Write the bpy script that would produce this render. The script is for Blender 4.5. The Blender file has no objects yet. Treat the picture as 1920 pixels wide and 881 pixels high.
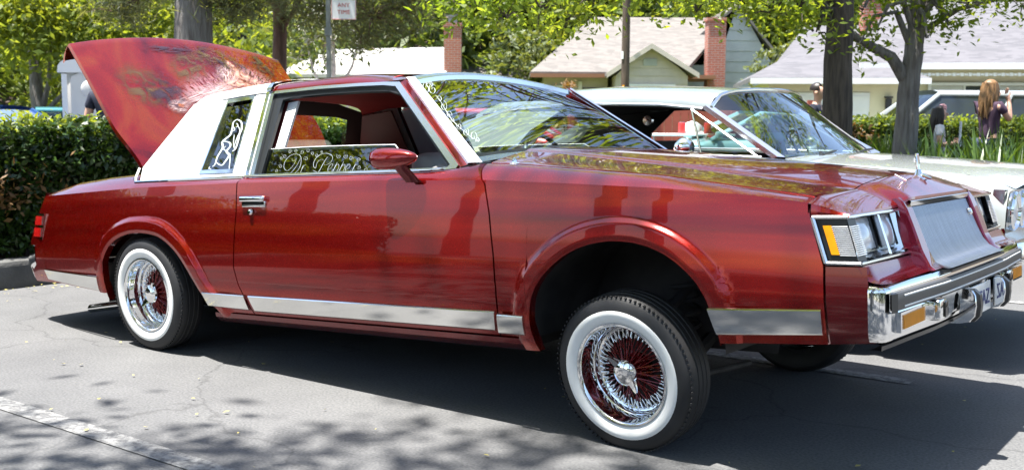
import bpy, bmesh, math, random
import numpy as np
from mathutils import Vector, Matrix

# ------------------------------------------------------------------ camera, world, sun, exposure
SC = bpy.context.scene
COL = SC.collection
R = math.radians
rng = np.random.default_rng(7)
random.seed(7)

CAM_LOC = Vector((4.5906, -3.9739, 1.1367))
YAW, PITCH, ROLL = R(126.929), R(5.943), R(0.334)
cd = bpy.data.cameras.new('camera')
cam = bpy.data.objects.new('camera', cd)
COL.objects.link(cam)
fw = Vector((math.cos(YAW) * math.cos(PITCH), math.sin(YAW) * math.cos(PITCH), -math.sin(PITCH)))
rt = Vector((math.sin(YAW), -math.cos(YAW), 0))
up = rt.cross(fw)
r2 = math.cos(ROLL) * rt + math.sin(ROLL) * up
u2 = -math.sin(ROLL) * rt + math.cos(ROLL) * up
m = Matrix((r2, u2, -fw)).transposed().to_4x4()
m.translation = CAM_LOC
cam.matrix_world = m
cd.sensor_width = 36
cd.lens = 37.28
cd.clip_start = 0.05
cd.clip_end = 600
cd.dof.use_dof = True
cd.dof.focus_distance = 4.2
cd.dof.aperture_fstop = 5.6
SC.camera = cam

TO_SUN = Vector((-0.15, -0.21, 1.0)).normalized()
W = bpy.data.worlds.new('World')
SC.world = W
W.use_nodes = True
nt = W.node_tree
bg = nt.nodes['Background']
sky = nt.nodes.new('ShaderNodeTexSky')
sky.sky_type = 'NISHITA'
sky.sun_disc = False
sky.sun_elevation = math.asin(TO_SUN.z)
sky.sun_rotation = math.atan2(TO_SUN.x, TO_SUN.y)
sky.air_density = 1.0
sky.dust_density = 1.5
nt.links.new(sky.outputs[0], bg.inputs[0])
bg.inputs[1].default_value = 0.11

sl = bpy.data.lights.new('sun', 'SUN')
sl.energy = 5.0
sl.angle = R(0.53)
sl.color = (1.0, 0.96, 0.9)
so = bpy.data.objects.new('sun', sl)
COL.objects.link(so)
so.rotation_euler = (-TO_SUN).to_track_quat('-Z', 'Y').to_euler()
so.location = (0, -4, 30)

SC.view_settings.view_transform = 'Standard'
SC.view_settings.look = 'None'
SC.view_settings.gamma = 1.0
SC.view_settings.exposure = 1.72
SC.render.engine = 'CYCLES'
SC.cycles.use_denoising = True
SC.cycles.max_bounces = 10
SC.cycles.transparent_max_bounces = 24
SC.cycles.caustics_reflective = False
SC.cycles.caustics_refractive = False

# ------------------------------------------------------------------ materials
MATS = {}

def node(nt, t, **kw):
    n = nt.nodes.new(t)
    for k, v in kw.items():
        setattr(n, k, v)
    return n

def mat(name, col, rough=0.5, metal=0.0, coat=0.0, spec=0.5, var=0.0, vscale=8.0, bump=0.0, bscale=40.0, col2=None, stretch=None, emit=None, alpha=None, coat_rough=0.02):
    """Principled material; var/col2 add a noise variation of the colour, bump adds fine relief."""
    m = bpy.data.materials.new(name)
    m.use_nodes = True
    t = m.node_tree
    b = t.nodes['Principled BSDF']
    b.inputs['Base Color'].default_value = (*col, 1)
    b.inputs['Roughness'].default_value = rough
    b.inputs['Metallic'].default_value = metal
    b.inputs['Coat Weight'].default_value = coat
    b.inputs['Coat Roughness'].default_value = coat_rough
    b.inputs['Specular IOR Level'].default_value = spec
    if emit:
        b.inputs['Emission Color'].default_value = (*emit[0], 1)
        b.inputs['Emission Strength'].default_value = emit[1]
    tc = node(t, 'ShaderNodeTexCoord')
    src = tc.outputs['Object']
    if stretch:
        mp = node(t, 'ShaderNodeMapping')
        mp.inputs['Scale'].default_value = stretch
        t.links.new(src, mp.inputs[0])
        src = mp.outputs[0]
    if var or col2:
        nz = node(t, 'ShaderNodeTexNoise')
        nz.inputs['Scale'].default_value = vscale
        nz.inputs['Detail'].default_value = 6
        t.links.new(src, nz.inputs['Vector'])
        rp = node(t, 'ShaderNodeValToRGB')
        c2 = col2 if col2 else tuple(c * (1 - var) for c in col)
        c1 = col if col2 else tuple(min(1, c * (1 + var)) for c in col)
        rp.color_ramp.elements[0].position = 0.36
        rp.color_ramp.elements[1].position = 0.64
        rp.color_ramp.elements[0].color = (*c2, 1)
        rp.color_ramp.elements[1].color = (*c1, 1)
        t.links.new(nz.outputs['Fac'], rp.inputs[0])
        t.links.new(rp.outputs[0], b.inputs['Base Color'])
    if bump:
        nb = node(t, 'ShaderNodeTexNoise')
        nb.inputs['Scale'].default_value = bscale
        nb.inputs['Detail'].default_value = 5
        t.links.new(src, nb.inputs['Vector'])
        bp = node(t, 'ShaderNodeBump')
        bp.inputs['Strength'].default_value = bump
        bp.inputs['Distance'].default_value = 0.02
        t.links.new(nb.outputs['Fac'], bp.inputs['Height'])
        t.links.new(bp.outputs[0], b.inputs['Normal'])
    MATS[name] = m
    return m

def glass(name, tint, refl=1.0, ior=1.5):
    """Thin pane: tinted see-through with fresnel gloss."""
    m = bpy.data.materials.new(name)
    m.use_nodes = True
    t = m.node_tree
    t.nodes.remove(t.nodes['Principled BSDF'])
    out = t.nodes['Material Output']
    tr = node(t, 'ShaderNodeBsdfTransparent')
    tr.inputs[0].default_value = (*tint, 1)
    gl = node(t, 'ShaderNodeBsdfGlossy')
    gl.inputs['Roughness'].default_value = 0.01
    gl.inputs['Color'].default_value = (1, 1, 1, 1)
    lw = node(t, 'ShaderNodeFresnel')
    lw.inputs['IOR'].default_value = ior
    mu = node(t, 'ShaderNodeMath', operation='MULTIPLY')
    mu.inputs[1].default_value = refl
    t.links.new(lw.outputs[0], mu.inputs[0])
    mx = node(t, 'ShaderNodeMixShader')
    t.links.new(mu.outputs[0], mx.inputs[0])
    t.links.new(tr.outputs[0], mx.inputs[1])
    t.links.new(gl.outputs[0], mx.inputs[2])
    t.links.new(mx.outputs[0], out.inputs[0])
    MATS[name] = m
    return m

def leafmat(name, col, col2, trans=0.4, rough=0.45, vscale=1.5):
    m = bpy.data.materials.new(name)
    m.use_nodes = True
    t = m.node_tree
    b = t.nodes['Principled BSDF']
    out = t.nodes['Material Output']
    b.inputs['Roughness'].default_value = rough
    tc = node(t, 'ShaderNodeTexCoord')
    n1 = node(t, 'ShaderNodeTexNoise')
    n1.inputs['Scale'].default_value = vscale
    n1.inputs['Detail'].default_value = 3
    n2 = node(t, 'ShaderNodeTexNoise')
    n2.inputs['Scale'].default_value = vscale * 14
    n2.inputs['Detail'].default_value = 1
    t.links.new(tc.outputs['Object'], n1.inputs['Vector'])
    t.links.new(tc.outputs['Object'], n2.inputs['Vector'])
    ad = node(t, 'ShaderNodeMath', operation='ADD')
    t.links.new(n1.outputs['Fac'], ad.inputs[0])
    t.links.new(n2.outputs['Fac'], ad.inputs[1])
    hv = node(t, 'ShaderNodeMath', operation='MULTIPLY')
    hv.inputs[1].default_value = 0.5
    t.links.new(ad.outputs[0], hv.inputs[0])
    rp = node(t, 'ShaderNodeValToRGB')
    rp.color_ramp.elements[0].position = 0.38
    rp.color_ramp.elements[1].position = 0.62
    rp.color_ramp.elements[0].color = (*col2, 1)
    rp.color_ramp.elements[1].color = (*col, 1)
    t.links.new(hv.outputs[0], rp.inputs[0])
    t.links.new(rp.outputs[0], b.inputs['Base Color'])
    tl = node(t, 'ShaderNodeBsdfTranslucent')
    mxc = node(t, 'ShaderNodeMix', data_type='RGBA', blend_type='MULTIPLY')
    mxc.inputs[0].default_value = 1.0
    mxc.inputs[7].default_value = (1.9, 1.6, 0.5, 1)
    t.links.new(rp.outputs[0], mxc.inputs[6])
    t.links.new(mxc.outputs[2], tl.inputs[0])
    ms = node(t, 'ShaderNodeMixShader')
    ms.inputs[0].default_value = trans
    t.links.new(b.outputs[0], ms.inputs[1])
    t.links.new(tl.outputs[0], ms.inputs[2])
    t.links.new(ms.outputs[0], out.inputs[0])
    MATS[name] = m
    return m

def ramp_set(rp, stops):
    els = rp.color_ramp.elements
    while len(els) > 1:
        els.remove(els[-1])
    els[0].position = stops[0][0]
    els[0].color = (*stops[0][1], 1)
    for p, c in stops[1:]:
        e = els.new(p)
        e.color = (*c, 1)

def candy(name, stretch, scale, stops, cior=1.5):
    """Candy lacquer over flake: streaky red with warmer and magenta passages, clear coat on top."""
    m = bpy.data.materials.new(name)
    m.use_nodes = True
    t = m.node_tree
    b = t.nodes['Principled BSDF']
    tc = node(t, 'ShaderNodeTexCoord')
    mp = node(t, 'ShaderNodeMapping')
    mp.inputs['Scale'].default_value = stretch
    t.links.new(tc.outputs['Object'], mp.inputs[0])
    nz = node(t, 'ShaderNodeTexNoise')
    nz.inputs['Scale'].default_value = scale
    nz.inputs['Detail'].default_value = 5
    nz.inputs['Distortion'].default_value = 0.6
    t.links.new(mp.outputs[0], nz.inputs['Vector'])
    rp = node(t, 'ShaderNodeValToRGB')
    ramp_set(rp, stops)
    t.links.new(nz.outputs['Fac'], rp.inputs[0])
    t.links.new(rp.outputs[0], b.inputs['Base Color'])
    fl = node(t, 'ShaderNodeTexVoronoi')
    fl.inputs['Scale'].default_value = 900
    t.links.new(tc.outputs['Object'], fl.inputs['Vector'])
    rr = node(t, 'ShaderNodeMapRange')
    rr.inputs[3].default_value = 0.12
    rr.inputs[4].default_value = 0.28
    sp = node(t, 'ShaderNodeSeparateColor')
    t.links.new(fl.outputs['Color'], sp.inputs[0])
    t.links.new(sp.outputs[0], rr.inputs[0])
    t.links.new(rr.outputs[0], b.inputs['Roughness'])
    b.inputs['Metallic'].default_value = 0.70
    b.inputs['Coat Weight'].default_value = 1.0
    b.inputs['Coat Roughness'].default_value = 0.015
    b.inputs['Coat IOR'].default_value = cior
    MATS[name] = m
    return m

REDS = [(0.26, (0.115, 0.0010, 0.0010)), (0.40, (0.20, 0.0018, 0.0014)), (0.52, (0.25, 0.0040, 0.0016)), (0.62, (0.31, 0.018, 0.002)), (0.74, (0.22, 0.0025, 0.005))]
candy('candy_red', (0.20, 1.0, 4.2), 2.6, REDS, 1.37)
candy('candy_hood', (0.3, 2.4, 1.0), 2.2, REDS, 1.5)
candy('candy_lid', (1.0, 1.3, 0.7), 3.0, [(0.30, (0.04, 0.002, 0.003)), (0.41, (0.24, 0.004, 0.004)), (0.52, (0.34, 0.014, 0.005)), (0.62, (0.38, 0.045, 0.006)), (0.75, (0.30, 0.006, 0.02))], 1.45)
candy('candy_plain', (1, 1, 1), 3.0, [(0.3, (0.19, 0.002, 0.002)), (0.7, (0.27, 0.005, 0.003))])
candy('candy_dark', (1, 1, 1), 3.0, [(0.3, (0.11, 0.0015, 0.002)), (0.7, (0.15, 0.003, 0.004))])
candy('candy_purple', (1, 1, 1), 3.0, [(0.3, (0.14, 0.007, 0.022)), (0.7, (0.19, 0.013, 0.035))])
mat('chrome', (0.86, 0.87, 0.88), rough=0.05, metal=1.0)
mat('chrome_soft', (0.80, 0.81, 0.82), rough=0.16, metal=1.0)
mat('brushed', (0.42, 0.44, 0.47), rough=0.34, metal=1.0, var=0.08, vscale=14, stretch=(1, 9, 0.3))
mat('trim_steel', (0.78, 0.78, 0.76), rough=0.10, metal=1.0, var=0.05, vscale=3)
mat('black_trim', (0.012, 0.013, 0.014), rough=0.35)
mat('black_gloss', (0.008, 0.008, 0.009), rough=0.12)
mat('rubstrip', (0.045, 0.043, 0.042), rough=0.45)
mat('white_line', (0.8, 0.8, 0.78), rough=0.4)
mat('underbody', (0.020, 0.018, 0.017), rough=0.8, var=0.6, vscale=6)
mat('rubber', (0.016, 0.016, 0.017), rough=0.62, var=0.25, vscale=9)
mat('whitewall', (0.80, 0.80, 0.77), rough=0.5, var=0.04, vscale=5)
mat('vinyl_white', (0.72, 0.72, 0.70), rough=0.5, bump=0.15, bscale=160)
mat('pillar_white', (0.80, 0.81, 0.82), rough=0.25, coat=0.4)
mat('spoke_red', (0.20, 0.004, 0.006), rough=0.25, metal=0.6, coat=0.6)
mat('headliner', (0.30, 0.010, 0.010), rough=0.85, var=0.1, vscale=4)
mat('maroon_trim', (0.11, 0.011, 0.013), rough=0.6, var=0.15, vscale=5)
mat('maroon_dark', (0.030, 0.006, 0.007), rough=0.7)
mat('leather_grey', (0.50, 0.50, 0.47), rough=0.55, var=0.06, vscale=4, bump=0.08, bscale=60)
mat('dash_grey', (0.20, 0.20, 0.20), rough=0.6)
mat('amber', (0.85, 0.34, 0.006), rough=0.4, coat=0.0, spec=0.25, var=0.10, vscale=22)
mat('clear_lens', (0.72, 0.73, 0.74), rough=0.12, coat=1.0, var=0.1, vscale=30)
mat('lamp_lens', (0.74, 0.76, 0.79), rough=0.15, metal=0.1, coat=1.0, var=0.18, vscale=14)
mat('lamp_red', (0.45, 0.008, 0.008), rough=0.2, coat=1.0)
mat('etch', (0.40, 0.45, 0.45), rough=0.7)
mat('mural_pale', (0.45, 0.22, 0.20), rough=0.35, coat=1.0, var=0.25, vscale=14)
mat('mural_lilac', (0.24, 0.075, 0.09), rough=0.35, coat=1.0, var=0.3, vscale=12)
mat('mural_dark', (0.05, 0.008, 0.014), rough=0.35, coat=1.0)
mat('mural_orange', (0.45, 0.09, 0.02), rough=0.35, coat=1.0)
mat('plate_white', (0.78, 0.78, 0.75), rough=0.35, coat=0.4)
mat('plate_blue', (0.03, 0.04, 0.16), rough=0.4)
glass('windscreen', (0.76, 0.88, 0.82), 2.0, 1.52)
glass('side_glass', (0.74, 0.86, 0.80), 2.6)
glass('opera_glass', (0.30, 0.36, 0.36), 2.2, 1.55)
glass('clear_glass', (0.88, 0.92, 0.90), 1.0)

def spray(name, col, strength, nscale=9.0, streak=(1, 1, 1), core=0.15):
    """Airbrushed patch: colour fading out from the middle of the patch, broken by soft noise."""
    m = bpy.data.materials.new(name)
    m.use_nodes = True
    t = m.node_tree
    b = t.nodes['Principled BSDF']
    out = t.nodes['Material Output']
    b.inputs['Base Color'].default_value = (*col, 1)
    b.inputs['Roughness'].default_value = .35
    b.inputs['Coat Weight'].default_value = 1.0
    tc = node(t, 'ShaderNodeTexCoord')
    sb = node(t, 'ShaderNodeVectorMath', operation='SUBTRACT')
    sb.inputs[1].default_value = (.5, .5, 0)
    t.links.new(tc.outputs['UV'], sb.inputs[0])
    ln = node(t, 'ShaderNodeVectorMath', operation='LENGTH')
    t.links.new(sb.outputs[0], ln.inputs[0])
    mr_ = node(t, 'ShaderNodeMapRange', interpolation_type='SMOOTHSTEP')
    mr_.inputs[1].default_value = .5
    mr_.inputs[2].default_value = core
    t.links.new(ln.outputs['Value'], mr_.inputs[0])
    mp = node(t, 'ShaderNodeMapping')
    mp.inputs['Scale'].default_value = streak
    t.links.new(tc.outputs['UV'], mp.inputs[0])
    nz = node(t, 'ShaderNodeTexNoise')
    nz.inputs['Scale'].default_value = nscale
    nz.inputs['Detail'].default_value = 4
    nz.inputs['Distortion'].default_value = 1.2
    t.links.new(mp.outputs[0], nz.inputs['Vector'])
    rp = node(t, 'ShaderNodeValToRGB')
    ramp_set(rp, [(0.38, (0, 0, 0)), (0.62, (strength,) * 3)])
    t.links.new(nz.outputs['Fac'], rp.inputs[0])
    mu = node(t, 'ShaderNodeMath', operation='MULTIPLY')
    t.links.new(mr_.outputs[0], mu.inputs[0])
    t.links.new(rp.outputs[0], mu.inputs[1])
    tr = node(t, 'ShaderNodeBsdfTransparent')
    mx = node(t, 'ShaderNodeMixShader')
    t.links.new(mu.outputs[0], mx.inputs[0])
    t.links.new(tr.outputs[0], mx.inputs[1])
    t.links.new(b.outputs[0], mx.inputs[2])
    t.links.new(mx.outputs[0], out.inputs[0])
    MATS[name] = m
spray('spray_skin', (0.62, 0.34, 0.27), 1.0, 3.0, core=.25)
spray('spray_pale', (0.62, 0.46, 0.45), .8, 6.0, (1.0, 4.0, 1))
spray('spray_veil', (0.42, 0.20, 0.22), .75, 5.0, (7.0, 1.0, 1))
spray('spray_dark', (0.030, 0.008, 0.012), .95, 5.0)
spray('spray_olive', (0.10, 0.055, 0.010), .8, 6.0)
spray('spray_orange', (0.42, 0.11, 0.02), .9, 4.0)

# ------------------------------------------------------------------ mesh helpers
class MB:
    """Collects geometry and links it as one mesh object."""
    def __init__(self):
        self.v = []
        self.f = []

    def add(self, vs, fs):
        o = len(self.v)
        self.v += [tuple(p) for p in vs]
        self.f += [tuple(i + o for i in f) for f in fs]
        return self

    def grid(self, rows, flip=False, closed=False):
        n, k = len(rows), len(rows[0])
        vs = [p for r in rows for p in r]
        fs = []
        for i in range(n - 1):
            for j in range(k if closed else k - 1):
                j2 = (j + 1) % k
                q = (i * k + j, i * k + j2, (i + 1) * k + j2, (i + 1) * k + j)
                fs.append(q[::-1] if flip else q)
        return self.add(vs, fs)

    def box(self, c, s, rz=0.0, M=None):
        x, y, z = s[0] / 2, s[1] / 2, s[2] / 2
        vs = [Vector((sx * x, sy * y, sz * z)) for sx in (-1, 1) for sy in (-1, 1) for sz in (-1, 1)]
        mm = Matrix.Translation(c) @ Matrix.Rotation(rz, 4, 'Z')
        if M is not None:
            mm = M @ mm
        vs = [mm @ v for v in vs]
        return self.add(vs, [(0, 1, 3, 2), (4, 6, 7, 5), (0, 4, 5, 1), (2, 3, 7, 6), (0, 2, 6, 4), (1, 5, 7, 3)])

    def hexa(self, b, t):
        """b, t: four bottom and four top corners in the same turning order."""
        return self.add(list(b) + list(t), [(3, 2, 1, 0), (4, 5, 6, 7), (0, 1, 5, 4), (1, 2, 6, 5), (2, 3, 7, 6), (3, 0, 4, 7)])

    def tube(self, path, rad, n=8, caps=True):
        path = [Vector(p) for p in path]
        rad = rad if isinstance(rad, (list, tuple)) else [rad] * len(path)
        rows = []
        ref = Vector((0.31, 0.17, 0.93)).normalized()
        u = None
        for i, p in enumerate(path):
            t = (path[min(i + 1, len(path) - 1)] - path[max(i - 1, 0)])
            t.normalize()
            if u is None:
                u = t.cross(ref)
                if u.length < 0.05:
                    u = t.cross(Vector((1, 0, 0)))
            u = u - t * u.dot(t)
            u.normalize()
            w = t.cross(u)
            rows.append([p + (u * math.cos(a) + w * math.sin(a)) * rad[i] for a in [2 * math.pi * k / n for k in range(n)]])
        o = len(self.v)
        self.grid(rows, closed=True)
        if caps:
            self.f.append(tuple(o + k for k in range(n))[::-1])
            self.f.append(tuple(o + (len(path) - 1) * n + k for k in range(n)))
        return self

    def lathe(self, prof, n=24, M=None, caps=False):
        """prof: (radius, height) list turned about local Z."""
        rows = []
        for r_, h in prof:
            row = [Vector((r_ * math.cos(2 * math.pi * k / n), r_ * math.sin(2 * math.pi * k / n), h)) for k in range(n)]
            if M is not None:
                row = [M @ p for p in row]
            rows.append(row)
        o = len(self.v)
        self.grid(rows, closed=True)
        if caps:
            self.f.append(tuple(o + k for k in range(n))[::-1])
            self.f.append(tuple(o + (len(prof) - 1) * n + k for k in range(n)))
        return self

    def plate(self, outer, holes, fn, thick):
        """Flat polygon with holes in 2-D, mapped by fn(a, b, depth), given a thickness."""
        bm = bmesh.new()
        for lp in [outer] + list(holes):
            vs = [bm.verts.new((p[0], p[1], 0)) for p in lp]
            for i in range(len(vs)):
                bm.edges.new((vs[i], vs[(i + 1) % len(vs)]))
        bmesh.ops.triangle_fill(bm, use_beauty=True, use_dissolve=False, edges=bm.edges[:])
        bm.normal_update()
        for f in bm.faces:
            if f.normal.z < 0:
                f.normal_flip()
        r = bmesh.ops.extrude_face_region(bm, geom=bm.faces[:])
        for e in r['geom']:
            if isinstance(e, bmesh.types.BMVert):
                e.co.z = 1.0
        bmesh.ops.recalc_face_normals(bm, faces=bm.faces[:])
        bm.verts.index_update()
        self.add([fn(v.co.x, v.co.y, v.co.z * thick) for v in bm.verts], [[v.index for v in f.verts] for f in bm.faces])
        bm.free()
        return self

    def build(self, name, material, parent=None, smooth=True, angle=32, mats=None, fixn=False):
        me = bpy.data.meshes.new(name)
        me.from_pydata(self.v, [], self.f)
        me.validate()
        if fixn:
            bm = bmesh.new()
            bm.from_mesh(me)
            bmesh.ops.remove_doubles(bm, verts=bm.verts[:], dist=1e-5)
            bmesh.ops.recalc_face_normals(bm, faces=bm.faces[:])
            bm.to_mesh(me)
            bm.free()
        me.materials.append(MATS[material] if isinstance(material, str) else material)
        if smooth:
            me.polygons.foreach_set('use_smooth', [True] * len(me.polygons))
            me.set_sharp_from_angle(angle=R(angle))
        o = bpy.data.objects.new(name, me)
        COL.objects.link(o)
        if parent is not None:
            o.parent = parent
        return o

def npmesh(name, V, F, material, parent=None, smooth=False):
    """V (n,3), F (m,k) arrays, all faces with the same number of corners."""
    me = bpy.data.meshes.new(name)
    m_, k = F.shape
    me.vertices.add(len(V))
    me.vertices.foreach_set('co', np.ascontiguousarray(V, dtype=np.float32).ravel())
    me.loops.add(m_ * k)
    me.loops.foreach_set('vertex_index', np.ascontiguousarray(F, dtype=np.int32).ravel())
    me.polygons.add(m_)
    me.polygons.foreach_set('loop_start', np.arange(0, m_ * k, k, dtype=np.int32))
    me.update(calc_edges=True)
    me.validate()
    me.materials.append(MATS[material])
    if smooth:
        me.polygons.foreach_set('use_smooth', [True] * m_)
    o = bpy.data.objects.new(name, me)
    COL.objects.link(o)
    if parent is not None:
        o.parent = parent
    return o

def tag(o, label=None, cat=None, group=None, kind=None):
    if label: o['label'] = label
    if cat: o['category'] = cat
    if group: o['group'] = group
    if kind: o['kind'] = kind
    return o

def empty(name, loc=(0, 0, 0), rz=0.0, parent=None):
    o = bpy.data.objects.new(name, None)
    o.empty_display_size = 0.2
    COL.objects.link(o)
    o.location = loc
    o.rotation_euler = (0, 0, rz)
    if parent is not None:
        o.parent = parent
    return o

def copy_tree(o, parent=None):
    c = o.copy()
    COL.objects.link(c)
    c.parent = parent
    for ch in list(o.children):
        copy_tree(ch, c)
    return c

def lerp(a, b, t): return a + (b - a) * t
def interp(x, pts): return float(np.interp(x, [p[0] for p in pts], [p[1] for p in pts]))
def sstep(a, b, x):
    t = min(1, max(0, (x - a) / (b - a)))
    return t * t * (3 - 2 * t)

FWD = Vector((math.cos(YAW), math.sin(YAW), 0))     # level direction of view and its right, used to lay out the street
RGT = Vector((math.sin(YAW), -math.cos(YAW), 0))
def ud(u, d, z=0.0):
    """A point u metres to the right of and d metres down the street axis from the photographer's spot."""
    p = Vector((CAM_LOC.x, CAM_LOC.y, 0)) + RGT * u + FWD * d
    return Vector((p.x, p.y, z))
STREET_RZ = math.atan2(RGT.y, RGT.x)

# ------------------------------------------------------------------ ground: car park, markings, kerbs, planters, street
def asphalt_mat(name, c1, c2, worn=None, crack=True):
    m = bpy.data.materials.new(name)
    m.use_nodes = True
    t = m.node_tree
    b = t.nodes['Principled BSDF']
    b.inputs['Roughness'].default_value = 0.86
    b.inputs['Specular IOR Level'].default_value = 0.35
    tc = node(t, 'ShaderNodeTexCoord')
    co = tc.outputs['Object']
    big = node(t, 'ShaderNodeTexNoise')
    big.inputs['Scale'].default_value = 0.9
    big.inputs['Detail'].default_value = 7
    big.inputs['Roughness'].default_value = 0.65
    t.links.new(co, big.inputs['Vector'])
    rp = node(t, 'ShaderNodeValToRGB')
    ramp_set(rp, [(0.25, tuple(c * .78 for c in c2)), (0.40, c2), (0.66, c1)])
    t.links.new(big.outputs['Fac'], rp.inputs[0])
    fine = node(t, 'ShaderNodeTexNoise')
    fine.inputs['Scale'].default_value = 95
    fine.inputs['Detail'].default_value = 3
    t.links.new(co, fine.inputs['Vector'])
    fr = node(t, 'ShaderNodeValToRGB')
    ramp_set(fr, [(0.30, (0.72, 0.72, 0.73)), (0.50, (1.0, 1.0, 1.0)), (0.70, (1.28, 1.27, 1.25))])
    t.links.new(fine.outputs['Fac'], fr.inputs[0])
    mx = node(t, 'ShaderNodeMix', data_type='RGBA', blend_type='MULTIPLY')
    mx.inputs[0].default_value = 1.0
    t.links.new(rp.outputs[0], mx.inputs[6])
    t.links.new(fr.outputs[0], mx.inputs[7])
    last = mx.outputs[2]
    if crack:
        nz = node(t, 'ShaderNodeTexNoise')
        nz.inputs['Scale'].default_value = 2.2
        nz.inputs['Detail'].default_value = 4
        t.links.new(co, nz.inputs['Vector'])
        va = node(t, 'ShaderNodeVectorMath', operation='MULTIPLY_ADD')
        va.inputs[1].default_value = (0.5, 0.5, 0.5)
        t.links.new(nz.outputs['Color'], va.inputs[0])
        t.links.new(co, va.inputs[2])
        vo = node(t, 'ShaderNodeTexVoronoi', feature='DISTANCE_TO_EDGE')
        vo.inputs['Scale'].default_value = 0.55
        t.links.new(va.outputs[0], vo.inputs['Vector'])
        cr = node(t, 'ShaderNodeValToRGB')
        ramp_set(cr, [(0.0, (0.35, 0.35, 0.36)), (0.006, (1, 1, 1))])
        t.links.new(vo.outputs['Distance'], cr.inputs[0])
        m2 = node(t, 'ShaderNodeMix', data_type='RGBA', blend_type='MULTIPLY')
        m2.inputs[0].default_value = 0.45
        t.links.new(last, m2.inputs[6])
        t.links.new(cr.outputs[0], m2.inputs[7])
        last = m2.outputs[2]
    if worn:
        wn = node(t, 'ShaderNodeTexNoise')
        wn.inputs['Scale'].default_value = 22
        wn.inputs['Detail'].default_value = 8
        wn.inputs['Roughness'].default_value = 0.75
        t.links.new(co, wn.inputs['Vector'])
        wr = node(t, 'ShaderNodeValToRGB')
        ramp_set(wr, [(0.43, (0, 0, 0)), (0.56, (1, 1, 1))])
        t.links.new(wn.outputs['Fac'], wr.inputs[0])
        m3 = node(t, 'ShaderNodeMix', data_type='RGBA')
        t.links.new(wr.outputs[0], m3.inputs[0])
        t.links.new(last, m3.inputs[6])
        m3.inputs[7].default_value = (*worn, 1)
        last = m3.outputs[2]
    t.links.new(last, b.inputs['Base Color'])
    bp = node(t, 'ShaderNodeBump')
    bp.inputs['Strength'].default_value = 0.35
    bp.inputs['Distance'].default_value = 0.003
    t.links.new(fine.outputs['Fac'], bp.inputs['Height'])
    t.links.new(bp.outputs[0], b.inputs['Normal'])
    MATS[name] = m
asphalt_mat('asphalt', (0.126, 0.127, 0.128), (0.098, 0.099, 0.101))
asphalt_mat('stall_paint', (0.126, 0.127, 0.128), (0.098, 0.099, 0.101), worn=(0.24, 0.24, 0.235))
asphalt_mat('street_asphalt', (0.20, 0.195, 0.19), (0.15, 0.148, 0.145), crack=False)
mat('concrete', (0.30, 0.295, 0.28), rough=0.9, var=0.18, vscale=5, bump=0.25, bscale=60)
mat('kerb_grey', (0.085, 0.085, 0.082), rough=0.9, var=0.25, vscale=4, bump=0.3, bscale=50)
mat('soil', (0.07, 0.05, 0.035), rough=0.95, var=0.4, vscale=6, bump=0.6, bscale=25)
mat('lawn', (0.13, 0.17, 0.05), rough=0.95, var=0.35, vscale=5, bump=0.6, bscale=60)
mat('leaf_litter', (0.42, 0.36, 0.10), rough=0.8)

def sheet(name, pts, z, material, kind='structure'):
    mb = MB()
    mb.add([(p[0], p[1], z) for p in pts], [tuple(range(len(pts)))])
    return tag(mb.build(name, material, smooth=False), kind=kind)

sheet('ground', [(-300, -300), (300, -300), (300, 300), (-300, 300)], 0.0, 'asphalt')
def stripe(x0, x1, y0, y1):
    sheet('stall_marking', [(x0, y0), (x1, y0), (x1, y1), (x0, y1)], 0.004, 'stall_paint')
stripe(-2.25, 4.0, -1.905, -1.805)
stripe(-2.25, 3.23, 0.765, 0.865)
stripe(-2.25, 3.23, 3.43, 3.53)
stripe(-2.25, 3.6, -4.57, -4.47)

def kerb(name, p0, p1, w, h, material='kerb_grey'):
    """Kerb of cast lengths with a rounded top edge, one object."""
    p0, p1 = Vector(p0), Vector(p1)
    d = (p1 - p0)
    L = d.length
    d.normalize()
    n = Vector((-d.y, d.x, 0))
    prof = [(0, 0), (0.004, h * 0.8), (0.02, h * 0.96), (0.05, h), (w, h), (w, 0)]
    k = max(1, round(L / 1.5))
    root = tag(empty(name, (0, 0, 0)), kind='structure')
    mesh = None
    for i in range(k):
        if mesh is None:
            mb = MB()
            rows = [[(t * (L / k - 0.012), a, b) for a, b in prof] for t in (0, 0.25, 0.5, 0.75, 1)]
            mb.grid(rows)
            mb.f.append(tuple(range(6)))
            mb.f.append(tuple(24 + j for j in range(6))[::-1])
            o = mb.build('kerb_stone', material, root, angle=40)
            mesh = o.data
        else:
            o = bpy.data.objects.new('kerb_stone', mesh)
            COL.objects.link(o)
            o.parent = root
        o.location = p0 + d * (L * i / k)
        o.rotation_euler = (0, 0, math.atan2(d.y, d.x))
    return root
kerb('kerb', (-2.45, -6.0, 0), (-2.45, 5.2, 0), 0.16, 0.19)
kerb('kerb', (9.0, 4.95, 0), (-2.45, 4.95, 0), -0.15, 0.16)
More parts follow.
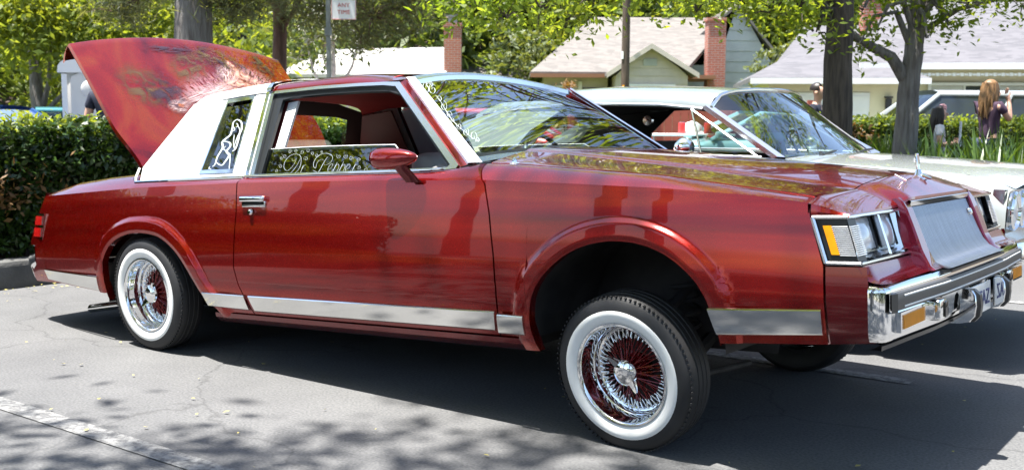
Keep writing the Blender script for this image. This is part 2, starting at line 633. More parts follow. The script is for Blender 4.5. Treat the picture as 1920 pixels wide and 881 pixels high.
# raised planting strips behind the kerbs, verge and street further off
def slab(name, pts, z0, z1, material):
    mb = MB()
    n = len(pts)
    mb.add([(p[0], p[1], z1) for p in pts] + [(p[0], p[1], z0) for p in pts], [tuple(range(n))] + [(i, i + n, (i + 1) % n + n, (i + 1) % n) for i in range(n)])
    return tag(mb.build(name, material, smooth=False, fixn=True), kind='structure')
slab('planting_bed', [(-4.2, -6), (-2.615, -6), (-2.615, 5.2), (-4.2, 5.2)], -0.05, 0.17, 'soil')
a, b_, c, d_ = ud(-1.5, 11.2), ud(9.5, 11.2), ud(9.5, 15.2), ud(-1.5, 15.2)
slab('planter_ground', [(-2.3, 5.11), (9.0, 5.11), (11.0, 9.0), (b_.x, b_.y + 2.5), (-1.0, 9.6), (-2.3, 7.5)], -0.05, 0.14, 'soil')
p4 = [ud(-34, 15.6), ud(44, 15.6), ud(44, 21.2), ud(-34, 21.2)]
sheet('street', [(p.x, p.y) for p in p4], 0.012, 'street_asphalt')
p5 = [ud(-60, 22.0), ud(60, 22.0), ud(60, 75), ud(-60, 75)]
slab('lawn', [(p.x, p.y) for p in p5], -0.05, 0.22, 'lawn')
p6 = [ud(-34, 21.2), ud(44, 21.2), ud(44, 22.4), ud(-34, 22.4)]
slab('sidewalk', [(p.x, p.y) for p in p6], -0.06, 0.225, 'concrete')
# fallen leaves and bits scattered on the asphalt: nobody could count them
V, F = [], []
for i in range(420):
    x, y = rng.uniform(-2.4, 6.5), rng.uniform(-3.6, 3.4)
    if rng.random() < 0.35:
        x, y = rng.uniform(-2.42, -2.1), rng.uniform(-3, 3)
    a_, s_ = rng.uniform(0, 6.28), rng.uniform(0.004, 0.016)
    o = len(V)
    for k, (e, f) in enumerate([(-1, 0), (0, -0.5), (1, 0), (0, 0.5)]):
        V.append((x + s_ * (e * math.cos(a_) - f * math.sin(a_)), y + s_ * (e * math.sin(a_) + f * math.cos(a_)), 0.008 + rng.uniform(0, 0.005)))
    F.append((o, o + 1, o + 2, o + 3))
tag(npmesh('leaf_litter', np.array(V), np.array(F), 'leaf_litter'), 'small pale fallen leaves scattered on the asphalt', 'leaves', kind='stuff')

# ------------------------------------------------------------------ the red lowrider coupe
# body axes: x forward from the rear axle, y to the car's left, z up from its level stance; the root tips the body (nose raised)
def rbox(mb, c, s, bev=0.02, seg=3, M=None):
    bm = bmesh.new()
    bmesh.ops.create_cube(bm, size=1.0)
    for v in bm.verts:
        v.co = Vector((v.co.x * s[0], v.co.y * s[1], v.co.z * s[2]))
    bmesh.ops.bevel(bm, geom=bm.edges[:], offset=bev, segments=seg, affect='EDGES', profile=0.5)
    mm = Matrix.Translation(c)
    if M is not None:
        mm = M @ mm if False else Matrix.Translation(c) @ M
    bm.verts.index_update()
    mb.add([mm @ v.co for v in bm.verts], [[v.index for v in f.verts] for f in bm.faces])
    bm.free()
    return mb

car = empty('lowrider_car')
BODY_ROT = Matrix.Rotation(R(-3.2165), 4, 'Y') @ Matrix.Rotation(R(-0.4937), 4, 'X')
C0 = Vector((0, 0, 0.33))
BM = Matrix.Translation(Vector((0, 0, 0.33 - 0.0706))) @ BODY_ROT @ Matrix.Translation(-C0)
car.matrix_world = BM
tag(car, 'candy red two-door lowrider with white landau top, raised nose and open trunk', 'car')

ZS = [.20, .27, .32, .38, .44, .50, .58, .66, .74, .82, .865]
WS = [.79, .848, .874, .889, .8975, .901, .8995, .895, .8875, .877, .869]
CREASE = [(-1.25, .838), (-1.03, .845), (-.446, .865), (-.06, .879), (.72, .888), (1.57, .883), (2.15, .872), (2.53, .853), (2.91, .83), (3.21, .804), (3.40, .779), (3.56, .745)]
def taper(x):
    if x < 0: return .085 * (x / 1.2) ** 2
    if x > 2.6: return .02 * ((x - 2.6) / .85) ** 2
    return 0.0
ARCH_R = [(-.363, .30), (-.362, .40), (-.356, .50), (-.325, .545), (-.29, .582), (-.235, .613), (-.181, .633), (-.1, .651), (-.018, .656), (.06, .652), (.136, .642), (.2, .618), (.26, .584), (.31, .545), (.357, .496), (.405, .435), (.449, .3725), (.523, .30), (.54, .262)]
ARCH_F = [(2.362, .24), (2.363, .36), (2.381, .439), (2.404, .482), (2.431, .518), (2.475, .56), (2.527, .597), (2.58, .624), (2.64, .643), (2.70, .653), (2.748, .6555), (2.81, .651), (2.872, .6375), (2.925, .617), (2.97, .590), (3.01, .559), (3.046, .523), (3.07, .485), (3.0875, .446), (3.108, .37), (3.113, .32)]
AP = [np.array(ARCH_R), np.array(ARCH_F)]
def arch_dist(x, z):
    best = 9
    for A in AP:
        a, b = A[:-1], A[1:]
        ab = b - a
        t = np.clip(((x - a[:, 0]) * ab[:, 0] + (z - a[:, 1]) * ab[:, 1]) / (ab ** 2).sum(1), 0, 1)
        p = a + ab * t[:, None]
        best = min(best, float(np.hypot(p[:, 0] - x, p[:, 1] - z).min()))
    return best
def halfw(x, z, lips=True):
    zc = interp(x, CREASE)
    zz = z if z < .45 else .45 + (z - .45) * (.865 - .45) / (zc - .45)
    w = float(np.interp(zz, ZS, WS)) - taper(x)
    if lips and (-.7 < x < .8 or 2.1 < x < 3.4):
        d = arch_dist(x, z)
        w += .017 * (1 - sstep(.058, .084, d)) - .005 * (1 - sstep(0, .02, d))
    return w
SEAM = {
    'rear': [(.34, -1.19), (.441, -1.234), (.596, -1.216), (.749, -1.113), (.845, -1.045), (.90, -1.05)],
    'door_rear': [(.25, .795), (.285, .784), (.348, .761), (.421, .723), (.507, .700), (.63, .710), (.751, .722), (.9, .715)],
    'door_front': [(.24, 2.19), (.261, 2.194), (.349, 2.213), (.471, 2.216), (.591, 2.21), (.749, 2.188), (.858, 2.16), (.912, 2.107), (.94, 2.09)],
    'nose': [(.353, 3.465), (.488, 3.46), (.586, 3.459), (.73, 3.416), (.80, 3.404)],
}
def seam(n, z): return interp(z, SEAM[n])

def side_panel(name, s, xs, zlow, inner, sl, sr, refl, refr, material, rows=44, toprows=8):
    """One outer panel between two seams: columns xs, lower edge zlow(x), upper inner edge inner(x)->(halfwidth, z)."""
    cols = []
    for ci, x0 in enumerate(xs):
        zc = interp(x0, CREASE)
        zl = zlow(x0)
        (yi, zi) = inner(x0)
        col = []
        def adj(z):
            wl = max(0, 1 - (x0 - refl) / .22)
            wr = max(0, 1 - (refr - x0) / .22)
            return x0 + wl * (seam(sl, z) - refl) + wr * (seam(sr, z) - refr)
        gap = .0035
        sh = gap if ci == 0 else (-gap if ci == len(xs) - 1 else 0)
        col.append((adj(zl) + sh, s * (halfw(x0, zl) - .035), zl + .002))
        for k in range(rows + 1):
            z = lerp(zl, zc, (k / rows))
            x = adj(z) + sh
            col.append((x, s * halfw(x, z), z))
        wc = halfw(x0, zc, False)
        for k in range(1, toprows + 1):
            t = k / toprows
            z = zc + (zi - zc) * (1 - (1 - t) ** 1.7)
            col.append((adj(z) + sh, s * lerp(wc, yi, t), z))
        col.append((col[-1][0], col[-1][1] - s * .015, col[-1][2] - .012))
        cols.append(col)
    first = [(p[0], p[1] - s * .03, p[2]) for p in cols[0]]
    last = [(p[0], p[1] - s * .03, p[2]) for p in cols[-1]]
    mb = MB()
    mb.grid([first] + cols + [last], flip=(s > 0))
    return mb.build(name, material, car, angle=24)

def span(a, b, n): return [lerp(a, b, i / n) for i in range(n + 1)]
def arch_cols(A, n=46):
    x0, x1 = A[0][0], A[-1][0]
    c, r_ = (x0 + x1) / 2, (x1 - x0) / 2
    return [c - r_ * math.cos(math.pi * i / n) for i in range(n + 1)]
arch_z = lambda A, x: interp(x, A)
def quarter_low(x):
    if x < -.3635: return interp(x, [(-1.25, .36), (-.85, .366), (-.39, .338)])
    if x <= .54: return arch_z(ARCH_R, x)
    return .262
def quarter_in(x):
    if x < -.13: return (.745 - taper(x) * .55, interp(x, [(-1.06, .866), (-.95, .889), (-.777, .915), (-.466, .936), (-.162, .948)]))
    return (.826, .908)
def fender_low(x):
    if x < 2.3615: return .238
    if x <= 3.1135: return arch_z(ARCH_F, x)
    return interp(x, [(3.11, .328), (3.46, .350)])
def fender_in(x): return (.762, interp(x, [(2.05, .937), (2.22, .928), (2.85, .871), (3.38, .793), (3.45, .782)]))
def door_in(x): return (interp(x, [(.7, .828), (1.85, .830), (1.967, .822), (2.11, .80)]), interp(x, [(.7, .911), (1.85, .909), (1.967, .916), (2.11, .934)]))

xs_q = span(-1.05, -.37, 40) + [-.3636] + arch_cols(ARCH_R) + span(.545, .715, 10)[0:]
xs_f = span(2.11, 2.36, 14) + [2.3614] + arch_cols(ARCH_F) + [3.1136] + span(3.125, 3.41, 18)
for s in (-1, 1):
    q = side_panel('quarter_panel', s, xs_q, quarter_low, quarter_in, 'rear', 'door_rear', -1.05, .715, 'candy_red')
    d = side_panel('door', s, span(.715, 2.11, 60), lambda x: .287, door_in, 'door_rear', 'door_front', .715, 2.11, 'candy_red')
    f = side_panel('front_fender', s, xs_f, fender_low, fender_in, 'door_front', 'nose', 2.11, 3.41, 'candy_red')
    # rocker below the door
    mb = MB()
    mb.grid([[(x, s * .862, .283), (x, s * .858, .262), (x, s * .835, .24), (x, s * .80, .228), (x, s * .74, .226)] for x in span(.50, 2.345, 20)], flip=(s < 0))
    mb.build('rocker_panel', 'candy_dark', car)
    # bright lower mouldings, one piece per panel
    def moulding(parent, top, bot, n=24, ea=0.0, eb=0.0):
        mb = MB()
        rows = []
        for i in range(n + 1):
            t = i / n
            (xa, za), (xb, zb) = (lerp(top[0][0], top[1][0], t), lerp(top[0][1], top[1][1], t)), (lerp(bot[0][0], bot[1][0], t), lerp(bot[0][1], bot[1][1], t))
            r_ = []
            for k, (e, o) in enumerate([(0, .0), (.03, .006), (.08, .0085), (.5, .0085), (.92, .0085), (.97, .006), (1, .0)]):
                x, z = lerp(xa, xb, e), lerp(za, zb, e)
                r_.append((x, s * (halfw(x, z, False) + o + .001 + lerp(ea, eb, t)), z))
            rows.append(r_)
        mb.grid(rows, flip=(s < 0))
        mb.add(rows[0], [tuple(range(7))]); mb.add(rows[-1], [tuple(range(7))])
        return mb.build('lower_moulding', 'trim_steel', parent, angle=25)
    moulding(q, [(-1.039, .439), (-.409, .428)], [(-1.004, .381), (-.411, .346)], ea=.0, eb=.016)
    moulding(q, [(.468, .383), (.752, .379)], [(.50, .314), (.766, .306)], ea=.016)
    moulding(d, [(.782, .379), (2.203, .386)], [(.806, .302), (2.19, .306)], 40)
    moulding(f, [(2.225, .378), (2.343, .377)], [(2.213, .298), (2.335, .300)], 8, .014, .016)
    moulding(f, [(3.085, .447), (3.449, .458)], [(3.112, .357), (3.451, .375)], ea=.018)
    # handle and lock
    hb = MB()
    rbox(hb, (.845, s * .889, .815), (.165, .03, .026), .008)
    rbox(hb, (.845, s * .884, .793), (.16, .012, .030), .004)
    h = hb.build('door_handle', 'chrome', d)
    hb = MB()
    rbox(hb, (.85, s * .897, .797), (.13, .006, .016), .002)
    hb.build('handle_recess', 'black_gloss', h)
    hb = MB()
    hb.lathe([(.0, .012), (.010, .012), (.014, .006), (.015, 0)], 14, Matrix.Translation((.83, s * .892, .757)) @ Matrix.Rotation(s * R(-90), 4, 'X'))
    hb.build('door_lock', 'chrome', d)
    # dark inner wheel wells
    for A, n_ in ((ARCH_R, 24), (ARCH_F, 24)):
        mb = MB()
        pts = [(lerp(A[0][0], A[-1][0], i / n_), 0) for i in range(n_ + 1)]
        x0, x1 = A[0][0], A[-1][0]
        c_, rr_ = (x0 + x1) / 2, (x1 - x0) / 2
        path = [(c_ - (rr_ + .012) * math.cos(math.pi * i / n_), .29 + .385 * math.sin(math.pi * i / n_) ** .85) for i in range(n_ + 1)]
        mb.grid([[(x, s * .865, z) for x, z in path], [(x, s * .42, z) for x, z in path]])
        mb.add([(x, s * .42, z) for x, z in path] + [(x1, s * .42, .22), (x0, s * .42, .22)], [tuple(range(len(path) + 2))])
        mb.build('wheel_well', 'underbody', car)

# floor pan, engine mass and trunk floor close the underside
mb = MB()
mb.box((1.4, 0, .262), (1.75, 1.5, .05)); mb.box((2.75, 0, .42), (.9, .78, .3)); mb.box((-.75, 0, .42), (.85, 1.36, .10)); mb.box((0, 0, .5), (.9, .82, .05)); mb.box((3.3, 0, .42), (.25, 1.55, .12)); mb.box((2.3, 0, .6), (.04, 1.5, .6)); mb.box((3.53, 0, .50), (.16, 1.66, .05)); mb.box((3.40, 0, .60), (.06, 1.5, .24))  # nose plates added here to stop light leaking past the bumper
mb.build('floor_pan_and_light_block', 'underbody', car, smooth=False)

# ---- hood and nose
def hood_side(x): return interp(x, [(2.0, .942), (2.22, .930), (2.85, .873), (3.385, .795), (3.45, .784)])
def hood_ridge(x): return interp(x, [(2.0, .992), (2.24, .970), (2.68, .914), (3.12, .853), (3.45, .806)])
def hood_mid(x): return interp(x, [(2.0, 1.0), (2.24, .985), (2.68, .940), (3.12, .890), (3.44, .848)])
def hood_z(x, y):
    a = abs(y)
    zs_, zr, zm = hood_side(x), hood_ridge(x), hood_mid(x)
    if a > .475:
        t = max(0.0, (.758 - a) / (.758 - .475))
        return lerp(zs_, zr - .006, t ** .85)
    if a > .435: return lerp(zr - .006, zr + .004, (.475 - a) / .04)
    return zm - (zm - zr - .004) * (a / .435) ** 2
def hood_xr(y): return 2.03 + .075 * (y / .755) ** 2
def hood_xf(y): return 3.437 - .05 * (abs(y) / .755) ** 1.5
YS = sorted(set([-.757, -.75] + span(-.74, -.48, 12) + [-.475, -.455, -.435, -.425] + span(-.41, .41, 24) + [.425, .435, .455, .475] + span(.48, .74, 12) + [.75, .757]))
mb = MB()
cols = []
for y in YS:
    col = [(lerp(hood_xr(y), hood_xf(y), k / 40), y, hood_z(lerp(hood_xr(y), hood_xf(y), k / 40), y)) for k in range(41)]
    col = [(col[0][0], y, col[0][2] - .03)] + col + [(col[-1][0], y, col[-1][2] - .03)]
    cols.append(col)
cols = [[(p[0], p[1], p[2] - .03) for p in cols[0]]] + cols + [[(p[0], p[1], p[2] - .03) for p in cols[-1]]]
mb.grid(cols)
hood = mb.build('hood', 'candy_hood', car, angle=22)
mb = MB()   # cowl strip with vent slots at the foot of the windscreen
def ws_base(y): return (1.968 + .082 * (y / .775) ** 2, .972 - .034 * (y / .775) ** 2)
mb.grid([[(ws_base(y)[0] - .05, y, ws_base(y)[1] - .03), (ws_base(y)[0] + .02, y, ws_base(y)[1] - .022), (hood_xr(y) - .006, y, hood_z(hood_xr(y), y) - .012)] for y in span(-.78, .78, 30)])
mb.build('cowl', 'black_trim', car)

def nose_end(y):
    a = abs(y)
    if a < .375: return (3.562, .772)
    if a < .43: return (lerp(3.562, 3.540, (a - .375) / .055), lerp(.772, .752, (a - .375) / .055))
    return (lerp(3.540, 3.528, (a - .43) / .44), lerp(.750, .740, (a - .43) / .44))
def nose_start(y):
    a = abs(y)
    if a <= .757: return (hood_xf(y) + .007, hood_z(hood_xf(y), y))
    return (3.407, lerp(hood_z(hood_xf(.757), .757), .776, (a - .757) / .11))
mb = MB()
cols = []
for y in [-.867, -.85, -.82, -.79] + YS + [.79, .82, .85, .867]:
    (x0, z0), (x1, z1) = nose_start(y), nose_end(y)
    p = 1.8 if abs(y) < .4 else 1.35
    col = [(lerp(x0, x1, k / 14), y, z0 + (z1 - z0) * (k / 14) ** p) for k in range(15)]
    col = [(x0, y, z0 - .03)] + col + [(x1 + .002, y, z1 - .008), (x1 - .02, y, z1 - .014)]
    cols.append(col)
mb.grid(cols)
nose = mb.build('nose_panel', 'candy_hood', car, angle=26)
for s in (-1, 1):   # flanks of the nose, above and below the corner lamp, and the filler behind the bumper
    mb = MB()
    rows = []
    for k in range(9):
        x = lerp(3.418, 3.535, k / 8)
        zt = lerp(.775, .741, k / 8)
        rows.append([(x, s * .869, .733), (x, s * .872, lerp(.733, zt, .5)), (x, s * .867, zt)])
    mb.grid(rows, flip=(s < 0))
    mb.build('lamp_brow', 'candy_plain', car, angle=25)
    mb = MB()
    rows = []
    for k in range(11):
        t = k / 10
        row = []
        for j in range(13):
            z = lerp(.348 + .012 * t, .586, j / 12)
            x = lerp(seam('nose', z) + .004, 3.606 - .02 * (j / 12), t)
            row.append((x, s * (halfw(3.46, z, False) - .004 * t), z))
        rows.append(row)
    mb.grid([[(p[0], p[1] - s * .03, p[2]) for p in rows[0]]] + rows, flip=(s < 0))
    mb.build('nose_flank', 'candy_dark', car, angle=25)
    mb = MB()
    rows = []
    for k in range(25):
        y = lerp(.875, .372, k / 24)
        xo = .0 if y < .84 else -.02 * ((y - .84) / .035) ** 2
        rows.append([(3.568 + xo, s * y, .590), (3.582 + xo, s * y, .586), (3.588 + xo, s * y, .573), (3.594 + xo, s * y, .560), (3.604 + xo, s * y, .548), (3.625 + xo, s * y, .541), (3.65 + xo, s * y, .538)])
    mb.grid(rows, flip=(s < 0))
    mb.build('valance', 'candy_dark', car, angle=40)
    # purple band framing the grille
    path = [(3.540, .772), (3.558, .757), (3.572, .735), (3.597, .67), (3.622, .60), (3.648, .55), (3.665, .538)]
    mb = MB()
    rows = []
    for i, (x, z) in enumerate(path):
        wid = .426 + .004 * i
        rows.append([(x - .07, s * .368, z - .02), (x - .004, s * .368, z), (x, s * .374, z + .002), (x, s * (wid - .006), z + .002), (x - .006, s * wid, z), (x - .05, s * wid, z - .01)])
    mb.grid(rows, flip=(s > 0))
    mb.build('grille_surround', 'candy_purple', car, angle=35)

# ---- grille
GP = [(3.556, .738), (3.575, .69), (3.597, .635), (3.618, .59), (3.640, .562), (3.668, .546), (3.695, .541)]
g = MB()
g.grid([[(x - .008, -.365, z - .003), (x - .008, .365, z - .003)] for x, z in GP], flip=True)
grille = g.build('grille', 'black_trim', car)
gb = MB()
for k in range(46):
    y = lerp(-.357, .357, k / 45)
    gb.grid([[(x - .012, y - .0062, z - .004), (x - .001, y - .0062, z), (x + .0015, y - .004, z), (x + .0015, y + .004, z), (x - .001, y + .0062, z), (x - .012, y + .0062, z - .004)] for x, z in GP], flip=True)
tag(gb.build('grille_bars', 'brushed', grille, angle=50), kind='stuff')
g = MB()
g.grid([[(3.5585, y, .764), (3.566, y, .758), (3.562, y, .742), (3.552, y, .739)] for y in span(-.366, .366, 8)], flip=True)
g.build('grille_header_bar', 'chrome', grille)
g = MB()
g.box((3.545, 0, .755), (.01, .74, .05)); g.box((3.655, 0, .530), (.08, .73, .008))
g.build('grille_backing', 'black_trim', grille, smooth=False)
g = MB()
g.lathe([(0, .008), (.010, .007), (.014, .003), (.015, 0)], 16, Matrix.Translation((3.583, .318, .69)) @ Matrix.Rotation(R(68), 4, 'Y'))
g.build('grille_badge', 'chrome', grille)

# ---- headlamp clusters
for s in (-1, 1):
    def nose_x(y, z):   # sloping lamp face
        return 3.538 + (.738 - z) * .28 - .012 * max(0, (abs(y) - .45) / .42)
    L = MB()   # chrome shell: back, top, bottom, sides
    rec = .034
    def P(y, z, d): return (nose_x(y, z) - d, s * y, z)
    ylo, yhi, zl, zh = .43, .868, .596, .734
    L.grid([[P(y, zl, rec), P(y, zh, rec)] for y in span(ylo, yhi - .03, 4)])
    L.grid([[P(y, zh, 0), P(y, zh - .004, rec)] for y in span(ylo, yhi, 6)])
    L.grid([[P(y, zl, 0), P(y, zl + .004, rec)] for y in span(ylo, yhi, 6)])
    L.grid([[P(ylo, z, 0), P(ylo + .02, z, rec)] for z in span(zl, zh, 4)])
    # frame bars round the front and the side return
    def bar(a, b, w=.011):
        L.tube([a, b], w / 2, 6)
    for y0, y1, z in ((ylo, yhi, zh), (ylo, yhi, zl)):
        bar(P(y0, z, -.002), P(y1, z, -.002))
        xs_ = seam('nose', z) + .008
        bar(P(y1, z, -.002), (xs_, s * .874, z), .012)
    bar(P(ylo, zl, -.002), P(ylo, zh, -.002))
    bar((seam('nose', zl) + .008, s * .874, zl), (seam('nose', zh) + .008, s * .874, zh), .014)
    # upright divider between the two lamps, tapering down to its shelf
    yd = .612
    L.add([P(yd - .008, zh, 0), P(yd + .008, zh, 0), P(yd + .010, zl + .01, -.004), P(yd - .010, zl + .01, -.004), P(yd - .004, zh, rec), P(yd + .004, zh, rec), P(yd + .004, zl, rec), P(yd - .004, zl, rec)],
          [(0, 1, 2, 3), (0, 3, 7, 4), (1, 5, 6, 2)])
    for ya, yb in ((.44, .60), (.624, .79)):
        L.add([P(ya, zl + .020, rec), P(yb, zl + .020, rec), P(yb, zl + .012, -.002), P(ya, zl + .012, -.002)], [(0, 1, 2, 3)])
    lamp = L.build('headlamp_cluster', 'chrome_soft', car, angle=30)
    for ya, yb in ((.446, .592), (.632, .782)):
        H = MB()
        rows = []
        for i in range(9):
            y = lerp(ya, yb, i / 8)
            e = 1 - (2 * i / 8 - 1) ** 2
            rows.append([P(y, lerp(zl + .030, zh - .012, j / 6), rec - .006 - .016 * e * (1 - (2 * j / 6 - 1) ** 2)) for j in range(7)])
        H.grid(rows)
        H.build('headlight', 'lamp_lens', lamp, angle=60)
        H = MB()
        for y in (ya, yb):
            H.tube([P(y, zl + .026, rec - .008), P(y, zh - .008, rec - .008)], .004, 6)
        H.tube([P(ya, zh - .008, rec - .008), P(yb, zh - .008, rec - .008)], .004, 6)
        H.build('lamp_gasket', 'black_trim', lamp)
    # corner lamp: black housing, amber and ribbed clear lens wrapping the corner
    K = MB()
    def S(t, z, o=0): return (lerp(seam('nose', z) + .016, nose_x(.87, z) - .004, t), s * (.866 + o), z)
    K.add([S(0, zl + .006), S(1, zl + .006), S(1, zh - .006), S(0, zh - .006)], [(0, 1, 2, 3)])
    K.grid([[P(.866, z, .002), P(.80, z, .004)] for z in (zl + .006, zh - .006)])
    K.build('corner_lamp_housing', 'black_trim', lamp, smooth=False)
    K = MB()
    K.hexa([S(.17, .620), S(.46, .620), S(.46, .710), S(.17, .710)], [S(.18, .622, .007), S(.46, .622, .007), S(.46, .708, .007), S(.18, .708, .007)])
    K.build('corner_amber_lens', 'amber', lamp, smooth=False)
    K = MB()
    nr = 15
    for i in range(nr):
        za, zb = lerp(.618, .709, i / nr), lerp(.618, .709, (i + .86) / nr)
        K.hexa([S(.47, za), S(.98, za), S(.98, zb), S(.47, zb)], [S(.47, lerp(za, zb, .3), .008), S(.99, lerp(za, zb, .3), .008), S(.99, lerp(za, zb, .7), .008), S(.47, lerp(za, zb, .7), .008)])
        K.hexa([P(.866, za, .002), P(.80, za, .004), P(.80, zb, .004), P(.866, zb, .002)], [P(.868, lerp(za, zb, .3), -.004), P(.80, lerp(za, zb, .3), -.003), P(.80, lerp(za, zb, .7), -.003), P(.868, lerp(za, zb, .7), -.004)])
    K.build('corner_clear_lens', 'clear_lens', lamp, smooth=False)

# ---- front bumper
BP = [(3.59, -.879, 0, -1), (3.612, -.878, .1, -1), (3.630, -.871, .45, -.9), (3.641, -.856, .8, -.6), (3.646, -.83, .98, -.2), (3.650, -.78, 1, -.1), (3.660, -.60, 1, -.06), (3.672, -.42, 1, -.03), (3.675, -.2, 1, 0), (3.676, 0, 1, 0)]
BP = BP + [(x, -y, a, -b) for x, y, a, b in BP[-2::-1]]
def sweep(mb, prof, path, flip=False):
    rows = []
    for x, y, a, b in path:
        l = math.hypot(a, b)
        rows.append([(x + a / l * d, y + b / l * d, z) for d, z in prof])
    mb.grid(rows, flip=flip)
    return rows
b = MB()
prof = [(-.10, .531), (-.03, .535), (-.010, .532), (-.001, .523), (.001, .512), (.001, .45), (.0, .395), (-.003, .378), (-.012, .364), (-.03, .357), (-.09, .355)]
sweep(b, prof, BP)
bumper = b.build('front_bumper', 'chrome', car, angle=35)
b = MB()
sweep(b, [(0, .508), (.012, .507), (.016, .500), (.016, .462), (.012, .455), (0, .454)], BP[4:-4])
rs = b.build('rub_strip', 'rubstrip', bumper, angle=35)
b = MB()
for z in (.497, .465):
    sweep(b, [(.0162, z - .0028), (.0175, z - .002), (.0175, z + .002), (.0162, z + .0028)], BP[5:-5], True)
b.build('strip_line', 'white_line', rs)
b = MB()
for s in (-1, 1):
    yy = s * .846
    sweep(b, [(0, .51), (.018, .508), (.018, .452), (0, .449)], [p for p in BP if p[1] * s > .8 and p[1] * s < .86], False)
b.build('strip_end', 'black_trim', rs)
b = MB()
sweep(b, [(-.06, .357), (-.02, .352), (-.03, .335), (-.08, .33)], BP[2:-2])
b.build('lower_lip', 'black_trim', bumper)
for s in (-1, 1):
    b = MB()
    b.box((3.655, s * .69, .4185), (.022, .250, .060))
    fr = b.build('turn_signal_frame', 'chrome', bumper, smooth=False)
    b = MB()
    for i in range(9):
        z0 = .397 + i * .0048
        b.hexa([(3.660, s * .585, z0), (3.660, s * .795, z0), (3.660, s * .795, z0 + .0046), (3.660, s * .585, z0 + .0046)], [(3.6705, s * .585, z0 + .001), (3.6695, s * .795, z0 + .001), (3.6695, s * .795, z0 + .0036), (3.6705, s * .585, z0 + .0036)])
    b.build('turn_signal_lens', 'amber', fr, smooth=False)
    b = MB()
    rbox(b, (3.678, s * .475, .418), (.036, .075, .066), .006)
    mk = b.build('bumper_lamp_box', 'chrome', bumper)
    b = MB()
    rbox(b, (3.690, s * .452, .418), (.022, .040, .050), .004)
    b.build('bumper_lamp_lens', 'black_gloss', mk)
    # guard: chrome upright with a black facing
    b = MB()
    rows = []
    for x, z in [(3.66, .452), (3.70, .458), (3.722, .452), (3.732, .435), (3.735, .40), (3.730, .365), (3.712, .345), (3.68, .338), (3.64, .340)]:
        rows.append([(x, s * .21 - .024, z), (x + .004, s * .21 - .018, z), (x + .004, s * .21 + .018, z), (x, s * .21 + .024, z), (x - .05, s * .21 + .024, z), (x - .05, s * .21 - .024, z)])
    b.grid(rows, closed=True)
    gd = b.build('bumper_guard', 'chrome', bumper, angle=35)
    b = MB()
    b.grid([[(x, s * .21 - .017, z), (x + .012, s * .21 - .014, z), (x + .012, s * .21 + .014, z), (x, s * .21 + .017, z)] for x, z in [(3.715, .455), (3.734, .437), (3.738, .40), (3.733, .365), (3.715, .345)]], flip=True)
    b.build('guard_facing', 'black_trim', gd)
b = MB()
rbox(b, (3.690, 0, .395), (.008, .305, .105), .003)
plate = b.build('licence_plate', 'plate_white', bumper)
def text3d(name, body, M, size, material, parent, ext=.001, shear=0.0, space=1.0):
    cu = bpy.data.curves.new(name, 'FONT')
    cu.body = body
    cu.size = size
    cu.align_x = 'CENTER'
    cu.align_y = 'CENTER'
    cu.extrude = ext
    cu.shear = shear
    cu.space_character = space
    cu.materials.append(MATS[material])
    tmp = bpy.data.objects.new(name, cu)
    me = bpy.data.meshes.new_from_object(tmp)
    bpy.data.objects.remove(tmp)
    me.name = name
    o = bpy.data.objects.new(name, me)
    COL.objects.link(o)
    if parent is not None:
        o.parent = parent
    o.matrix_local = M
    return o
PLM = Matrix.Translation((3.6955, 0, .392)) @ Matrix(((0, 0, 1, 0), (1, 0, 0, 0), (0, 1, 0, 0), (0, 0, 0, 1)))
text3d('plate_lettering', 'ARTAZ', PLM, .078, 'plate_blue', plate, space=1.05)

# ---- hood ornament
o = MB()
o.lathe([(.030, 0), (.028, .006), (.016, .014), (.011, .030), (.009, .036)], 16, Matrix.Translation((3.485, 0, .822)))
o.tube([(3.485, 0, .856), (3.482, 0, .872)], .006, 8)
for sg in (-1, 1):
    o.tube([(3.483, sg * .012, .868), (3.481, sg * .014, .905), (3.480, sg * .008, .915)], .004, 6)
o.box((3.482, 0, .890), (.004, .022, .040))
o.tube([(3.50, -.008, .836), (3.53, 0, .824)], [.010, .004], 8)
o.build('hood_ornament', 'chrome', car)
o = MB()
o.tube([(3.455, -.175, .844), (3.50, -.195, .823)], .0035, 6)
o.build('hood_script', 'chrome', car)
for s in (-1, 1):   # washer nozzle / hood pin at the rear of the fender, hinge cover
    o = MB()
    o.lathe([(.011, 0), (.010, .016), (.006, .026), (0, .028)], 10, Matrix.Translation((2.215, s * .755, .926)))
    o.box((2.215, s * .755, .930), (.03, .02, .008))
    o.build('hood_pin', 'chrome', car)

# ---- greenhouse: the side windows lie in a leaning plane
def GP_(x, z, d, s=-1): return (x, s * (.80 - .55 * (z - .93) + d * .876), z + d * .482)
def gfn(s, off): return lambda x, z, d: GP_(x, z, off + d, s)
SAIL = [(-.112, .905), (-.139, .978), (-.076, 1.07), (.079, 1.288), (.20, 1.302), (.33, 1.308), (.56, 1.313), (.628, .930), (.63, .905)]
OPERA = [(.357, 1.281), (.546, 1.290), (.604, .941), (.361, .941)]
def inset(poly, k):
    c = (sum(p[0] for p in poly) / len(poly), sum(p[1] for p in poly) / len(poly))
    return [(p[0] + (c[0] - p[0]) * k, p[1] + (c[1] - p[1]) * k) for p in poly]
FR_OUT = [(.744, .912), (.664, 1.311), (.99, 1.313), (1.25, 1.307), (1.417, 1.300), (1.506, 1.293), (1.983, .929), (1.975, .915), (1.90, .910)]
FR_IN = [(.770, .920), (.690, 1.298), (.99, 1.299), (1.25, 1.293), (1.41, 1.286), (1.488, 1.276), (1.938, .932), (1.93, .922), (1.89, .920)]
OPEN = [(.800, .921), (.752, 1.272), (.817, 1.281), (1.05, 1.280), (1.283, 1.275), (1.44, 1.266), (1.515, 1.246), (1.912, .937), (1.905, .925), (1.88, .921)]
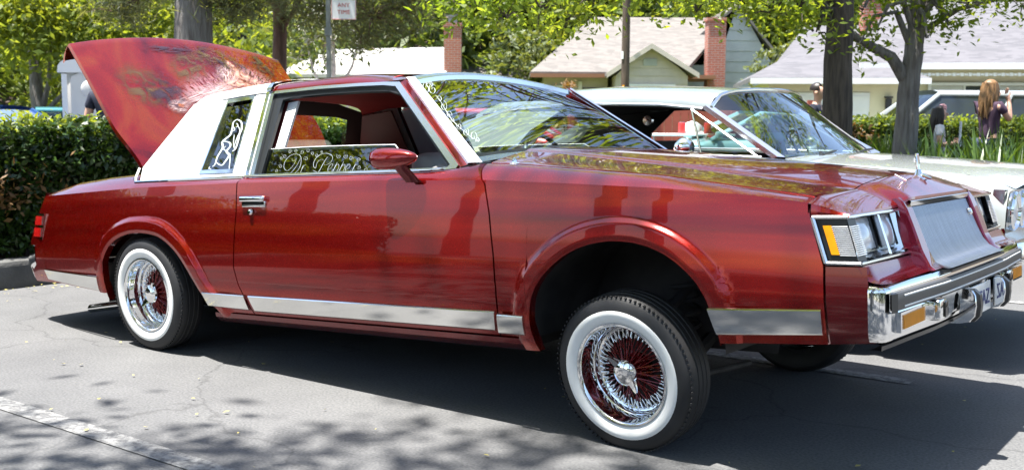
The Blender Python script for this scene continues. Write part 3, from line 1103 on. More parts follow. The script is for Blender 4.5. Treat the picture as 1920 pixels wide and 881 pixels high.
def ribbon(mb, pts, wid, fn):
    """Calligraphic stroke: a thin ribbon along 2-D points, thicker on its slanted down-strokes."""
    n = len(pts)
    rows = []
    for i in range(n):
        a, b = pts[max(i - 1, 0)], pts[min(i + 1, n - 1)]
        tx, tz = b[0] - a[0], b[1] - a[1]
        l = math.hypot(tx, tz) or 1
        nx, nz = -tz / l, tx / l
        w = wid * (0.45 + 0.75 * abs(tz / l)) * (0.4 + 0.6 * math.sin(math.pi * min(1, max(0, (i + .6) / n))))
        rows.append([fn(pts[i][0] - nx * w, pts[i][1] - nz * w), fn(pts[i][0] + nx * w, pts[i][1] + nz * w)])
    mb.grid(rows)
DOOR_SCRIPT = [(0.001, [(0.985, 0.998), (0.984, 0.997), (0.983, 0.995), (0.982, 0.993), (0.981, 0.991), (0.979, 0.990), (0.977, 0.989), (0.975, 0.988), (0.972, 0.988), (0.969, 0.988), (0.965, 0.989), (0.963, 0.989), (0.961, 0.990), (0.960, 0.991), (0.959, 0.992), (0.959, 0.994), (0.959, 0.995), (0.959, 0.996), (0.959, 0.997)]),
    (0.0023, [(0.985, 0.998), (0.985, 0.996), (0.986, 0.993), (0.986, 0.990), (0.986, 0.986), (0.986, 0.982), (0.985, 0.979), (0.984, 0.975), (0.982, 0.971), (0.981, 0.967), (0.978, 0.963), (0.976, 0.960), (0.973, 0.957), (0.971, 0.954), (0.968, 0.951), (0.964, 0.949), (0.961, 0.947), (0.957, 0.945), (0.954, 0.944), (0.950, 0.945), (0.945, 0.946), (0.941, 0.947), (0.936, 0.950), (0.932, 0.952), (0.928, 0.955), (0.925, 0.958), (0.922, 0.961), (0.920, 0.965), (0.918, 0.970), (0.916, 0.974), (0.915, 0.978), (0.915, 0.982), (0.916, 0.985), (0.917, 0.989), (0.918, 0.993), (0.920, 0.997), (0.922, 1.000), (0.925, 1.003), (0.928, 1.006), (0.932, 1.009), (0.936, 1.012), (0.941, 1.014), (0.945, 1.015), (0.951, 1.017), (0.956, 1.018), (0.963, 1.018), (0.969, 1.018), (0.975, 1.018), (0.980, 1.017), (0.986, 1.016), (0.991, 1.015), (0.995, 1.014), (1.000, 1.012), (1.004, 1.009), (1.008, 1.007), (1.011, 1.004), (1.015, 1.000), (1.018, 0.996), (1.020, 0.992), (1.022, 0.988), (1.024, 0.984), (1.026, 0.979), (1.028, 0.974), (1.029, 0.969), (1.030, 0.964), (1.030, 0.960), (1.029, 0.955), (1.028, 0.951), (1.026, 0.947), (1.024, 0.944), (1.021, 0.940), (1.018, 0.937), (1.014, 0.935), (1.011, 0.933), (1.007, 0.931), (1.003, 0.930), (0.998, 0.930), (0.994, 0.929), (0.989, 0.929), (0.984, 0.930), (0.978, 0.931), (0.973, 0.932), (0.967, 0.934), (0.962, 0.935), (0.956, 0.935), (0.951, 0.935), (0.945, 0.935), (0.940, 0.934), (0.934, 0.933), (0.930, 0.933), (0.927, 0.932)]),
    (0.002, [(1.011, 0.997), (1.011, 0.995), (1.011, 0.991), (1.011, 0.988), (1.010, 0.983), (1.010, 0.979), (1.009, 0.975), (1.007, 0.971), (1.006, 0.966), (1.004, 0.962), (1.001, 0.958), (0.999, 0.954), (0.997, 0.950), (0.994, 0.946), (0.991, 0.942), (0.988, 0.939), (0.985, 0.936), (0.982, 0.933), (0.978, 0.931), (0.974, 0.930), (0.969, 0.929), (0.964, 0.929), (0.960, 0.929), (0.956, 0.929), (0.953, 0.929)]),
    (0.0023, [(1.049, 0.967), (1.048, 0.966), (1.048, 0.963), (1.048, 0.961), (1.048, 0.958), (1.048, 0.955), (1.048, 0.951), (1.048, 0.948), (1.048, 0.944), (1.048, 0.940), (1.047, 0.936), (1.047, 0.933), (1.047, 0.931)]),
    (0.0017, [(1.050, 0.951), (1.051, 0.953), (1.051, 0.955), (1.052, 0.958), (1.053, 0.960), (1.054, 0.962), (1.055, 0.964), (1.057, 0.965), (1.059, 0.965), (1.062, 0.966), (1.064, 0.966), (1.067, 0.966), (1.068, 0.966)]),
    (0.0027, [(1.123, 0.943), (1.124, 0.942), (1.126, 0.941), (1.129, 0.941), (1.131, 0.940), (1.134, 0.939), (1.137, 0.938), (1.140, 0.937), (1.143, 0.936), (1.146, 0.935), (1.150, 0.934), (1.153, 0.933), (1.156, 0.933), (1.158, 0.933), (1.160, 0.933), (1.162, 0.934), (1.163, 0.935), (1.165, 0.936), (1.166, 0.939), (1.168, 0.943), (1.169, 0.948), (1.171, 0.953), (1.172, 0.959), (1.173, 0.965), (1.175, 0.970), (1.177, 0.974), (1.178, 0.978), (1.180, 0.982), (1.181, 0.985), (1.183, 0.989), (1.184, 0.991), (1.185, 0.994), (1.187, 0.996), (1.188, 0.997), (1.189, 0.999), (1.190, 1.000), (1.191, 1.000)]),
    (0.0023, [(1.164, 0.987), (1.162, 0.987), (1.159, 0.988), (1.156, 0.988), (1.152, 0.988), (1.149, 0.987), (1.146, 0.986), (1.143, 0.985), (1.140, 0.982), (1.138, 0.980), (1.136, 0.977), (1.134, 0.974), (1.133, 0.971), (1.133, 0.968), (1.133, 0.964), (1.135, 0.960), (1.136, 0.957), (1.136, 0.954), (1.136, 0.952), (1.135, 0.951), (1.133, 0.951), (1.130, 0.952), (1.128, 0.953), (1.125, 0.954), (1.123, 0.956), (1.120, 0.958), (1.118, 0.961), (1.116, 0.964), (1.113, 0.968), (1.112, 0.971), (1.111, 0.975), (1.111, 0.978), (1.111, 0.982), (1.112, 0.986), (1.113, 0.990), (1.115, 0.993), (1.117, 0.997), (1.120, 1.000), (1.123, 1.003), (1.127, 1.005), (1.132, 1.008), (1.136, 1.010), (1.141, 1.012), (1.147, 1.013), (1.152, 1.014), (1.159, 1.014), (1.165, 1.014), (1.171, 1.014), (1.177, 1.014), (1.183, 1.012), (1.190, 1.011), (1.196, 1.009), (1.202, 1.008), (1.208, 1.005), (1.212, 1.003), (1.216, 1.000), (1.218, 0.997), (1.221, 0.994), (1.222, 0.990), (1.223, 0.987), (1.224, 0.984), (1.223, 0.981), (1.222, 0.978), (1.221, 0.975), (1.219, 0.973), (1.217, 0.971), (1.214, 0.969), (1.211, 0.967), (1.208, 0.966), (1.204, 0.965), (1.200, 0.964), (1.196, 0.963), (1.192, 0.963), (1.189, 0.963), (1.186, 0.964), (1.184, 0.965), (1.181, 0.966), (1.180, 0.967), (1.178, 0.968)]),
    (0.002, [(1.217, 0.942), (1.219, 0.943), (1.222, 0.944), (1.225, 0.945), (1.228, 0.946), (1.231, 0.948), (1.233, 0.949), (1.235, 0.951), (1.237, 0.953), (1.238, 0.956), (1.239, 0.958), (1.240, 0.960), (1.240, 0.962), (1.239, 0.963), (1.238, 0.964), (1.236, 0.965), (1.234, 0.966), (1.232, 0.967), (1.230, 0.967), (1.228, 0.966), (1.226, 0.965), (1.224, 0.964), (1.222, 0.963), (1.220, 0.961), (1.219, 0.959), (1.218, 0.957), (1.218, 0.955), (1.217, 0.952), (1.217, 0.949), (1.217, 0.946), (1.217, 0.944), (1.218, 0.941), (1.220, 0.938), (1.222, 0.936), (1.224, 0.933), (1.226, 0.931), (1.228, 0.929), (1.230, 0.929), (1.233, 0.928), (1.236, 0.928), (1.238, 0.929), (1.241, 0.930), (1.243, 0.931), (1.245, 0.932), (1.247, 0.934), (1.249, 0.937), (1.250, 0.939), (1.252, 0.941), (1.252, 0.943)]),
    (0.0023, [(1.261, 0.973), (1.261, 0.971), (1.260, 0.967), (1.259, 0.963), (1.258, 0.958), (1.257, 0.954), (1.256, 0.949), (1.255, 0.944), (1.254, 0.938), (1.252, 0.932), (1.251, 0.926), (1.250, 0.922), (1.250, 0.918)]),
    (0.002, [(1.256, 0.936), (1.256, 0.939), (1.257, 0.943), (1.257, 0.947), (1.258, 0.951), (1.259, 0.955), (1.260, 0.958), (1.262, 0.960), (1.264, 0.962), (1.266, 0.963), (1.269, 0.964), (1.271, 0.964), (1.273, 0.964), (1.275, 0.963), (1.276, 0.961), (1.278, 0.959), (1.280, 0.956), (1.281, 0.954), (1.282, 0.951), (1.282, 0.949), (1.282, 0.946), (1.281, 0.943), (1.281, 0.940), (1.280, 0.938), (1.278, 0.936), (1.276, 0.934), (1.274, 0.933), (1.271, 0.933), (1.269, 0.932), (1.266, 0.932), (1.265, 0.932)]),
    (0.0023, [(1.300, 0.975), (1.300, 0.972), (1.299, 0.968), (1.298, 0.963), (1.297, 0.958), (1.296, 0.953), (1.294, 0.948), (1.293, 0.943), (1.291, 0.937), (1.290, 0.931), (1.288, 0.925), (1.287, 0.921), (1.286, 0.917)]),
    (0.002, [(1.294, 0.935), (1.294, 0.938), (1.295, 0.942), (1.296, 0.946), (1.296, 0.950), (1.297, 0.954), (1.299, 0.957), (1.300, 0.959), (1.302, 0.961), (1.305, 0.962), (1.307, 0.963), (1.309, 0.963), (1.311, 0.963), (1.313, 0.962), (1.315, 0.960), (1.316, 0.958), (1.318, 0.955), (1.319, 0.953), (1.320, 0.950), (1.320, 0.948), (1.320, 0.945), (1.319, 0.942), (1.319, 0.939), (1.318, 0.937), (1.316, 0.935), (1.315, 0.933), (1.312, 0.932), (1.310, 0.932), (1.307, 0.931), (1.305, 0.931), (1.303, 0.931)]),
    (0.002, [(1.328, 0.938), (1.330, 0.938), (1.332, 0.939), (1.335, 0.941), (1.337, 0.942), (1.340, 0.943), (1.342, 0.945), (1.344, 0.947), (1.345, 0.949), (1.347, 0.951), (1.348, 0.953), (1.348, 0.955), (1.348, 0.957), (1.347, 0.958), (1.346, 0.960), (1.344, 0.961), (1.342, 0.962), (1.339, 0.962), (1.338, 0.962), (1.336, 0.962), (1.335, 0.961), (1.333, 0.960), (1.332, 0.958), (1.330, 0.956), (1.329, 0.954), (1.329, 0.952), (1.328, 0.950), (1.327, 0.948), (1.326, 0.946), (1.326, 0.943), (1.327, 0.941), (1.328, 0.938), (1.329, 0.935), (1.331, 0.932), (1.333, 0.930), (1.335, 0.927), (1.338, 0.926), (1.340, 0.925), (1.343, 0.925), (1.346, 0.925), (1.348, 0.925), (1.351, 0.926), (1.353, 0.927), (1.355, 0.929), (1.357, 0.931), (1.359, 0.934), (1.360, 0.936), (1.361, 0.938), (1.362, 0.940)]),
    (0.0023, [(1.377, 0.962), (1.377, 0.960), (1.376, 0.958), (1.376, 0.955), (1.375, 0.952), (1.375, 0.949), (1.374, 0.946), (1.374, 0.942), (1.373, 0.938), (1.373, 0.934), (1.372, 0.930), (1.372, 0.927), (1.372, 0.925)]),
    (0.0017, [(1.375, 0.944), (1.375, 0.946), (1.376, 0.948), (1.376, 0.951), (1.377, 0.953), (1.378, 0.956), (1.379, 0.958), (1.381, 0.959), (1.383, 0.959), (1.386, 0.959), (1.389, 0.959), (1.391, 0.959), (1.392, 0.960)]),
    (0.0018, [(0.939, 1.028), (0.933, 1.034), (0.924, 1.037), (0.917, 1.036), (0.915, 1.033), (0.917, 1.028), (0.922, 1.025), (0.927, 1.024), (0.931, 1.025), (0.932, 1.028), (0.930, 1.030), (0.927, 1.031), (0.924, 1.031), (0.924, 1.030)]),
    (0.0018, [(0.974, 1.023), (0.964, 1.025), (0.957, 1.029), (0.953, 1.034), (0.955, 1.038), (0.960, 1.039), (0.966, 1.037), (0.971, 1.034), (0.972, 1.031), (0.970, 1.029), (0.967, 1.029), (0.964, 1.030), (0.962, 1.032), (0.963, 1.033)]),
    (0.0018, [(0.997, 1.021), (1.006, 1.018), (1.015, 1.018), (1.019, 1.021), (1.018, 1.026), (1.012, 1.030), (1.006, 1.032), (1.001, 1.031), (0.999, 1.028), (1.001, 1.026), (1.005, 1.024), (1.008, 1.023), (1.010, 1.024), (1.009, 1.026)]),
    (0.0018, [(1.027, 1.039), (1.034, 1.041), (1.044, 1.039), (1.052, 1.034), (1.054, 1.029), (1.052, 1.025), (1.046, 1.025), (1.040, 1.027), (1.036, 1.030), (1.035, 1.033), (1.038, 1.034), (1.041, 1.034), (1.044, 1.033), (1.044, 1.031)]),
    (0.0018, [(1.085, 1.025), (1.076, 1.025), (1.071, 1.022), (1.072, 1.018), (1.076, 1.014), (1.083, 1.011), (1.088, 1.012), (1.090, 1.014), (1.089, 1.017), (1.086, 1.019), (1.082, 1.020), (1.080, 1.019), (1.080, 1.018), (1.081, 1.017)]),
    (0.0018, [(1.129, 1.005), (1.127, 1.001), (1.120, 1.000), (1.113, 1.002), (1.107, 1.006), (1.106, 1.010), (1.109, 1.013), (1.114, 1.013), (1.118, 1.011), (1.121, 1.008), (1.120, 1.006), (1.118, 1.005), (1.116, 1.006), (1.115, 1.007)]),
    (0.0018, [(1.140, 1.015), (1.144, 1.016), (1.145, 1.020), (1.142, 1.023), (1.137, 1.025), (1.133, 1.026), (1.131, 1.024), (1.131, 1.022), (1.133, 1.020), (1.136, 1.019), (1.138, 1.019), (1.139, 1.020), (1.138, 1.021), (1.137, 1.022)]),
    (0.0018, [(1.037, 0.991), (1.034, 0.998), (1.038, 1.002), (1.046, 1.003), (1.055, 1.000), (1.060, 0.995), (1.061, 0.991), (1.057, 0.989), (1.052, 0.989), (1.047, 0.991), (1.045, 0.994), (1.046, 0.996), (1.048, 0.997), (1.050, 0.996)]),
    (0.0018, [(1.244, 1.007), (1.242, 1.002), (1.246, 0.996), (1.254, 0.991), (1.262, 0.990), (1.267, 0.993), (1.267, 0.997), (1.264, 1.001), (1.258, 1.003), (1.254, 1.002), (1.252, 1.001), (1.253, 0.998), (1.255, 0.997), (1.258, 0.997)]),
    (0.0018, [(1.304, 1.005), (1.312, 0.998), (1.313, 0.992), (1.308, 0.988), (1.300, 0.989), (1.293, 0.992), (1.289, 0.997), (1.289, 1.000), (1.293, 1.002), (1.298, 1.001), (1.302, 0.999), (1.303, 0.996), (1.302, 0.995), (1.300, 0.995)]),
    (0.0018, [(1.354, 0.982), (1.351, 0.988), (1.343, 0.993), (1.335, 0.994), (1.330, 0.992), (1.329, 0.988), (1.332, 0.984), (1.337, 0.982), (1.342, 0.981), (1.344, 0.983), (1.344, 0.986), (1.342, 0.987), (1.339, 0.988), (1.337, 0.988)]),
    (0.0018, [(1.392, 0.970), (1.383, 0.974), (1.378, 0.980), (1.378, 0.985), (1.383, 0.987), (1.389, 0.986), (1.395, 0.983), (1.397, 0.979), (1.396, 0.977), (1.393, 0.976), (1.389, 0.977), (1.387, 0.979), (1.387, 0.980), (1.388, 0.981)]),
    (0.0018, [(1.393, 0.947), (1.400, 0.942), (1.408, 0.940), (1.414, 0.941), (1.416, 0.945), (1.413, 0.949), (1.409, 0.952), (1.403, 0.953), (1.400, 0.951), (1.400, 0.949), (1.402, 0.947), (1.405, 0.946), (1.407, 0.946), (1.408, 0.947)]),
    (0.0018, [(1.440, 0.947), (1.448, 0.946), (1.456, 0.942), (1.460, 0.937), (1.459, 0.933), (1.454, 0.931), (1.448, 0.932), (1.444, 0.935), (1.442, 0.938), (1.444, 0.941), (1.447, 0.941), (1.450, 0.940), (1.452, 0.938), (1.451, 0.937)]),
    (0.0018, [(1.429, 0.933), (1.423, 0.935), (1.418, 0.935), (1.415, 0.932), (1.417, 0.929), (1.421, 0.926), (1.425, 0.925), (1.428, 0.926), (1.428, 0.928), (1.427, 0.930), (1.425, 0.931), (1.423, 0.931), (1.422, 0.930), (1.422, 0.929)]),
    (0.0018, [(0.917, 1.004), (0.910, 1.001), (0.901, 1.003), (0.894, 1.007), (0.890, 1.012), (0.892, 1.015), (0.897, 1.016), (0.903, 1.015), (0.907, 1.012), (0.908, 1.009), (0.906, 1.008), (0.903, 1.008), (0.901, 1.009), (0.900, 1.010)]),
    (0.0018, [(0.880, 0.994), (0.887, 0.994), (0.891, 0.997), (0.889, 1.001), (0.885, 1.005), (0.879, 1.007), (0.874, 1.006), (0.873, 1.004), (0.875, 1.001), (0.878, 0.999), (0.881, 0.999), (0.883, 1.000), (0.883, 1.001), (0.881, 1.002)]),
    (0.0018, [(0.880, 0.967), (0.882, 0.972), (0.889, 0.974), (0.897, 0.972), (0.904, 0.968), (0.906, 0.963), (0.904, 0.960), (0.899, 0.960), (0.893, 0.962), (0.890, 0.964), (0.890, 0.967), (0.892, 0.968), (0.895, 0.967), (0.897, 0.966)]),
    (0.0018, [(1.191, 0.931), (1.186, 0.928), (1.186, 0.924), (1.191, 0.919), (1.198, 0.917), (1.203, 0.917), (1.206, 0.919), (1.204, 0.923), (1.201, 0.925), (1.197, 0.926), (1.194, 0.925), (1.194, 0.924), (1.195, 0.922), (1.197, 0.922)]),
    (0.0018, [(1.327, 0.922), (1.329, 0.918), (1.327, 0.915), (1.323, 0.915), (1.318, 0.916), (1.315, 0.919), (1.314, 0.921), (1.316, 0.922), (1.319, 0.922), (1.321, 0.921), (1.323, 0.920), (1.323, 0.919), (1.321, 0.918), (1.320, 0.919)]),
    (0.0018, [(1.465, 0.919), (1.466, 0.923), (1.462, 0.928), (1.456, 0.931), (1.451, 0.931), (1.448, 0.929), (1.448, 0.926), (1.451, 0.923), (1.455, 0.922), (1.458, 0.922), (1.459, 0.924), (1.458, 0.925), (1.456, 0.926), (1.455, 0.926)]),
    (0.0018, [(0.879, 0.940), (0.872, 0.944), (0.870, 0.949), (0.873, 0.952), (0.879, 0.953), (0.885, 0.950), (0.889, 0.947), (0.889, 0.944), (0.887, 0.943), (0.883, 0.943), (0.879, 0.945), (0.878, 0.946), (0.879, 0.948), (0.881, 0.948)])]
OPERA_FIGURE = [(0.006, [(0.467, 1.195), (0.462, 1.194), (0.455, 1.192), (0.448, 1.188), (0.445, 1.184), (0.445, 1.177), (0.448, 1.169), (0.452, 1.161), (0.454, 1.153), (0.457, 1.145), (0.459, 1.136), (0.460, 1.128), (0.459, 1.122), (0.455, 1.116), (0.449, 1.112), (0.442, 1.108), (0.436, 1.104), (0.431, 1.100), (0.425, 1.096), (0.420, 1.092), (0.418, 1.087), (0.422, 1.081), (0.428, 1.076), (0.435, 1.069), (0.439, 1.061), (0.438, 1.052), (0.434, 1.041), (0.430, 1.030), (0.427, 1.019), (0.427, 1.009), (0.429, 0.999), (0.431, 0.990), (0.431, 0.983), (0.429, 0.978), (0.425, 0.975), (0.421, 0.973), (0.419, 0.971)]),
    (0.006, [(0.467, 1.195), (0.474, 1.193), (0.484, 1.190), (0.495, 1.186), (0.504, 1.181), (0.512, 1.174), (0.518, 1.166), (0.524, 1.157), (0.528, 1.149), (0.530, 1.141), (0.529, 1.134), (0.528, 1.126), (0.528, 1.119), (0.530, 1.111), (0.532, 1.103), (0.535, 1.096), (0.537, 1.088), (0.539, 1.079), (0.541, 1.068), (0.541, 1.059), (0.541, 1.052), (0.538, 1.047), (0.533, 1.044), (0.528, 1.042), (0.524, 1.040)]),
    (0.006, [(0.419, 1.093), (0.430, 1.091), (0.445, 1.090), (0.461, 1.087), (0.473, 1.084), (0.481, 1.081), (0.488, 1.076), (0.492, 1.071), (0.494, 1.065), (0.492, 1.060), (0.487, 1.054), (0.481, 1.047), (0.480, 1.042), (0.486, 1.037), (0.496, 1.032), (0.505, 1.028), (0.511, 1.023), (0.512, 1.016), (0.509, 1.008), (0.505, 1.000), (0.501, 0.993), (0.498, 0.987), (0.495, 0.982), (0.490, 0.977), (0.484, 0.976), (0.473, 0.977), (0.459, 0.981), (0.446, 0.986), (0.437, 0.989)]),
    (0.003, [(0.473, 1.176), (0.477, 1.174), (0.483, 1.170), (0.488, 1.166), (0.491, 1.163), (0.490, 1.161), (0.487, 1.159), (0.483, 1.158), (0.480, 1.157)]),
    (0.003, [(0.452, 1.165), (0.457, 1.161), (0.466, 1.155), (0.473, 1.150), (0.478, 1.145), (0.478, 1.143), (0.474, 1.141), (0.470, 1.140), (0.467, 1.140)]),
    (0.003, [(0.489, 1.120), (0.493, 1.112), (0.498, 1.100), (0.504, 1.088), (0.511, 1.077), (0.518, 1.067), (0.527, 1.058), (0.534, 1.051), (0.540, 1.046)]),
    (0.003, [(0.517, 1.028), (0.521, 1.020), (0.527, 1.009), (0.534, 0.997), (0.539, 0.986), (0.543, 0.977), (0.547, 0.968), (0.551, 0.961), (0.553, 0.956)]),
    (0.003, [(0.460, 1.067), (0.457, 1.065), (0.452, 1.062), (0.448, 1.058), (0.448, 1.055), (0.454, 1.052), (0.464, 1.048), (0.473, 1.044), (0.480, 1.042)]),
    (0.003, [(0.399, 0.972), (0.398, 0.970), (0.396, 0.968), (0.395, 0.965), (0.395, 0.963), (0.399, 0.962), (0.406, 0.961), (0.412, 0.960), (0.417, 0.959)]),
    (0.003, [(0.491, 1.163), (0.497, 1.159), (0.506, 1.152), (0.515, 1.145), (0.521, 1.137), (0.523, 1.129), (0.522, 1.119), (0.521, 1.110), (0.520, 1.101), (0.520, 1.091), (0.522, 1.080), (0.523, 1.071), (0.523, 1.064)])]
SCREEN_SCROLL = [(0.0035, [(-0.502, 0.878), (-0.481, 0.932), (-0.489, 0.958), (-0.518, 0.949), (-0.555, 0.915), (-0.585, 0.872), (-0.598, 0.837), (-0.594, 0.821), (-0.576, 0.826), (-0.555, 0.846), (-0.539, 0.870), (-0.533, 0.887), (-0.537, 0.892), (-0.546, 0.887)]),
    (0.0035, [(-0.467, 0.884), (-0.474, 0.911), (-0.454, 0.962), (-0.417, 1.016), (-0.378, 1.052), (-0.351, 1.060), (-0.346, 1.041), (-0.360, 1.007), (-0.384, 0.974), (-0.406, 0.954), (-0.420, 0.951), (-0.421, 0.963), (-0.413, 0.979), (-0.403, 0.991)]),
    (0.0035, [(-0.347, 1.013), (-0.371, 0.969), (-0.374, 0.941), (-0.358, 0.937), (-0.332, 0.955), (-0.305, 0.986), (-0.289, 1.016), (-0.287, 1.034), (-0.297, 1.036), (-0.313, 1.024), (-0.328, 1.007), (-0.335, 0.992), (-0.334, 0.986), (-0.329, 0.987)]),
    (0.0035, [(-0.555, 0.676), (-0.559, 0.648), (-0.579, 0.611), (-0.606, 0.580), (-0.629, 0.564), (-0.641, 0.568), (-0.639, 0.586), (-0.627, 0.609), (-0.610, 0.628), (-0.597, 0.637), (-0.591, 0.634), (-0.593, 0.624), (-0.599, 0.613), (-0.606, 0.606)]),
    (0.0035, [(-0.634, 0.479), (-0.614, 0.509), (-0.606, 0.533), (-0.612, 0.543), (-0.627, 0.537), (-0.645, 0.521), (-0.658, 0.501), (-0.663, 0.485), (-0.660, 0.480), (-0.650, 0.483), (-0.641, 0.493), (-0.634, 0.503), (-0.633, 0.509), (-0.636, 0.510)]),
    (0.0035, [(-0.691, 0.404), (-0.685, 0.421), (-0.672, 0.441), (-0.657, 0.455), (-0.646, 0.459), (-0.643, 0.453), (-0.647, 0.441), (-0.655, 0.428), (-0.664, 0.420), (-0.670, 0.418), (-0.672, 0.421), (-0.670, 0.428), (-0.665, 0.433), (-0.662, 0.436)]),
    (0.0035, [(-0.656, 0.395), (-0.677, 0.369), (-0.689, 0.345), (-0.688, 0.331), (-0.678, 0.330), (-0.662, 0.341), (-0.648, 0.358), (-0.641, 0.373), (-0.641, 0.382), (-0.648, 0.382), (-0.657, 0.376), (-0.663, 0.367), (-0.666, 0.360), (-0.665, 0.358)]),
    (0.0035, [(-0.613, 0.328), (-0.628, 0.298), (-0.650, 0.271), (-0.672, 0.257), (-0.684, 0.258), (-0.685, 0.272), (-0.675, 0.291), (-0.661, 0.308), (-0.648, 0.317), (-0.641, 0.316), (-0.641, 0.308), (-0.646, 0.298), (-0.653, 0.290), (-0.658, 0.288)]),
    (0.0035, [(-0.650, 0.183), (-0.619, 0.213), (-0.597, 0.246), (-0.591, 0.272), (-0.600, 0.281), (-0.620, 0.273), (-0.640, 0.253), (-0.654, 0.231), (-0.658, 0.216), (-0.652, 0.211), (-0.641, 0.216), (-0.631, 0.227), (-0.625, 0.237), (-0.625, 0.242)]),
    (0.0035, [(-0.654, 0.180), (-0.641, 0.200), (-0.625, 0.215), (-0.612, 0.221), (-0.607, 0.216), (-0.610, 0.204), (-0.618, 0.190), (-0.628, 0.181), (-0.636, 0.178), (-0.639, 0.181), (-0.637, 0.188), (-0.632, 0.194), (-0.628, 0.198), (-0.625, 0.198)]),
    (0.0035, [(-0.153, 1.134), (-0.192, 1.100), (-0.225, 1.056), (-0.241, 1.020), (-0.237, 1.002), (-0.218, 1.006), (-0.193, 1.028), (-0.172, 1.056), (-0.162, 1.079), (-0.165, 1.089), (-0.176, 1.085), (-0.189, 1.073), (-0.198, 1.059), (-0.200, 1.052)]),
    (0.0035, [(-0.096, 1.080), (-0.122, 1.046), (-0.148, 1.024), (-0.165, 1.020), (-0.168, 1.032), (-0.158, 1.055), (-0.141, 1.078), (-0.124, 1.092), (-0.113, 1.095), (-0.112, 1.087), (-0.118, 1.073), (-0.128, 1.062), (-0.135, 1.057), (-0.138, 1.058)]),
    (0.0035, [(0.018, 1.060), (0.043, 1.076), (0.070, 1.104), (0.087, 1.133), (0.091, 1.151), (0.081, 1.154), (0.064, 1.143), (0.047, 1.125), (0.037, 1.107), (0.035, 1.097), (0.041, 1.096), (0.050, 1.102), (0.057, 1.111), (0.060, 1.118)]),
    (0.0035, [(-0.590, 0.707), (-0.569, 0.732), (-0.550, 0.744), (-0.541, 0.740), (-0.543, 0.725), (-0.554, 0.705), (-0.569, 0.688), (-0.580, 0.681), (-0.586, 0.683), (-0.584, 0.693), (-0.578, 0.704), (-0.571, 0.712), (-0.566, 0.714), (-0.564, 0.711)]),
    (0.0035, [(-0.469, 0.918), (-0.499, 0.907), (-0.533, 0.873), (-0.561, 0.832), (-0.572, 0.799), (-0.565, 0.786), (-0.547, 0.793), (-0.524, 0.814), (-0.508, 0.839), (-0.501, 0.858), (-0.506, 0.865), (-0.516, 0.860), (-0.527, 0.848), (-0.532, 0.838)]),
    (0.0035, [(-0.467, 0.915), (-0.501, 0.882), (-0.525, 0.873), (-0.532, 0.887), (-0.522, 0.917), (-0.501, 0.949), (-0.478, 0.971), (-0.463, 0.978), (-0.459, 0.968), (-0.465, 0.950), (-0.477, 0.933), (-0.489, 0.922), (-0.495, 0.921), (-0.495, 0.927)]),
    (0.004, [(-0.564, 0.760), (-0.567, 0.747), (-0.571, 0.728), (-0.575, 0.706), (-0.581, 0.685), (-0.588, 0.665), (-0.597, 0.644), (-0.605, 0.623), (-0.613, 0.602), (-0.621, 0.581), (-0.627, 0.560), (-0.634, 0.540), (-0.640, 0.520), (-0.646, 0.502), (-0.651, 0.485), (-0.656, 0.468), (-0.661, 0.450), (-0.664, 0.428), (-0.666, 0.406), (-0.668, 0.383), (-0.668, 0.363), (-0.667, 0.347), (-0.665, 0.333), (-0.662, 0.319), (-0.660, 0.303), (-0.658, 0.285), (-0.657, 0.264), (-0.656, 0.244), (-0.653, 0.227), (-0.646, 0.213), (-0.638, 0.201), (-0.629, 0.192), (-0.624, 0.185)]),
    (0.004, [(-0.552, 0.891), (-0.536, 0.903), (-0.514, 0.922), (-0.488, 0.942), (-0.463, 0.959), (-0.439, 0.975), (-0.412, 0.991), (-0.387, 1.004), (-0.363, 1.012), (-0.342, 1.013), (-0.324, 1.008), (-0.306, 1.003), (-0.287, 1.004), (-0.267, 1.013), (-0.247, 1.027), (-0.225, 1.043), (-0.203, 1.056), (-0.176, 1.065), (-0.147, 1.072), (-0.120, 1.077), (-0.101, 1.081)])]

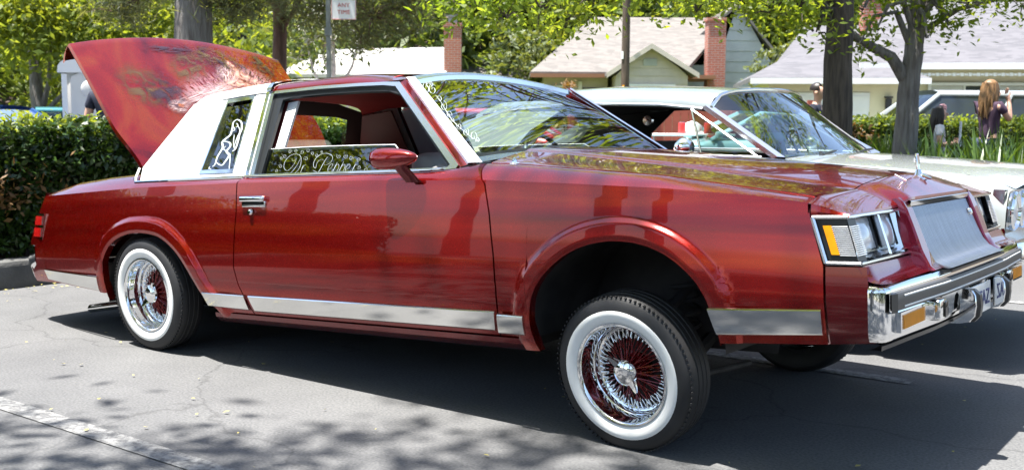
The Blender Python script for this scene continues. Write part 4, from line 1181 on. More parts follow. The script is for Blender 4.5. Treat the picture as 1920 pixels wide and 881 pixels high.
for s in (-1, 1):
    mb = MB()
    mb.plate(SAIL, [inset(OPERA, -.05)], gfn(s, -.012), .018)
    sail = mb.build('landau_side', 'vinyl_white', car, angle=30)
    mb = MB()
    mb.plate(inset(OPERA, -.06), [inset(OPERA, .045)], gfn(s, -.006), .016)
    of = mb.build('opera_window_frame', 'chrome', car, angle=30)
    mb = MB()
    mb.plate(inset(OPERA, .04), [], gfn(s, -.010), .004)
    og = mb.build('opera_window', 'opera_glass', car, smooth=False)
    mb = MB()
    for w, pts in OPERA_FIGURE:
        ribbon(mb, pts, w * 1.05, lambda a, b: GP_(a, b, -.0045, s))
    mb.build('etched_figure', 'etch', og, smooth=False)
    # broad bright pillar behind the door
    mb = MB()
    mb.plate([(.563, 1.300), (.662, 1.311), (.742, .912), (.633, .912)], [], gfn(s, -.008), .018)
    mb.build('pillar_cover', 'pillar_white', car, angle=30)
    mb = MB()
    mb.plate([(.640, 1.306), (.660, 1.308), (.738, .914), (.716, .914)], [], gfn(s, .0105), .006)
    mb.build('pillar_moulding', 'chrome', car, angle=30)
    mb = MB()
    mb.tube([(-.128, s * .835, .93), (-.122, s * .838, .907), (.2, s * .836, .911), (.72, s * .833, .913)], .008, 8)
    mb.tube([(-.128, s * .835, .92), (-.152, s * .79, .975)], .007, 8)
    mb.build('landau_moulding', 'chrome', car)
    # door window frame
    mb = MB()
    mb.plate(FR_OUT, [FR_IN], gfn(s, -.004), .014)
    mb.build('window_frame', 'chrome_soft', car, angle=30)
    mb = MB()
    mb.plate(inset(FR_IN, -.004), [OPEN], gfn(s, -.022), .016)
    mb.build('window_seal', 'black_trim', car, angle=30)
    mb = MB()
    mb.tube([(.735, s * .838, .918), (1.3, s * .838, .917), (1.86, s * .838, .915), (1.93, s * .832, .922)], .006, 8)
    mb.build('belt_moulding', 'chrome', car)
    # half lowered door glass with etched script
    mb = MB()
    GL = [(.775, .915), (.757, 1.048), (1.05, 1.048), (1.35, 1.043), (1.571, 1.037), (1.603, 1.014), (1.70, .915)]
    mb.plate(GL, [], gfn(s, -.024), .005)
    dg = mb.build('door_window', 'side_glass', car, smooth=False)
    mb = MB()
    for a, b in zip(GL[1:5], GL[2:6]):
        mb.tube([GP_(a[0], a[1], -.0215, s), GP_(b[0], b[1], -.0215, s)], .0028, 6)
    mb.build('glass_edge', 'clear_lens', dg)
    mb = MB()
    for w, pts in DOOR_SCRIPT:
        ribbon(mb, pts if s < 0 else [(2.33 - p[0], p[1]) for p in pts], w * (.80 if w > .003 else .32), lambda a, b: GP_(a, b, -.018, s))
    mb.build('etched_script', 'etch', dg, smooth=False)
    # inner pillar trim
    mb = MB()
    mb.plate([(.79, .88), (.752, 1.278), (.817, 1.284), (.86, .88)], [], gfn(s, -.055), .012)
    mb.build('pillar_inner_trim', 'pillar_white', car, angle=30)
    # windscreen pillar: painted strip between two bright mouldings
    A0, A1 = Vector((1.975, s * .803, .922)), Vector((1.503, s * .602, 1.296))
    B0, B1 = Vector((2.062, s * .790, .930)), Vector((1.560, s * .588, 1.304))
    mb = MB()
    rows = []
    for k in range(9):
        a, b = A0.lerp(A1, k / 8), B0.lerp(B1, k / 8)
        rows.append([a + Vector((.004, -s * .02, -.006)), a, a.lerp(b, .5) + Vector((.006, s * .008, .006)), b, b + Vector((-.012, -s * .012, -.014))])
    mb.grid(rows, flip=(s < 0))
    mb.build('windscreen_pillar', 'candy_plain', car, angle=40)
    mb = MB()
    rows = []
    for k in range(9):
        a, b = A0.lerp(A1, k / 8), B0.lerp(B1, k / 8)
        u = Vector((.008, s * .011, .009))
        rows.append([a.lerp(b, .48) + u * .6, a.lerp(b, .56) + u * 1.5, a.lerp(b, .9) + u * 1.3, a.lerp(b, 1.25) + u * .9, a.lerp(b, 1.32) + u * .2])
    mb.grid(rows, flip=(s < 0))
    mb.build('windscreen_moulding', 'chrome_soft', car, angle=40)

# windscreen and its scroll etching
def ws_pt(y, v, off=0.0):
    """y across at the base scale (-.775...775 mapped), v up the pane 0..1."""
    t = y / .775
    wy = lerp(.775, .578, v) * t
    bx, bz = 1.968 + .080 * t * t, .972 - .030 * t * t
    tx, tz = 1.475 + .078 * t * t, 1.347 - .052 * t * t
    bow = .018 * math.sin(math.pi * v)
    return Vector((lerp(bx, tx, v) + bow * .55 + off * .6, wy, lerp(bz, tz, v) + bow * .8 + off * .8))
mb = MB()
mb.grid([[ws_pt(y, v / 12) for y in span(-.775, .775, 30)] for v in range(13)])
wsg = mb.build('windscreen', 'windscreen', car, angle=80)
mb = MB()
for w, pts in SCREEN_SCROLL:
    ribbon(mb, pts, w * .55, lambda yy, v: ws_pt(max(-.77, min(.77, yy / lerp(1, .578 / .775, max(0, min(1, v))))), max(.08, min(.95, v)), .003))
mb.build('etched_scroll', 'etch', wsg, smooth=False)
mb = MB()
rows = []
for y in span(-.79, .79, 32):
    p = ws_pt(y, 1.0)
    rows.append([p + Vector((.022, 0, -.014)), p + Vector((.020, 0, .006)), p + Vector((0, 0, .016)), p + Vector((-.022, 0, .022)), p + Vector((-.03, 0, .012))])
mb.grid(rows)
mb.build('windscreen_header_moulding', 'chrome_soft', car, angle=40)
mb = MB()
mb.grid([[ws_pt(y, -.005, -.004) + Vector((.016, 0, .004)), ws_pt(y, .03, .006)] for y in span(-.79, .79, 32)])
mb.build('windscreen_base_moulding', 'chrome_soft', car)
mb = MB()
mb.grid([[ws_pt(y, .03, .003), ws_pt(y, .065, .003)] for y in span(-.77, .77, 32)])
mb.build('windscreen_seal', 'black_trim', car)
for y0, y1 in ((-.42, .05), (.2, .66)):    # wipers parked at the foot of the screen
    mb = MB()
    p0, p1 = ws_pt(y0, .0, .02), ws_pt(y1, .05, .012)
    mb.tube([p0 + Vector((.03, 0, -.02)), p0.lerp(p1, .5) + Vector((.012, 0, .008)), p1], [.006, .005, .003], 6)
    mb.build('wiper', 'black_trim', car)

# roof: painted front half, white vinyl rear half, bright band between
RS = [(.600, 1.306), (.594, 1.322), (.582, 1.338), (.560, 1.350), (.50, 1.362), (.40, 1.371), (.20, 1.380), (0, 1.383)]
RS = [(-y, z) for y, z in RS] + [(y, z) for y, z in RS[-2::-1]]
def roof_row(x, dz=0.0, wide=0.0):
    fr = sstep(1.15, 1.56, x)
    return [(x, y + (wide if y > .55 else -wide if y < -.55 else 0), z + dz - fr * (.012 + .022 * (1 - (abs(y) / .6) ** 2)) ) for y, z in RS]
mb = MB()
rows = []
for k in range(22):
    t = k / 21
    r_ = []
    for (y, z) in RS:
        xf = ws_pt(max(-.775, min(.775, y * .775 / .578)), 1).x - .008
        x = lerp(.655, xf, t)
        fr = sstep(.55, 1.0, t)
        zt = ws_pt(max(-.775, min(.775, y * .775 / .578)), 1).z + .012
        r_.append((x, y, lerp(z, min(z, max(zt, z - .035)), fr)))
    rows.append(r_)
mb.grid(rows, flip=True)
mb.build('roof', 'candy_plain', car, angle=40)
VR = [(.655, 0), (.56, -.001), (.44, -.004), (.33, -.010), (.2, -.018), (.12, -.028), (.075, -.046)]
mb = MB()
rows = []
for x, dz in VR:
    rows.append([(x - (.012 if abs(y) < .5 and x < .1 else 0), y * 1.012, z + dz + .006) for y, z in RS])
mb.grid(rows, flip=True)
# rear face round the back window
def rear_pt(y, v):
    zt = interp(abs(y) * .602, [(q_, z_ - .044) for q_, z_ in sorted((abs(a_), b_) for a_, b_ in RS)])
    return (lerp(-.135, .070 - (.010 if abs(y) < .85 else 0), v), lerp(.775, .604, v) * y, lerp(.955, zt, v))
ys = [-1, -.84, 0, .84, 1]
mb2 = MB()
for (ya, yb, va, vb) in ((-1, 1, .84, 1), (-1, -.84, 0, .84), (.84, 1, 0, .84), (-.84, .84, -.1, .06)):
    mb.grid([[rear_pt(lerp(ya, yb, i / 6), va) for i in range(7)], [rear_pt(lerp(ya, yb, i / 6), vb) for i in range(7)]])
mb.build('landau_top', 'vinyl_white', car, angle=50)
mb = MB()
mb.grid([[rear_pt(lerp(-.84, .84, i / 8), .06 + .78 * j / 4) for i in range(9)] for j in range(5)])
mb.build('rear_window', 'side_glass', car)
mb = MB()
mb.grid([[(x, p[1] * 1.016, p[2] + .012) for p in roof_row(.655)] for x in (.640, .645, .668, .673)], flip=True)
mb.build('roof_band', 'chrome_soft', car, angle=40)

# ---- interior
mb = MB()
for (ya, yb, va, vb) in ((-1, 1, .80, 1), (-1, -.80, 0, .80), (.80, 1, 0, .80), (-.80, .80, -.05, .08)):
    mb.grid([[Vector(rear_pt(lerp(ya, yb, i / 6) * .985, v_)) + Vector((.016, 0, -.008)) for i in range(7)] for v_ in (va, vb)])
mb.build('rear_window_trim', 'maroon_dark', car, angle=50)
mb = MB()
mb.grid([[(x, y * .965, z - .022 - (.03 if x < .12 else 0)) for y, z in RS] for x in (.09, .3, .6, .9, 1.2, 1.42)])
mb.build('headliner', 'headliner', car, angle=60)
for s in (-1, 1):
    mb = MB()
    mb.plate([(-.09, .90), (-.11, .98), (.1, 1.275), (.345, 1.29), (.35, .93), (.61, .93), (.55, 1.29), (.75, 1.285), (.80, .90)], [], gfn(s, -.05), .008)
    mb.build('quarter_trim', 'maroon_trim', car, angle=30)
    mb = MB()
    rbox(mb, (1.38, s * .765, .66), (1.30, .06, .46), .02)
    dt = mb.build('door_trim', 'maroon_trim', car)
    mb = MB()
    rbox(mb, (1.40, s * .725, .74), (.55, .06, .06), .02)
    mb.build('armrest', 'leather_grey', dt)
    # front seats: cushion, backrest with bolsters, headrest
    for nm, cx in (('front_seat', 1.02),):
        mb = MB()
        tilt = Matrix.Rotation(R(-17), 4, 'Y')
        rbox(mb, (cx + .30, s * .36, .50), (.56, .56, .17), .06)
        seat = mb.build(nm, 'leather_grey', car, angle=60)
        mb = MB()
        rbox(mb, (cx + .0, s * .36, .755), (.15, .56, .52), .065, 4, tilt)
        mb.build('backrest', 'leather_grey', seat, angle=60)
        mb = MB()
        rbox(mb, (cx - .07, s * .36, .755), (.03, .50, .44), .012, 2, tilt)
        mb.build('seat_back_panel', 'maroon_trim', seat)
mb = MB()
rbox(mb, (.30, 0, .55), (.5, 1.22, .18), .06); rbox(mb, (.06, 0, .78), (.14, 1.22, .46), .06, 3, Matrix.Rotation(R(-20), 4, 'Y'))
mb.build('rear_seat', 'leather_grey', car, angle=60)
mb = MB()
rbox(mb, (-.06, 0, .935), (.26, 1.36, .03), .01)
shelf = mb.build('parcel_shelf', 'maroon_dark', car)
for yy in (-.42, .42):
    mb = MB()
    mb.lathe([(.10, 0), (.098, .02), (.07, .024), (.02, .012), (0, .014)], 24, Matrix.Translation((-.04, yy, .952)))
    mb.build('speaker', 'chrome_soft', shelf)
# club plaque with arched lettering standing in the back window
mb = MB()
pl = []
for k in range(13):
    a = lerp(R(205), R(-25), k / 12)
    pl.append((.0 + .21 * math.cos(a), 1.0 + .115 * math.sin(a)))
mb.plate(pl, [], lambda a, b, d: (.05 - (b - .95) * -.30 + d, -.28 + a, b), .006)
plq = mb.build('plaque', 'black_gloss', shelf)
for k, ch in enumerate('IHUARI'):
    a = lerp(R(150), R(30), k / 5)
    M_ = Matrix.Translation((.062 + .035 + (.06) * .0 + .098 * math.sin(a) * .30, -.28 + .165 * math.cos(a) * 1.02, 1.0 + .078 * math.sin(a) + .01)) @ Matrix(((0, 0, 1, 0), (1, 0, 0, 0), (0, 1, 0, 0), (0, 0, 0, 1))) @ Matrix.Rotation(-(R(90) - a) * .35, 4, 'Z')
    text3d('plaque_letter', ch, M_, .062, 'chrome_soft', plq, .002)
mb = MB()
mb.tube([(.09, -.40, .965), (.085, -.28, .975), (.09, -.16, .965)], .012, 8)
mb.build('plaque_bar', 'chrome_soft', plq)
mb = MB()
rbox(mb, (1.86, 0, .86), (.26, 1.46, .16), .05)
dash = mb.build('dashboard', 'dash_grey', car, angle=60)
mb = MB()
rbox(mb, (1.80, .36, .945), (.16, .40, .06), .025)
mb.build('instrument_hood', 'dash_grey', dash)
mb = MB()
ST = Matrix.Translation((1.60, .36, .925)) @ Matrix.Rotation(R(62), 4, 'Y')
ring = [ST @ Vector((.17 * math.cos(a), .17 * math.sin(a), 0)) for a in [2 * math.pi * k / 28 for k in range(29)]]
mb.tube(ring, .011, 8)
for a in (0, 2.1, 4.2):
    mb.tube([ST @ Vector((0, 0, -.02)), ST @ Vector((.165 * math.cos(a), .165 * math.sin(a), 0))], .007, 6)
mb.tube([ST @ Vector((0, 0, 0)), ST @ Vector((0, 0, -.22))], .022, 8)
mb.build('steering_wheel', 'black_trim', car)
mb = MB()
rbox(mb, (1.46, 0, 1.285), (.02, .22, .055), .008)
mb.build('rear_view_mirror', 'black_trim', car)
mb = MB()
mb.box((.9, 0, .33), (2.0, 1.46, .04))
mb.build('carpet', 'maroon_dark', car, smooth=False)

# ---- trunk lid standing open, with airbrushed figure
H = Vector((-.265, 0, 1.005)); DL = Vector((-.535, 0, .685)).normalized(); NL = Vector((.788, 0, .6155))
def lid_pt(y, s_, off=0.0):
    e = min(1, max(0, s_ / .93))
    crown = .030 * (1 - (y / .74) ** 2) + .012 * math.sin(math.pi * e)
    return H + DL * s_ + Vector((0, y, 0)) + NL * (crown - .03 + off)
def lid_end(y): return .950 - .085 * (abs(y) / .74) ** 2
mb = MB()
rows = []
for y in span(-.735, .735, 40):
    hw = 1.0
    r_ = []
    for k in range(25):
        s_ = lid_end(y) * k / 24
        wn = lerp(.93, 1.0, sstep(0, .35, k / 24))
        r_.append(lid_pt(y * wn, s_))
    last = r_[-1]
    # rounded rear lip folding away and down behind
    for dd, nn in ((.008, -.003), (.012, -.012), (.004, -.055), (-.02, -.095), (-.03, -.098)):
        r_.append(last + DL * dd + NL * nn)
    rows.append(r_)
mb.grid(rows, flip=True)
inner = [[p - NL * .022 for p in r_] for r_ in (rows[0], rows[-1])]
mb.grid([rows[0], inner[0]]); mb.grid([rows[-1], inner[1]], flip=True)
lid = mb.build('trunk_lid', 'candy_lid', car, angle=35)
mb = MB()
mb.grid([[p - NL * .024 for p in r_[:25]] for r_ in rows])
mb.build('lid_inner_panel', 'maroon_dark', lid)
for s in (-1, 1):
    mb = MB()
    mb.tube([(-.20, s * .56, .80), (-.24, s * .56, .93), lid_pt(s * .56, .12, -.05), lid_pt(s * .56, .5, -.05)], .014, 8)
    mb.build('lid_hinge', 'black_trim', lid)
def mural(name, material, cy, cs, ry, rs, rot, off):
    """Soft-edged painted patch lying on the lid, centre (across, up), radii and turn."""
    n = 10
    mb = MB()
    c_, s_ = math.cos(R(rot)), math.sin(R(rot))
    rows = []
    for j in range(n + 1):
        rows.append([])
        for i in range(n + 1):
            a, b = (2 * i / n - 1) * ry, (2 * j / n - 1) * rs
            rows[-1].append(lid_pt(max(-.73, min(.73, cy + a * c_ - b * s_)), cs + a * s_ + b * c_, off))
    mb.grid(rows)
    o = mb.build(name, material, lid, angle=80)
    uv = o.data.uv_layers.new(name='UVMap')
    for lp in o.data.loops:
        k = lp.vertex_index
        uv.data[lp.index].uv = ((k % (n + 1)) / n, (k // (n + 1)) / n)
for i, (nm, mt, *a) in enumerate([
        ('mural_shadow', 'spray_olive', -.42, .55, .20, .22, 30), ('mural_shadow', 'spray_dark', -.30, .50, .16, .20, 50), ('mural_shadow', 'spray_olive', -.05, .72, .22, .14, 40),
        ('mural_shadow', 'spray_dark', .42, .68, .20, .10, -35), ('mural_shadow', 'spray_olive', .20, .82, .22, .10, -10), ('mural_shadow', 'spray_dark', .55, .78, .14, .14, -40), ('mural_shadow', 'spray_dark', -.10, .86, .24, .06, 5),
        ('mural_veil', 'spray_veil', .02, .55, .34, .14, 18), ('mural_veil', 'spray_pale', -.04, .50, .30, .075, 20), ('mural_veil', 'spray_veil', .44, .62, .22, .12, -45), ('mural_veil', 'spray_pale', .20, .66, .12, .10, 60),
        ('mural_hair', 'spray_dark', .225, .765, .06, .10, 20), ('mural_face', 'spray_skin', .265, .745, .034, .055, 15), ('mural_torso', 'spray_skin', .30, .640, .085, .10, 25), ('mural_arm', 'spray_skin', .375, .585, .05, .10, -20),
        ('mural_hip', 'spray_skin', .20, .575, .12, .055, 12), ('mural_leg', 'spray_pale', .05, .52, .16, .035, 20), ('mural_ring', 'spray_pale', -.29, .39, .085, .060, 10), ('mural_flower', 'spray_dark', -.285, .395, .055, .036, 10), ('mural_flower', 'spray_orange', -.275, .393, .032, .024, 10)]):
    mural(nm, mt, *a, .0012 + .0007 * i)

# ---- tail: rear panel, lamps, bumper, trunk box, exhaust
mb = MB()
rows = []
for y in span(-.80, .80, 20):
    k = 1 - (abs(y) / .80) ** 4
    rows.append([(-1.045 - .02 * k, y, .862), (-1.06 - .03 * k, y, .84), (-1.12 - .04 * k, y, .75), (-1.215 - .03 * k, y, .60), (-1.235 - .02 * k, y, .44), (-1.19, y, .36)])
mb.grid(rows)
mb.build('tail_panel', 'candy_dark', car, angle=40)
for s in (-1, 1):
    lm = MB()
    Q = lambda x, z, o: (x, s * (.822 + o), z)
    lm.hexa([Q(-1.180, .606, -.03), Q(-1.055, .606, -.004), Q(-1.012, .746, .0), Q(-1.128, .746, -.03)], [Q(-1.182, .604, -.012), Q(-1.053, .604, .012), Q(-1.010, .748, .015), Q(-1.130, .748, -.012)])
    tl = lm.build('tail_lamp', 'chrome', car, smooth=False)
    for z0, z1 in ((.618, .668), (.684, .734)):
        lm = MB()
        xa = lambda z: lerp(-1.178, -1.128, (z - .606) / .14)
        xb = lambda z: lerp(-1.068, -1.028, (z - .606) / .14)
        lm.hexa([Q(xa(z0) - .006, z0, -.02), Q(xb(z0), z0, .004), Q(xb(z1), z1, .006), Q(xa(z1) - .006, z1, -.02)], [Q(xa(z0) - .008, z0, -.008), Q(xb(z0), z0, .0165), Q(xb(z1), z1, .018), Q(xa(z1) - .008, z1, -.008)])
        lm.build('tail_lens', 'lamp_red', tl, smooth=False)
RB_ = [(-1.16, -.80, 0, -1), (-1.20, -.80, -.1, -1), (-1.245, -.79, -.6, -.8), (-1.275, -.75, -1, -.25), (-1.295, -.5, -1, -.06), (-1.30, 0, -1, 0)]
RB_ = RB_ + [(x, -y, a, -b) for x, y, a, b in RB_[-2::-1]]
mb = MB()
sweep(mb, [(-.05, .575), (.010, .575), (.022, .565), (.024, .49), (.020, .46), (-.005, .38), (-.03, .358), (-.07, .36)], RB_, True)
rbp = mb.build('rear_bumper', 'chrome', car, angle=35)
mb = MB()
sweep(mb, [(.02, .545), (.034, .542), (.034, .50), (.02, .497)], RB_[2:-2], True)
mb.build('rub_strip', 'rubstrip', rbp)
mb = MB()
mb.box((-.62, 0, .62), (.78, 1.30, .02)); mb.box((-.22, 0, .76), (.02, 1.30, .32)); mb.box((-.62, -.70, .76), (.78, .02, .24)); mb.box((-.62, .70, .76), (.78, .02, .24))
mb.build('trunk_box', 'maroon_dark', car, smooth=False)
IB = BM.inverted()
mb = MB()
P_ = [IB @ Vector(p) for p in ((-.955, -.615, .072), (-.45, -.60, .165), (.1, -.52, .20))]
mb.tube(P_, .024, 14, caps=False)
mb.tube([P_[0] + (P_[1] - P_[0]) * .002, P_[0] + (P_[1] - P_[0]) * .12], .019, 12)
mb.build('exhaust_pipe', 'chrome', car)

# ---- bullet door mirrors
for s in (-1, 1):
    mb = MB()
    MM = Matrix.Translation((1.652, s * .925, .968)) @ Matrix.Rotation(R(90), 4, 'Y') @ Matrix.Rotation(s * R(4), 4, 'X')
    mb.lathe([(0, -.004), (.030, -.004), (.038, .004), (.042, .02), (.043, .05), (.041, .09), (.036, .13), (.028, .165), (.018, .192), (.008, .206), (0, .209)], 24, MM)
    mi = mb.build('door_mirror', 'candy_plain', car, angle=60)
    mb = MB()
    mb.grid([[(1.738 + .05 * k, s * (.915 - .03 * k) - .015, .945 - .075 * k), (1.738 + .05 * k + .02, s * (.915 - .03 * k) - .026 * s, .945 - .075 * k), (1.80 + .055 * k, s * (.915 - .03 * k), .945 - .075 * k), (1.775 + .055 * k, s * (.93 - .03 * k), .945 - .075 * k)] for k in (0, .35, .7, 1.0)], closed=True)
    mb.build('mirror_stalk', 'candy_dark', mi, angle=50)
    mb = MB()
    mb.lathe([(0, -.006), (.033, -.006)], 20, MM)
    mb.build('mirror_glass', 'chrome', mi)

# ---- wire wheels
def wheel_build():
    w = empty('wheel')
    n = 64
    t = MB()   # local Z points outward from the car
    ty = [(.180, -.060), (.200, -.070), (.232, -.078), (.262, -.074), (.276, -.062), (.282, -.052), (.2835, -.030), (.2805, -.028), (.2805, -.024), (.284, -.022), (.284, -.004), (.281, -.002), (.281, .002), (.284, .004), (.284, .022), (.2805, .024), (.2805, .028), (.2835, .030), (.282, .052), (.276, .062), (.264, .073), (.245, .0785), (.232, .080)]
    t.lathe(ty, n)
    t.lathe([(.186, .071), (.181, .066), (.178, .055)], n)
    t.build('tyre', 'rubber', w, angle=28)
    t = MB()
    t.lathe([(.232, .080), (.2305, .0815), (.215, .0815), (.200, .078), (.190, .073), (.186, .071)], n)
    t.build('whitewall', 'whitewall', w, angle=60)
    t = MB()
    for k in range(90):
        a = 2 * math.pi * k / 90
        t.box((.2795, 0, .064), (.004, .007, .010), M=Matrix.Rotation(a, 4, 'Z') @ Matrix.Rotation(0, 4, 'Y'))
    tag(t.build('tread_blocks', 'rubber', w, smooth=False), kind='stuff')
    t = MB()
    t.lathe([(.182, .066), (.186, .072), (.185, .076), (.179, .077), (.174, .073), (.172, .066), (.170, .040), (.166, .034), (.164, .010), (.158, .004), (.155, -.010), (.142, -.016), (.138, -.024), (.138, -.05), (.16, -.06)], n)
    t.build('rim', 'chrome', w, angle=40)
    sp = MB()
    nip = MB()
    for k in range(90):
        a = 2 * math.pi * (k + .5) / 90
        row = k % 3
        tw = (R(16) if k % 2 else R(-16)) * (1.0 if row else .5)
        z0 = (.030, .012, -.030)[row]
        r0 = (.036, .040, .046)[row]
        p0 = Vector((r0 * math.cos(a + tw), r0 * math.sin(a + tw), z0))
        r1, z1 = (.146, -.012) if k % 2 else (.139, -.020)
        p1 = Vector((r1 * math.cos(a), r1 * math.sin(a), z1))
        sp.tube([p0, p1], .0019, 5, caps=False)
        d = (p1 - p0).normalized()
        nip.tube([p1 - d * .030, p1 + d * .002], [.0026, .0036], 6)
    tag(sp.build('wire_spokes', 'spoke_red', w, angle=60), kind='stuff')
    tag(nip.build('spoke_nipples', 'chrome', w, angle=60), kind='stuff')
    hb = MB()
    hb.lathe([(.052, -.045), (.054, -.03), (.046, -.02), (.040, .020), (.042, .034), (.044, .040)], 28)
    hb.build('hub', 'spoke_red', w, angle=50)
    hb = MB()
    hb.lathe([(.16, -.06), (.10, -.066), (.05, -.06)], n)  # dark disc standing in for the shade behind the open spokes
    hb.build('rim_back_shade', 'underbody', w, angle=50)
    kn = MB()
    kn.lathe([(.044, .036), (.047, .044), (.044, .052), (.038, .056), (.030, .060), (.018, .063), (0, .064)], 28)
    for sg in (0, math.pi):
        pts = []
        for r_, wd, zz, th in ((.028, .018, .050, .012), (.050, .014, .056, .010), (.072, .008, .064, .007), (.082, .003, .068, .004)):
            row = [(r_, -wd, zz - th), (r_, -wd * .7, zz + th * .3), (r_, wd * .7, zz + th * .3), (r_, wd, zz - th)]
            M_ = Matrix.Rotation(sg + R(35), 4, 'Z')
            pts.append([M_ @ Vector(p) for p in row])
        kn.grid(pts, closed=True)
    kn.build('knock_off', 'chrome', w, angle=35)
    return w
def place_wheel(w, x, y, z, s, steer, camber, spin=0.0):
    base = Matrix.Rotation(R(steer), 4, 'Z') @ Matrix.Rotation(R(camber), 4, 'X') @ Matrix.Rotation(R(90) if s < 0 else R(-90), 4, 'X') @ Matrix.Rotation(R(spin), 4, 'Z')
    w.parent = car
    w.matrix_local = IB @ Matrix.Translation((x, y, z)) @ base
w1 = wheel_build()
place_wheel(w1, 2.722, -.775, .279, -1, -3, 6.6, spin=100)
w2 = copy_tree(w1); place_wheel(w2, -.015, -.812, .284, -1, 0, 2.5, spin=17)
w3 = copy_tree(w1); place_wheel(w3, 2.722, .775, .279, 1, -3, -4, spin=60)
w4 = copy_tree(w1); place_wheel(w4, -.015, .80, .284, 1, 0, 1.0, spin=10)
# suspension seen in the front arches: arms, spring cylinder, tie rod
for s in (-1, 1):
    mb = MB()
    W_ = lambda *p: IB @ Vector(p)
    mb.tube([W_(2.85, s * .40, .36), W_(2.76, s * .66, .17)], .025, 8)
    mb.tube([W_(2.60, s * .40, .36), W_(2.74, s * .66, .17)], .025, 8)
    mb.tube([W_(2.82, s * .45, .60), W_(2.76, s * .66, .44)], .018, 8)
    mb.tube([W_(2.95, s * .30, .25), W_(2.93, s * .66, .27)], .012, 8)
    mb.tube([W_(2.93, s * .66, .20), W_(2.93, s * .66, .33)], .016, 8)
    mb.build('suspension_arm', 'underbody', car)
    mb = MB()
    mb.tube([W_(2.86, s * .50, .56), W_(2.86, s * .50, .70)], .028, 12)
    mb.tube([W_(2.92, s * .60, .52), W_(2.97, s * .60, .57), W_(2.99, s * .56, .50)], .010, 8)
    mb.build('lift_cylinder', 'chrome', car)
    mb = MB()
    mb.tube([W_(2.78 + .055 * math.cos(a), s * .50 + .055 * math.sin(a), .30 + a * .0085) for a in [k * .5 for k in range(64)]], .009, 6)
    mb.build('coil_spring', 'underbody', car)
    mb = MB()
    mb.tube([W_(2.94, s * .60, .52), W_(2.99, s * .64, .47), W_(3.00, s * .62, .40)], .008, 6)
    mb.build('brake_hose', 'chrome_soft', car)
mb = MB()
mb.tube([IB @ Vector((0, -.72, .284)), IB @ Vector((0, .72, .284))], .04, 10)
mb.lathe([(0, -.10), (.10, -.07), (.13, 0), (.10, .07), (0, .10)], 16, IB @ Matrix.Translation((0, 0, .284)))
mb.build('rear_axle', 'underbody', car)

# ------------------------------------------------------------------ planting
leafmat('leaf_maple', (0.185, 0.250, 0.040), (0.110, 0.180, 0.026), 0.66, 0.4, 0.9)
leafmat('leaf_spring', (0.185, 0.225, 0.045), (0.105, 0.160, 0.028), 0.62, 0.45, 0.6)
leafmat('leaf_mid', (0.125, 0.175, 0.045), (0.066, 0.110, 0.028), 0.5, 0.45, 0.6)
leafmat('leaf_dark', (0.060, 0.092, 0.032), (0.026, 0.048, 0.018), 0.3, 0.4, 0.7)
leafmat('leaf_hedge', (0.050, 0.092, 0.018), (0.020, 0.046, 0.010), 0.18, 0.26, 3.0)
leafmat('leaf_pale', (0.15, 0.185, 0.075), (0.085, 0.115, 0.045), 0.35, 0.5, 0.8)
leafmat('needle', (0.150, 0.175, 0.095), (0.085, 0.105, 0.055), 0.45, 0.5, 0.8)
leafmat('strap_leaf', (0.095, 0.160, 0.030), (0.050, 0.100, 0.018), 0.4, 0.35, 2.0)
leafmat('dry_leaf', (0.22, 0.13, 0.05), (0.14, 0.08, 0.03), 0.3, 0.6, 2.0)
mat('bark_grey', (0.21, 0.195, 0.18), rough=0.92, col2=(0.115, 0.10, 0.09), vscale=10, bump=1.0, bscale=16, stretch=(3.0, 3.0, 0.35))
mat('bark_dark', (0.085, 0.068, 0.052), rough=0.95, col2=(0.035, 0.028, 0.022), vscale=12, bump=1.0, bscale=16, stretch=(3.0, 3.0, 0.3))
mat('bark_red', (0.19, 0.11, 0.085), rough=0.95, col2=(0.10, 0.06, 0.045), vscale=9, bump=1.0, bscale=12, stretch=(2.0, 2.0, 0.4))
mat('bark_white', (0.55, 0.53, 0.48), rough=0.85, var=0.3, vscale=10, bump=0.5, bscale=14)
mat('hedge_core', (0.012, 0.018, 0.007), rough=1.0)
mat('white_petal', (0.78, 0.76, 0.74), rough=0.6)

RH = np.array([(-1, 0, 0), (-.1, -.42, .06), (1, 0, -.05), (-.1, .42, .06)], float)
RHF = np.array([(0, 1, 2, 3)])
st = [(0, 0, 0.05)]
for k in range(10):
    a = math.pi * 2 * k / 10
    r_ = (1.0, .42)[k % 2] * (1.15 if k == 0 else 1)
    st.append((r_ * math.cos(a), r_ * math.sin(a), -.08 * (k % 2 == 0)))
STAR = np.array(st, float)
STARF = np.array([(0, 1 + k, 1 + (k + 1) % 10) for k in range(10)])
NEED = np.array([(-1, 0, 0), (0, -.07, .02), (1, 0, 0), (0, .07, .02)], float)

def leaves(C, size, tmpl, tf, g, upb=0.7, jitter=0.35):
    """Place one leaf template at every centre, with a random turn and size."""
    n = len(C)
    nr = g.normal(size=(n, 3)) * .6
    nr[:, 2] += upb
    nr /= np.linalg.norm(nr, axis=1)[:, None] + 1e-9
    t = g.normal(size=(n, 3))
    t -= nr * (t * nr).sum(1)[:, None]
    t /= np.linalg.norm(t, axis=1)[:, None] + 1e-9
    b = np.cross(nr, t)
    s = size * (1 + jitter * g.uniform(-1, 1, n))
    V = C[:, None, :] + s[:, None, None] * (tmpl[None, :, 0, None] * t[:, None] + tmpl[None, :, 1, None] * b[:, None] + tmpl[None, :, 2, None] * nr[:, None])
    F = tf[None] + (np.arange(n) * len(tmpl))[:, None, None]
    return V.reshape(-1, 3), F.reshape(-1, tf.shape[1])

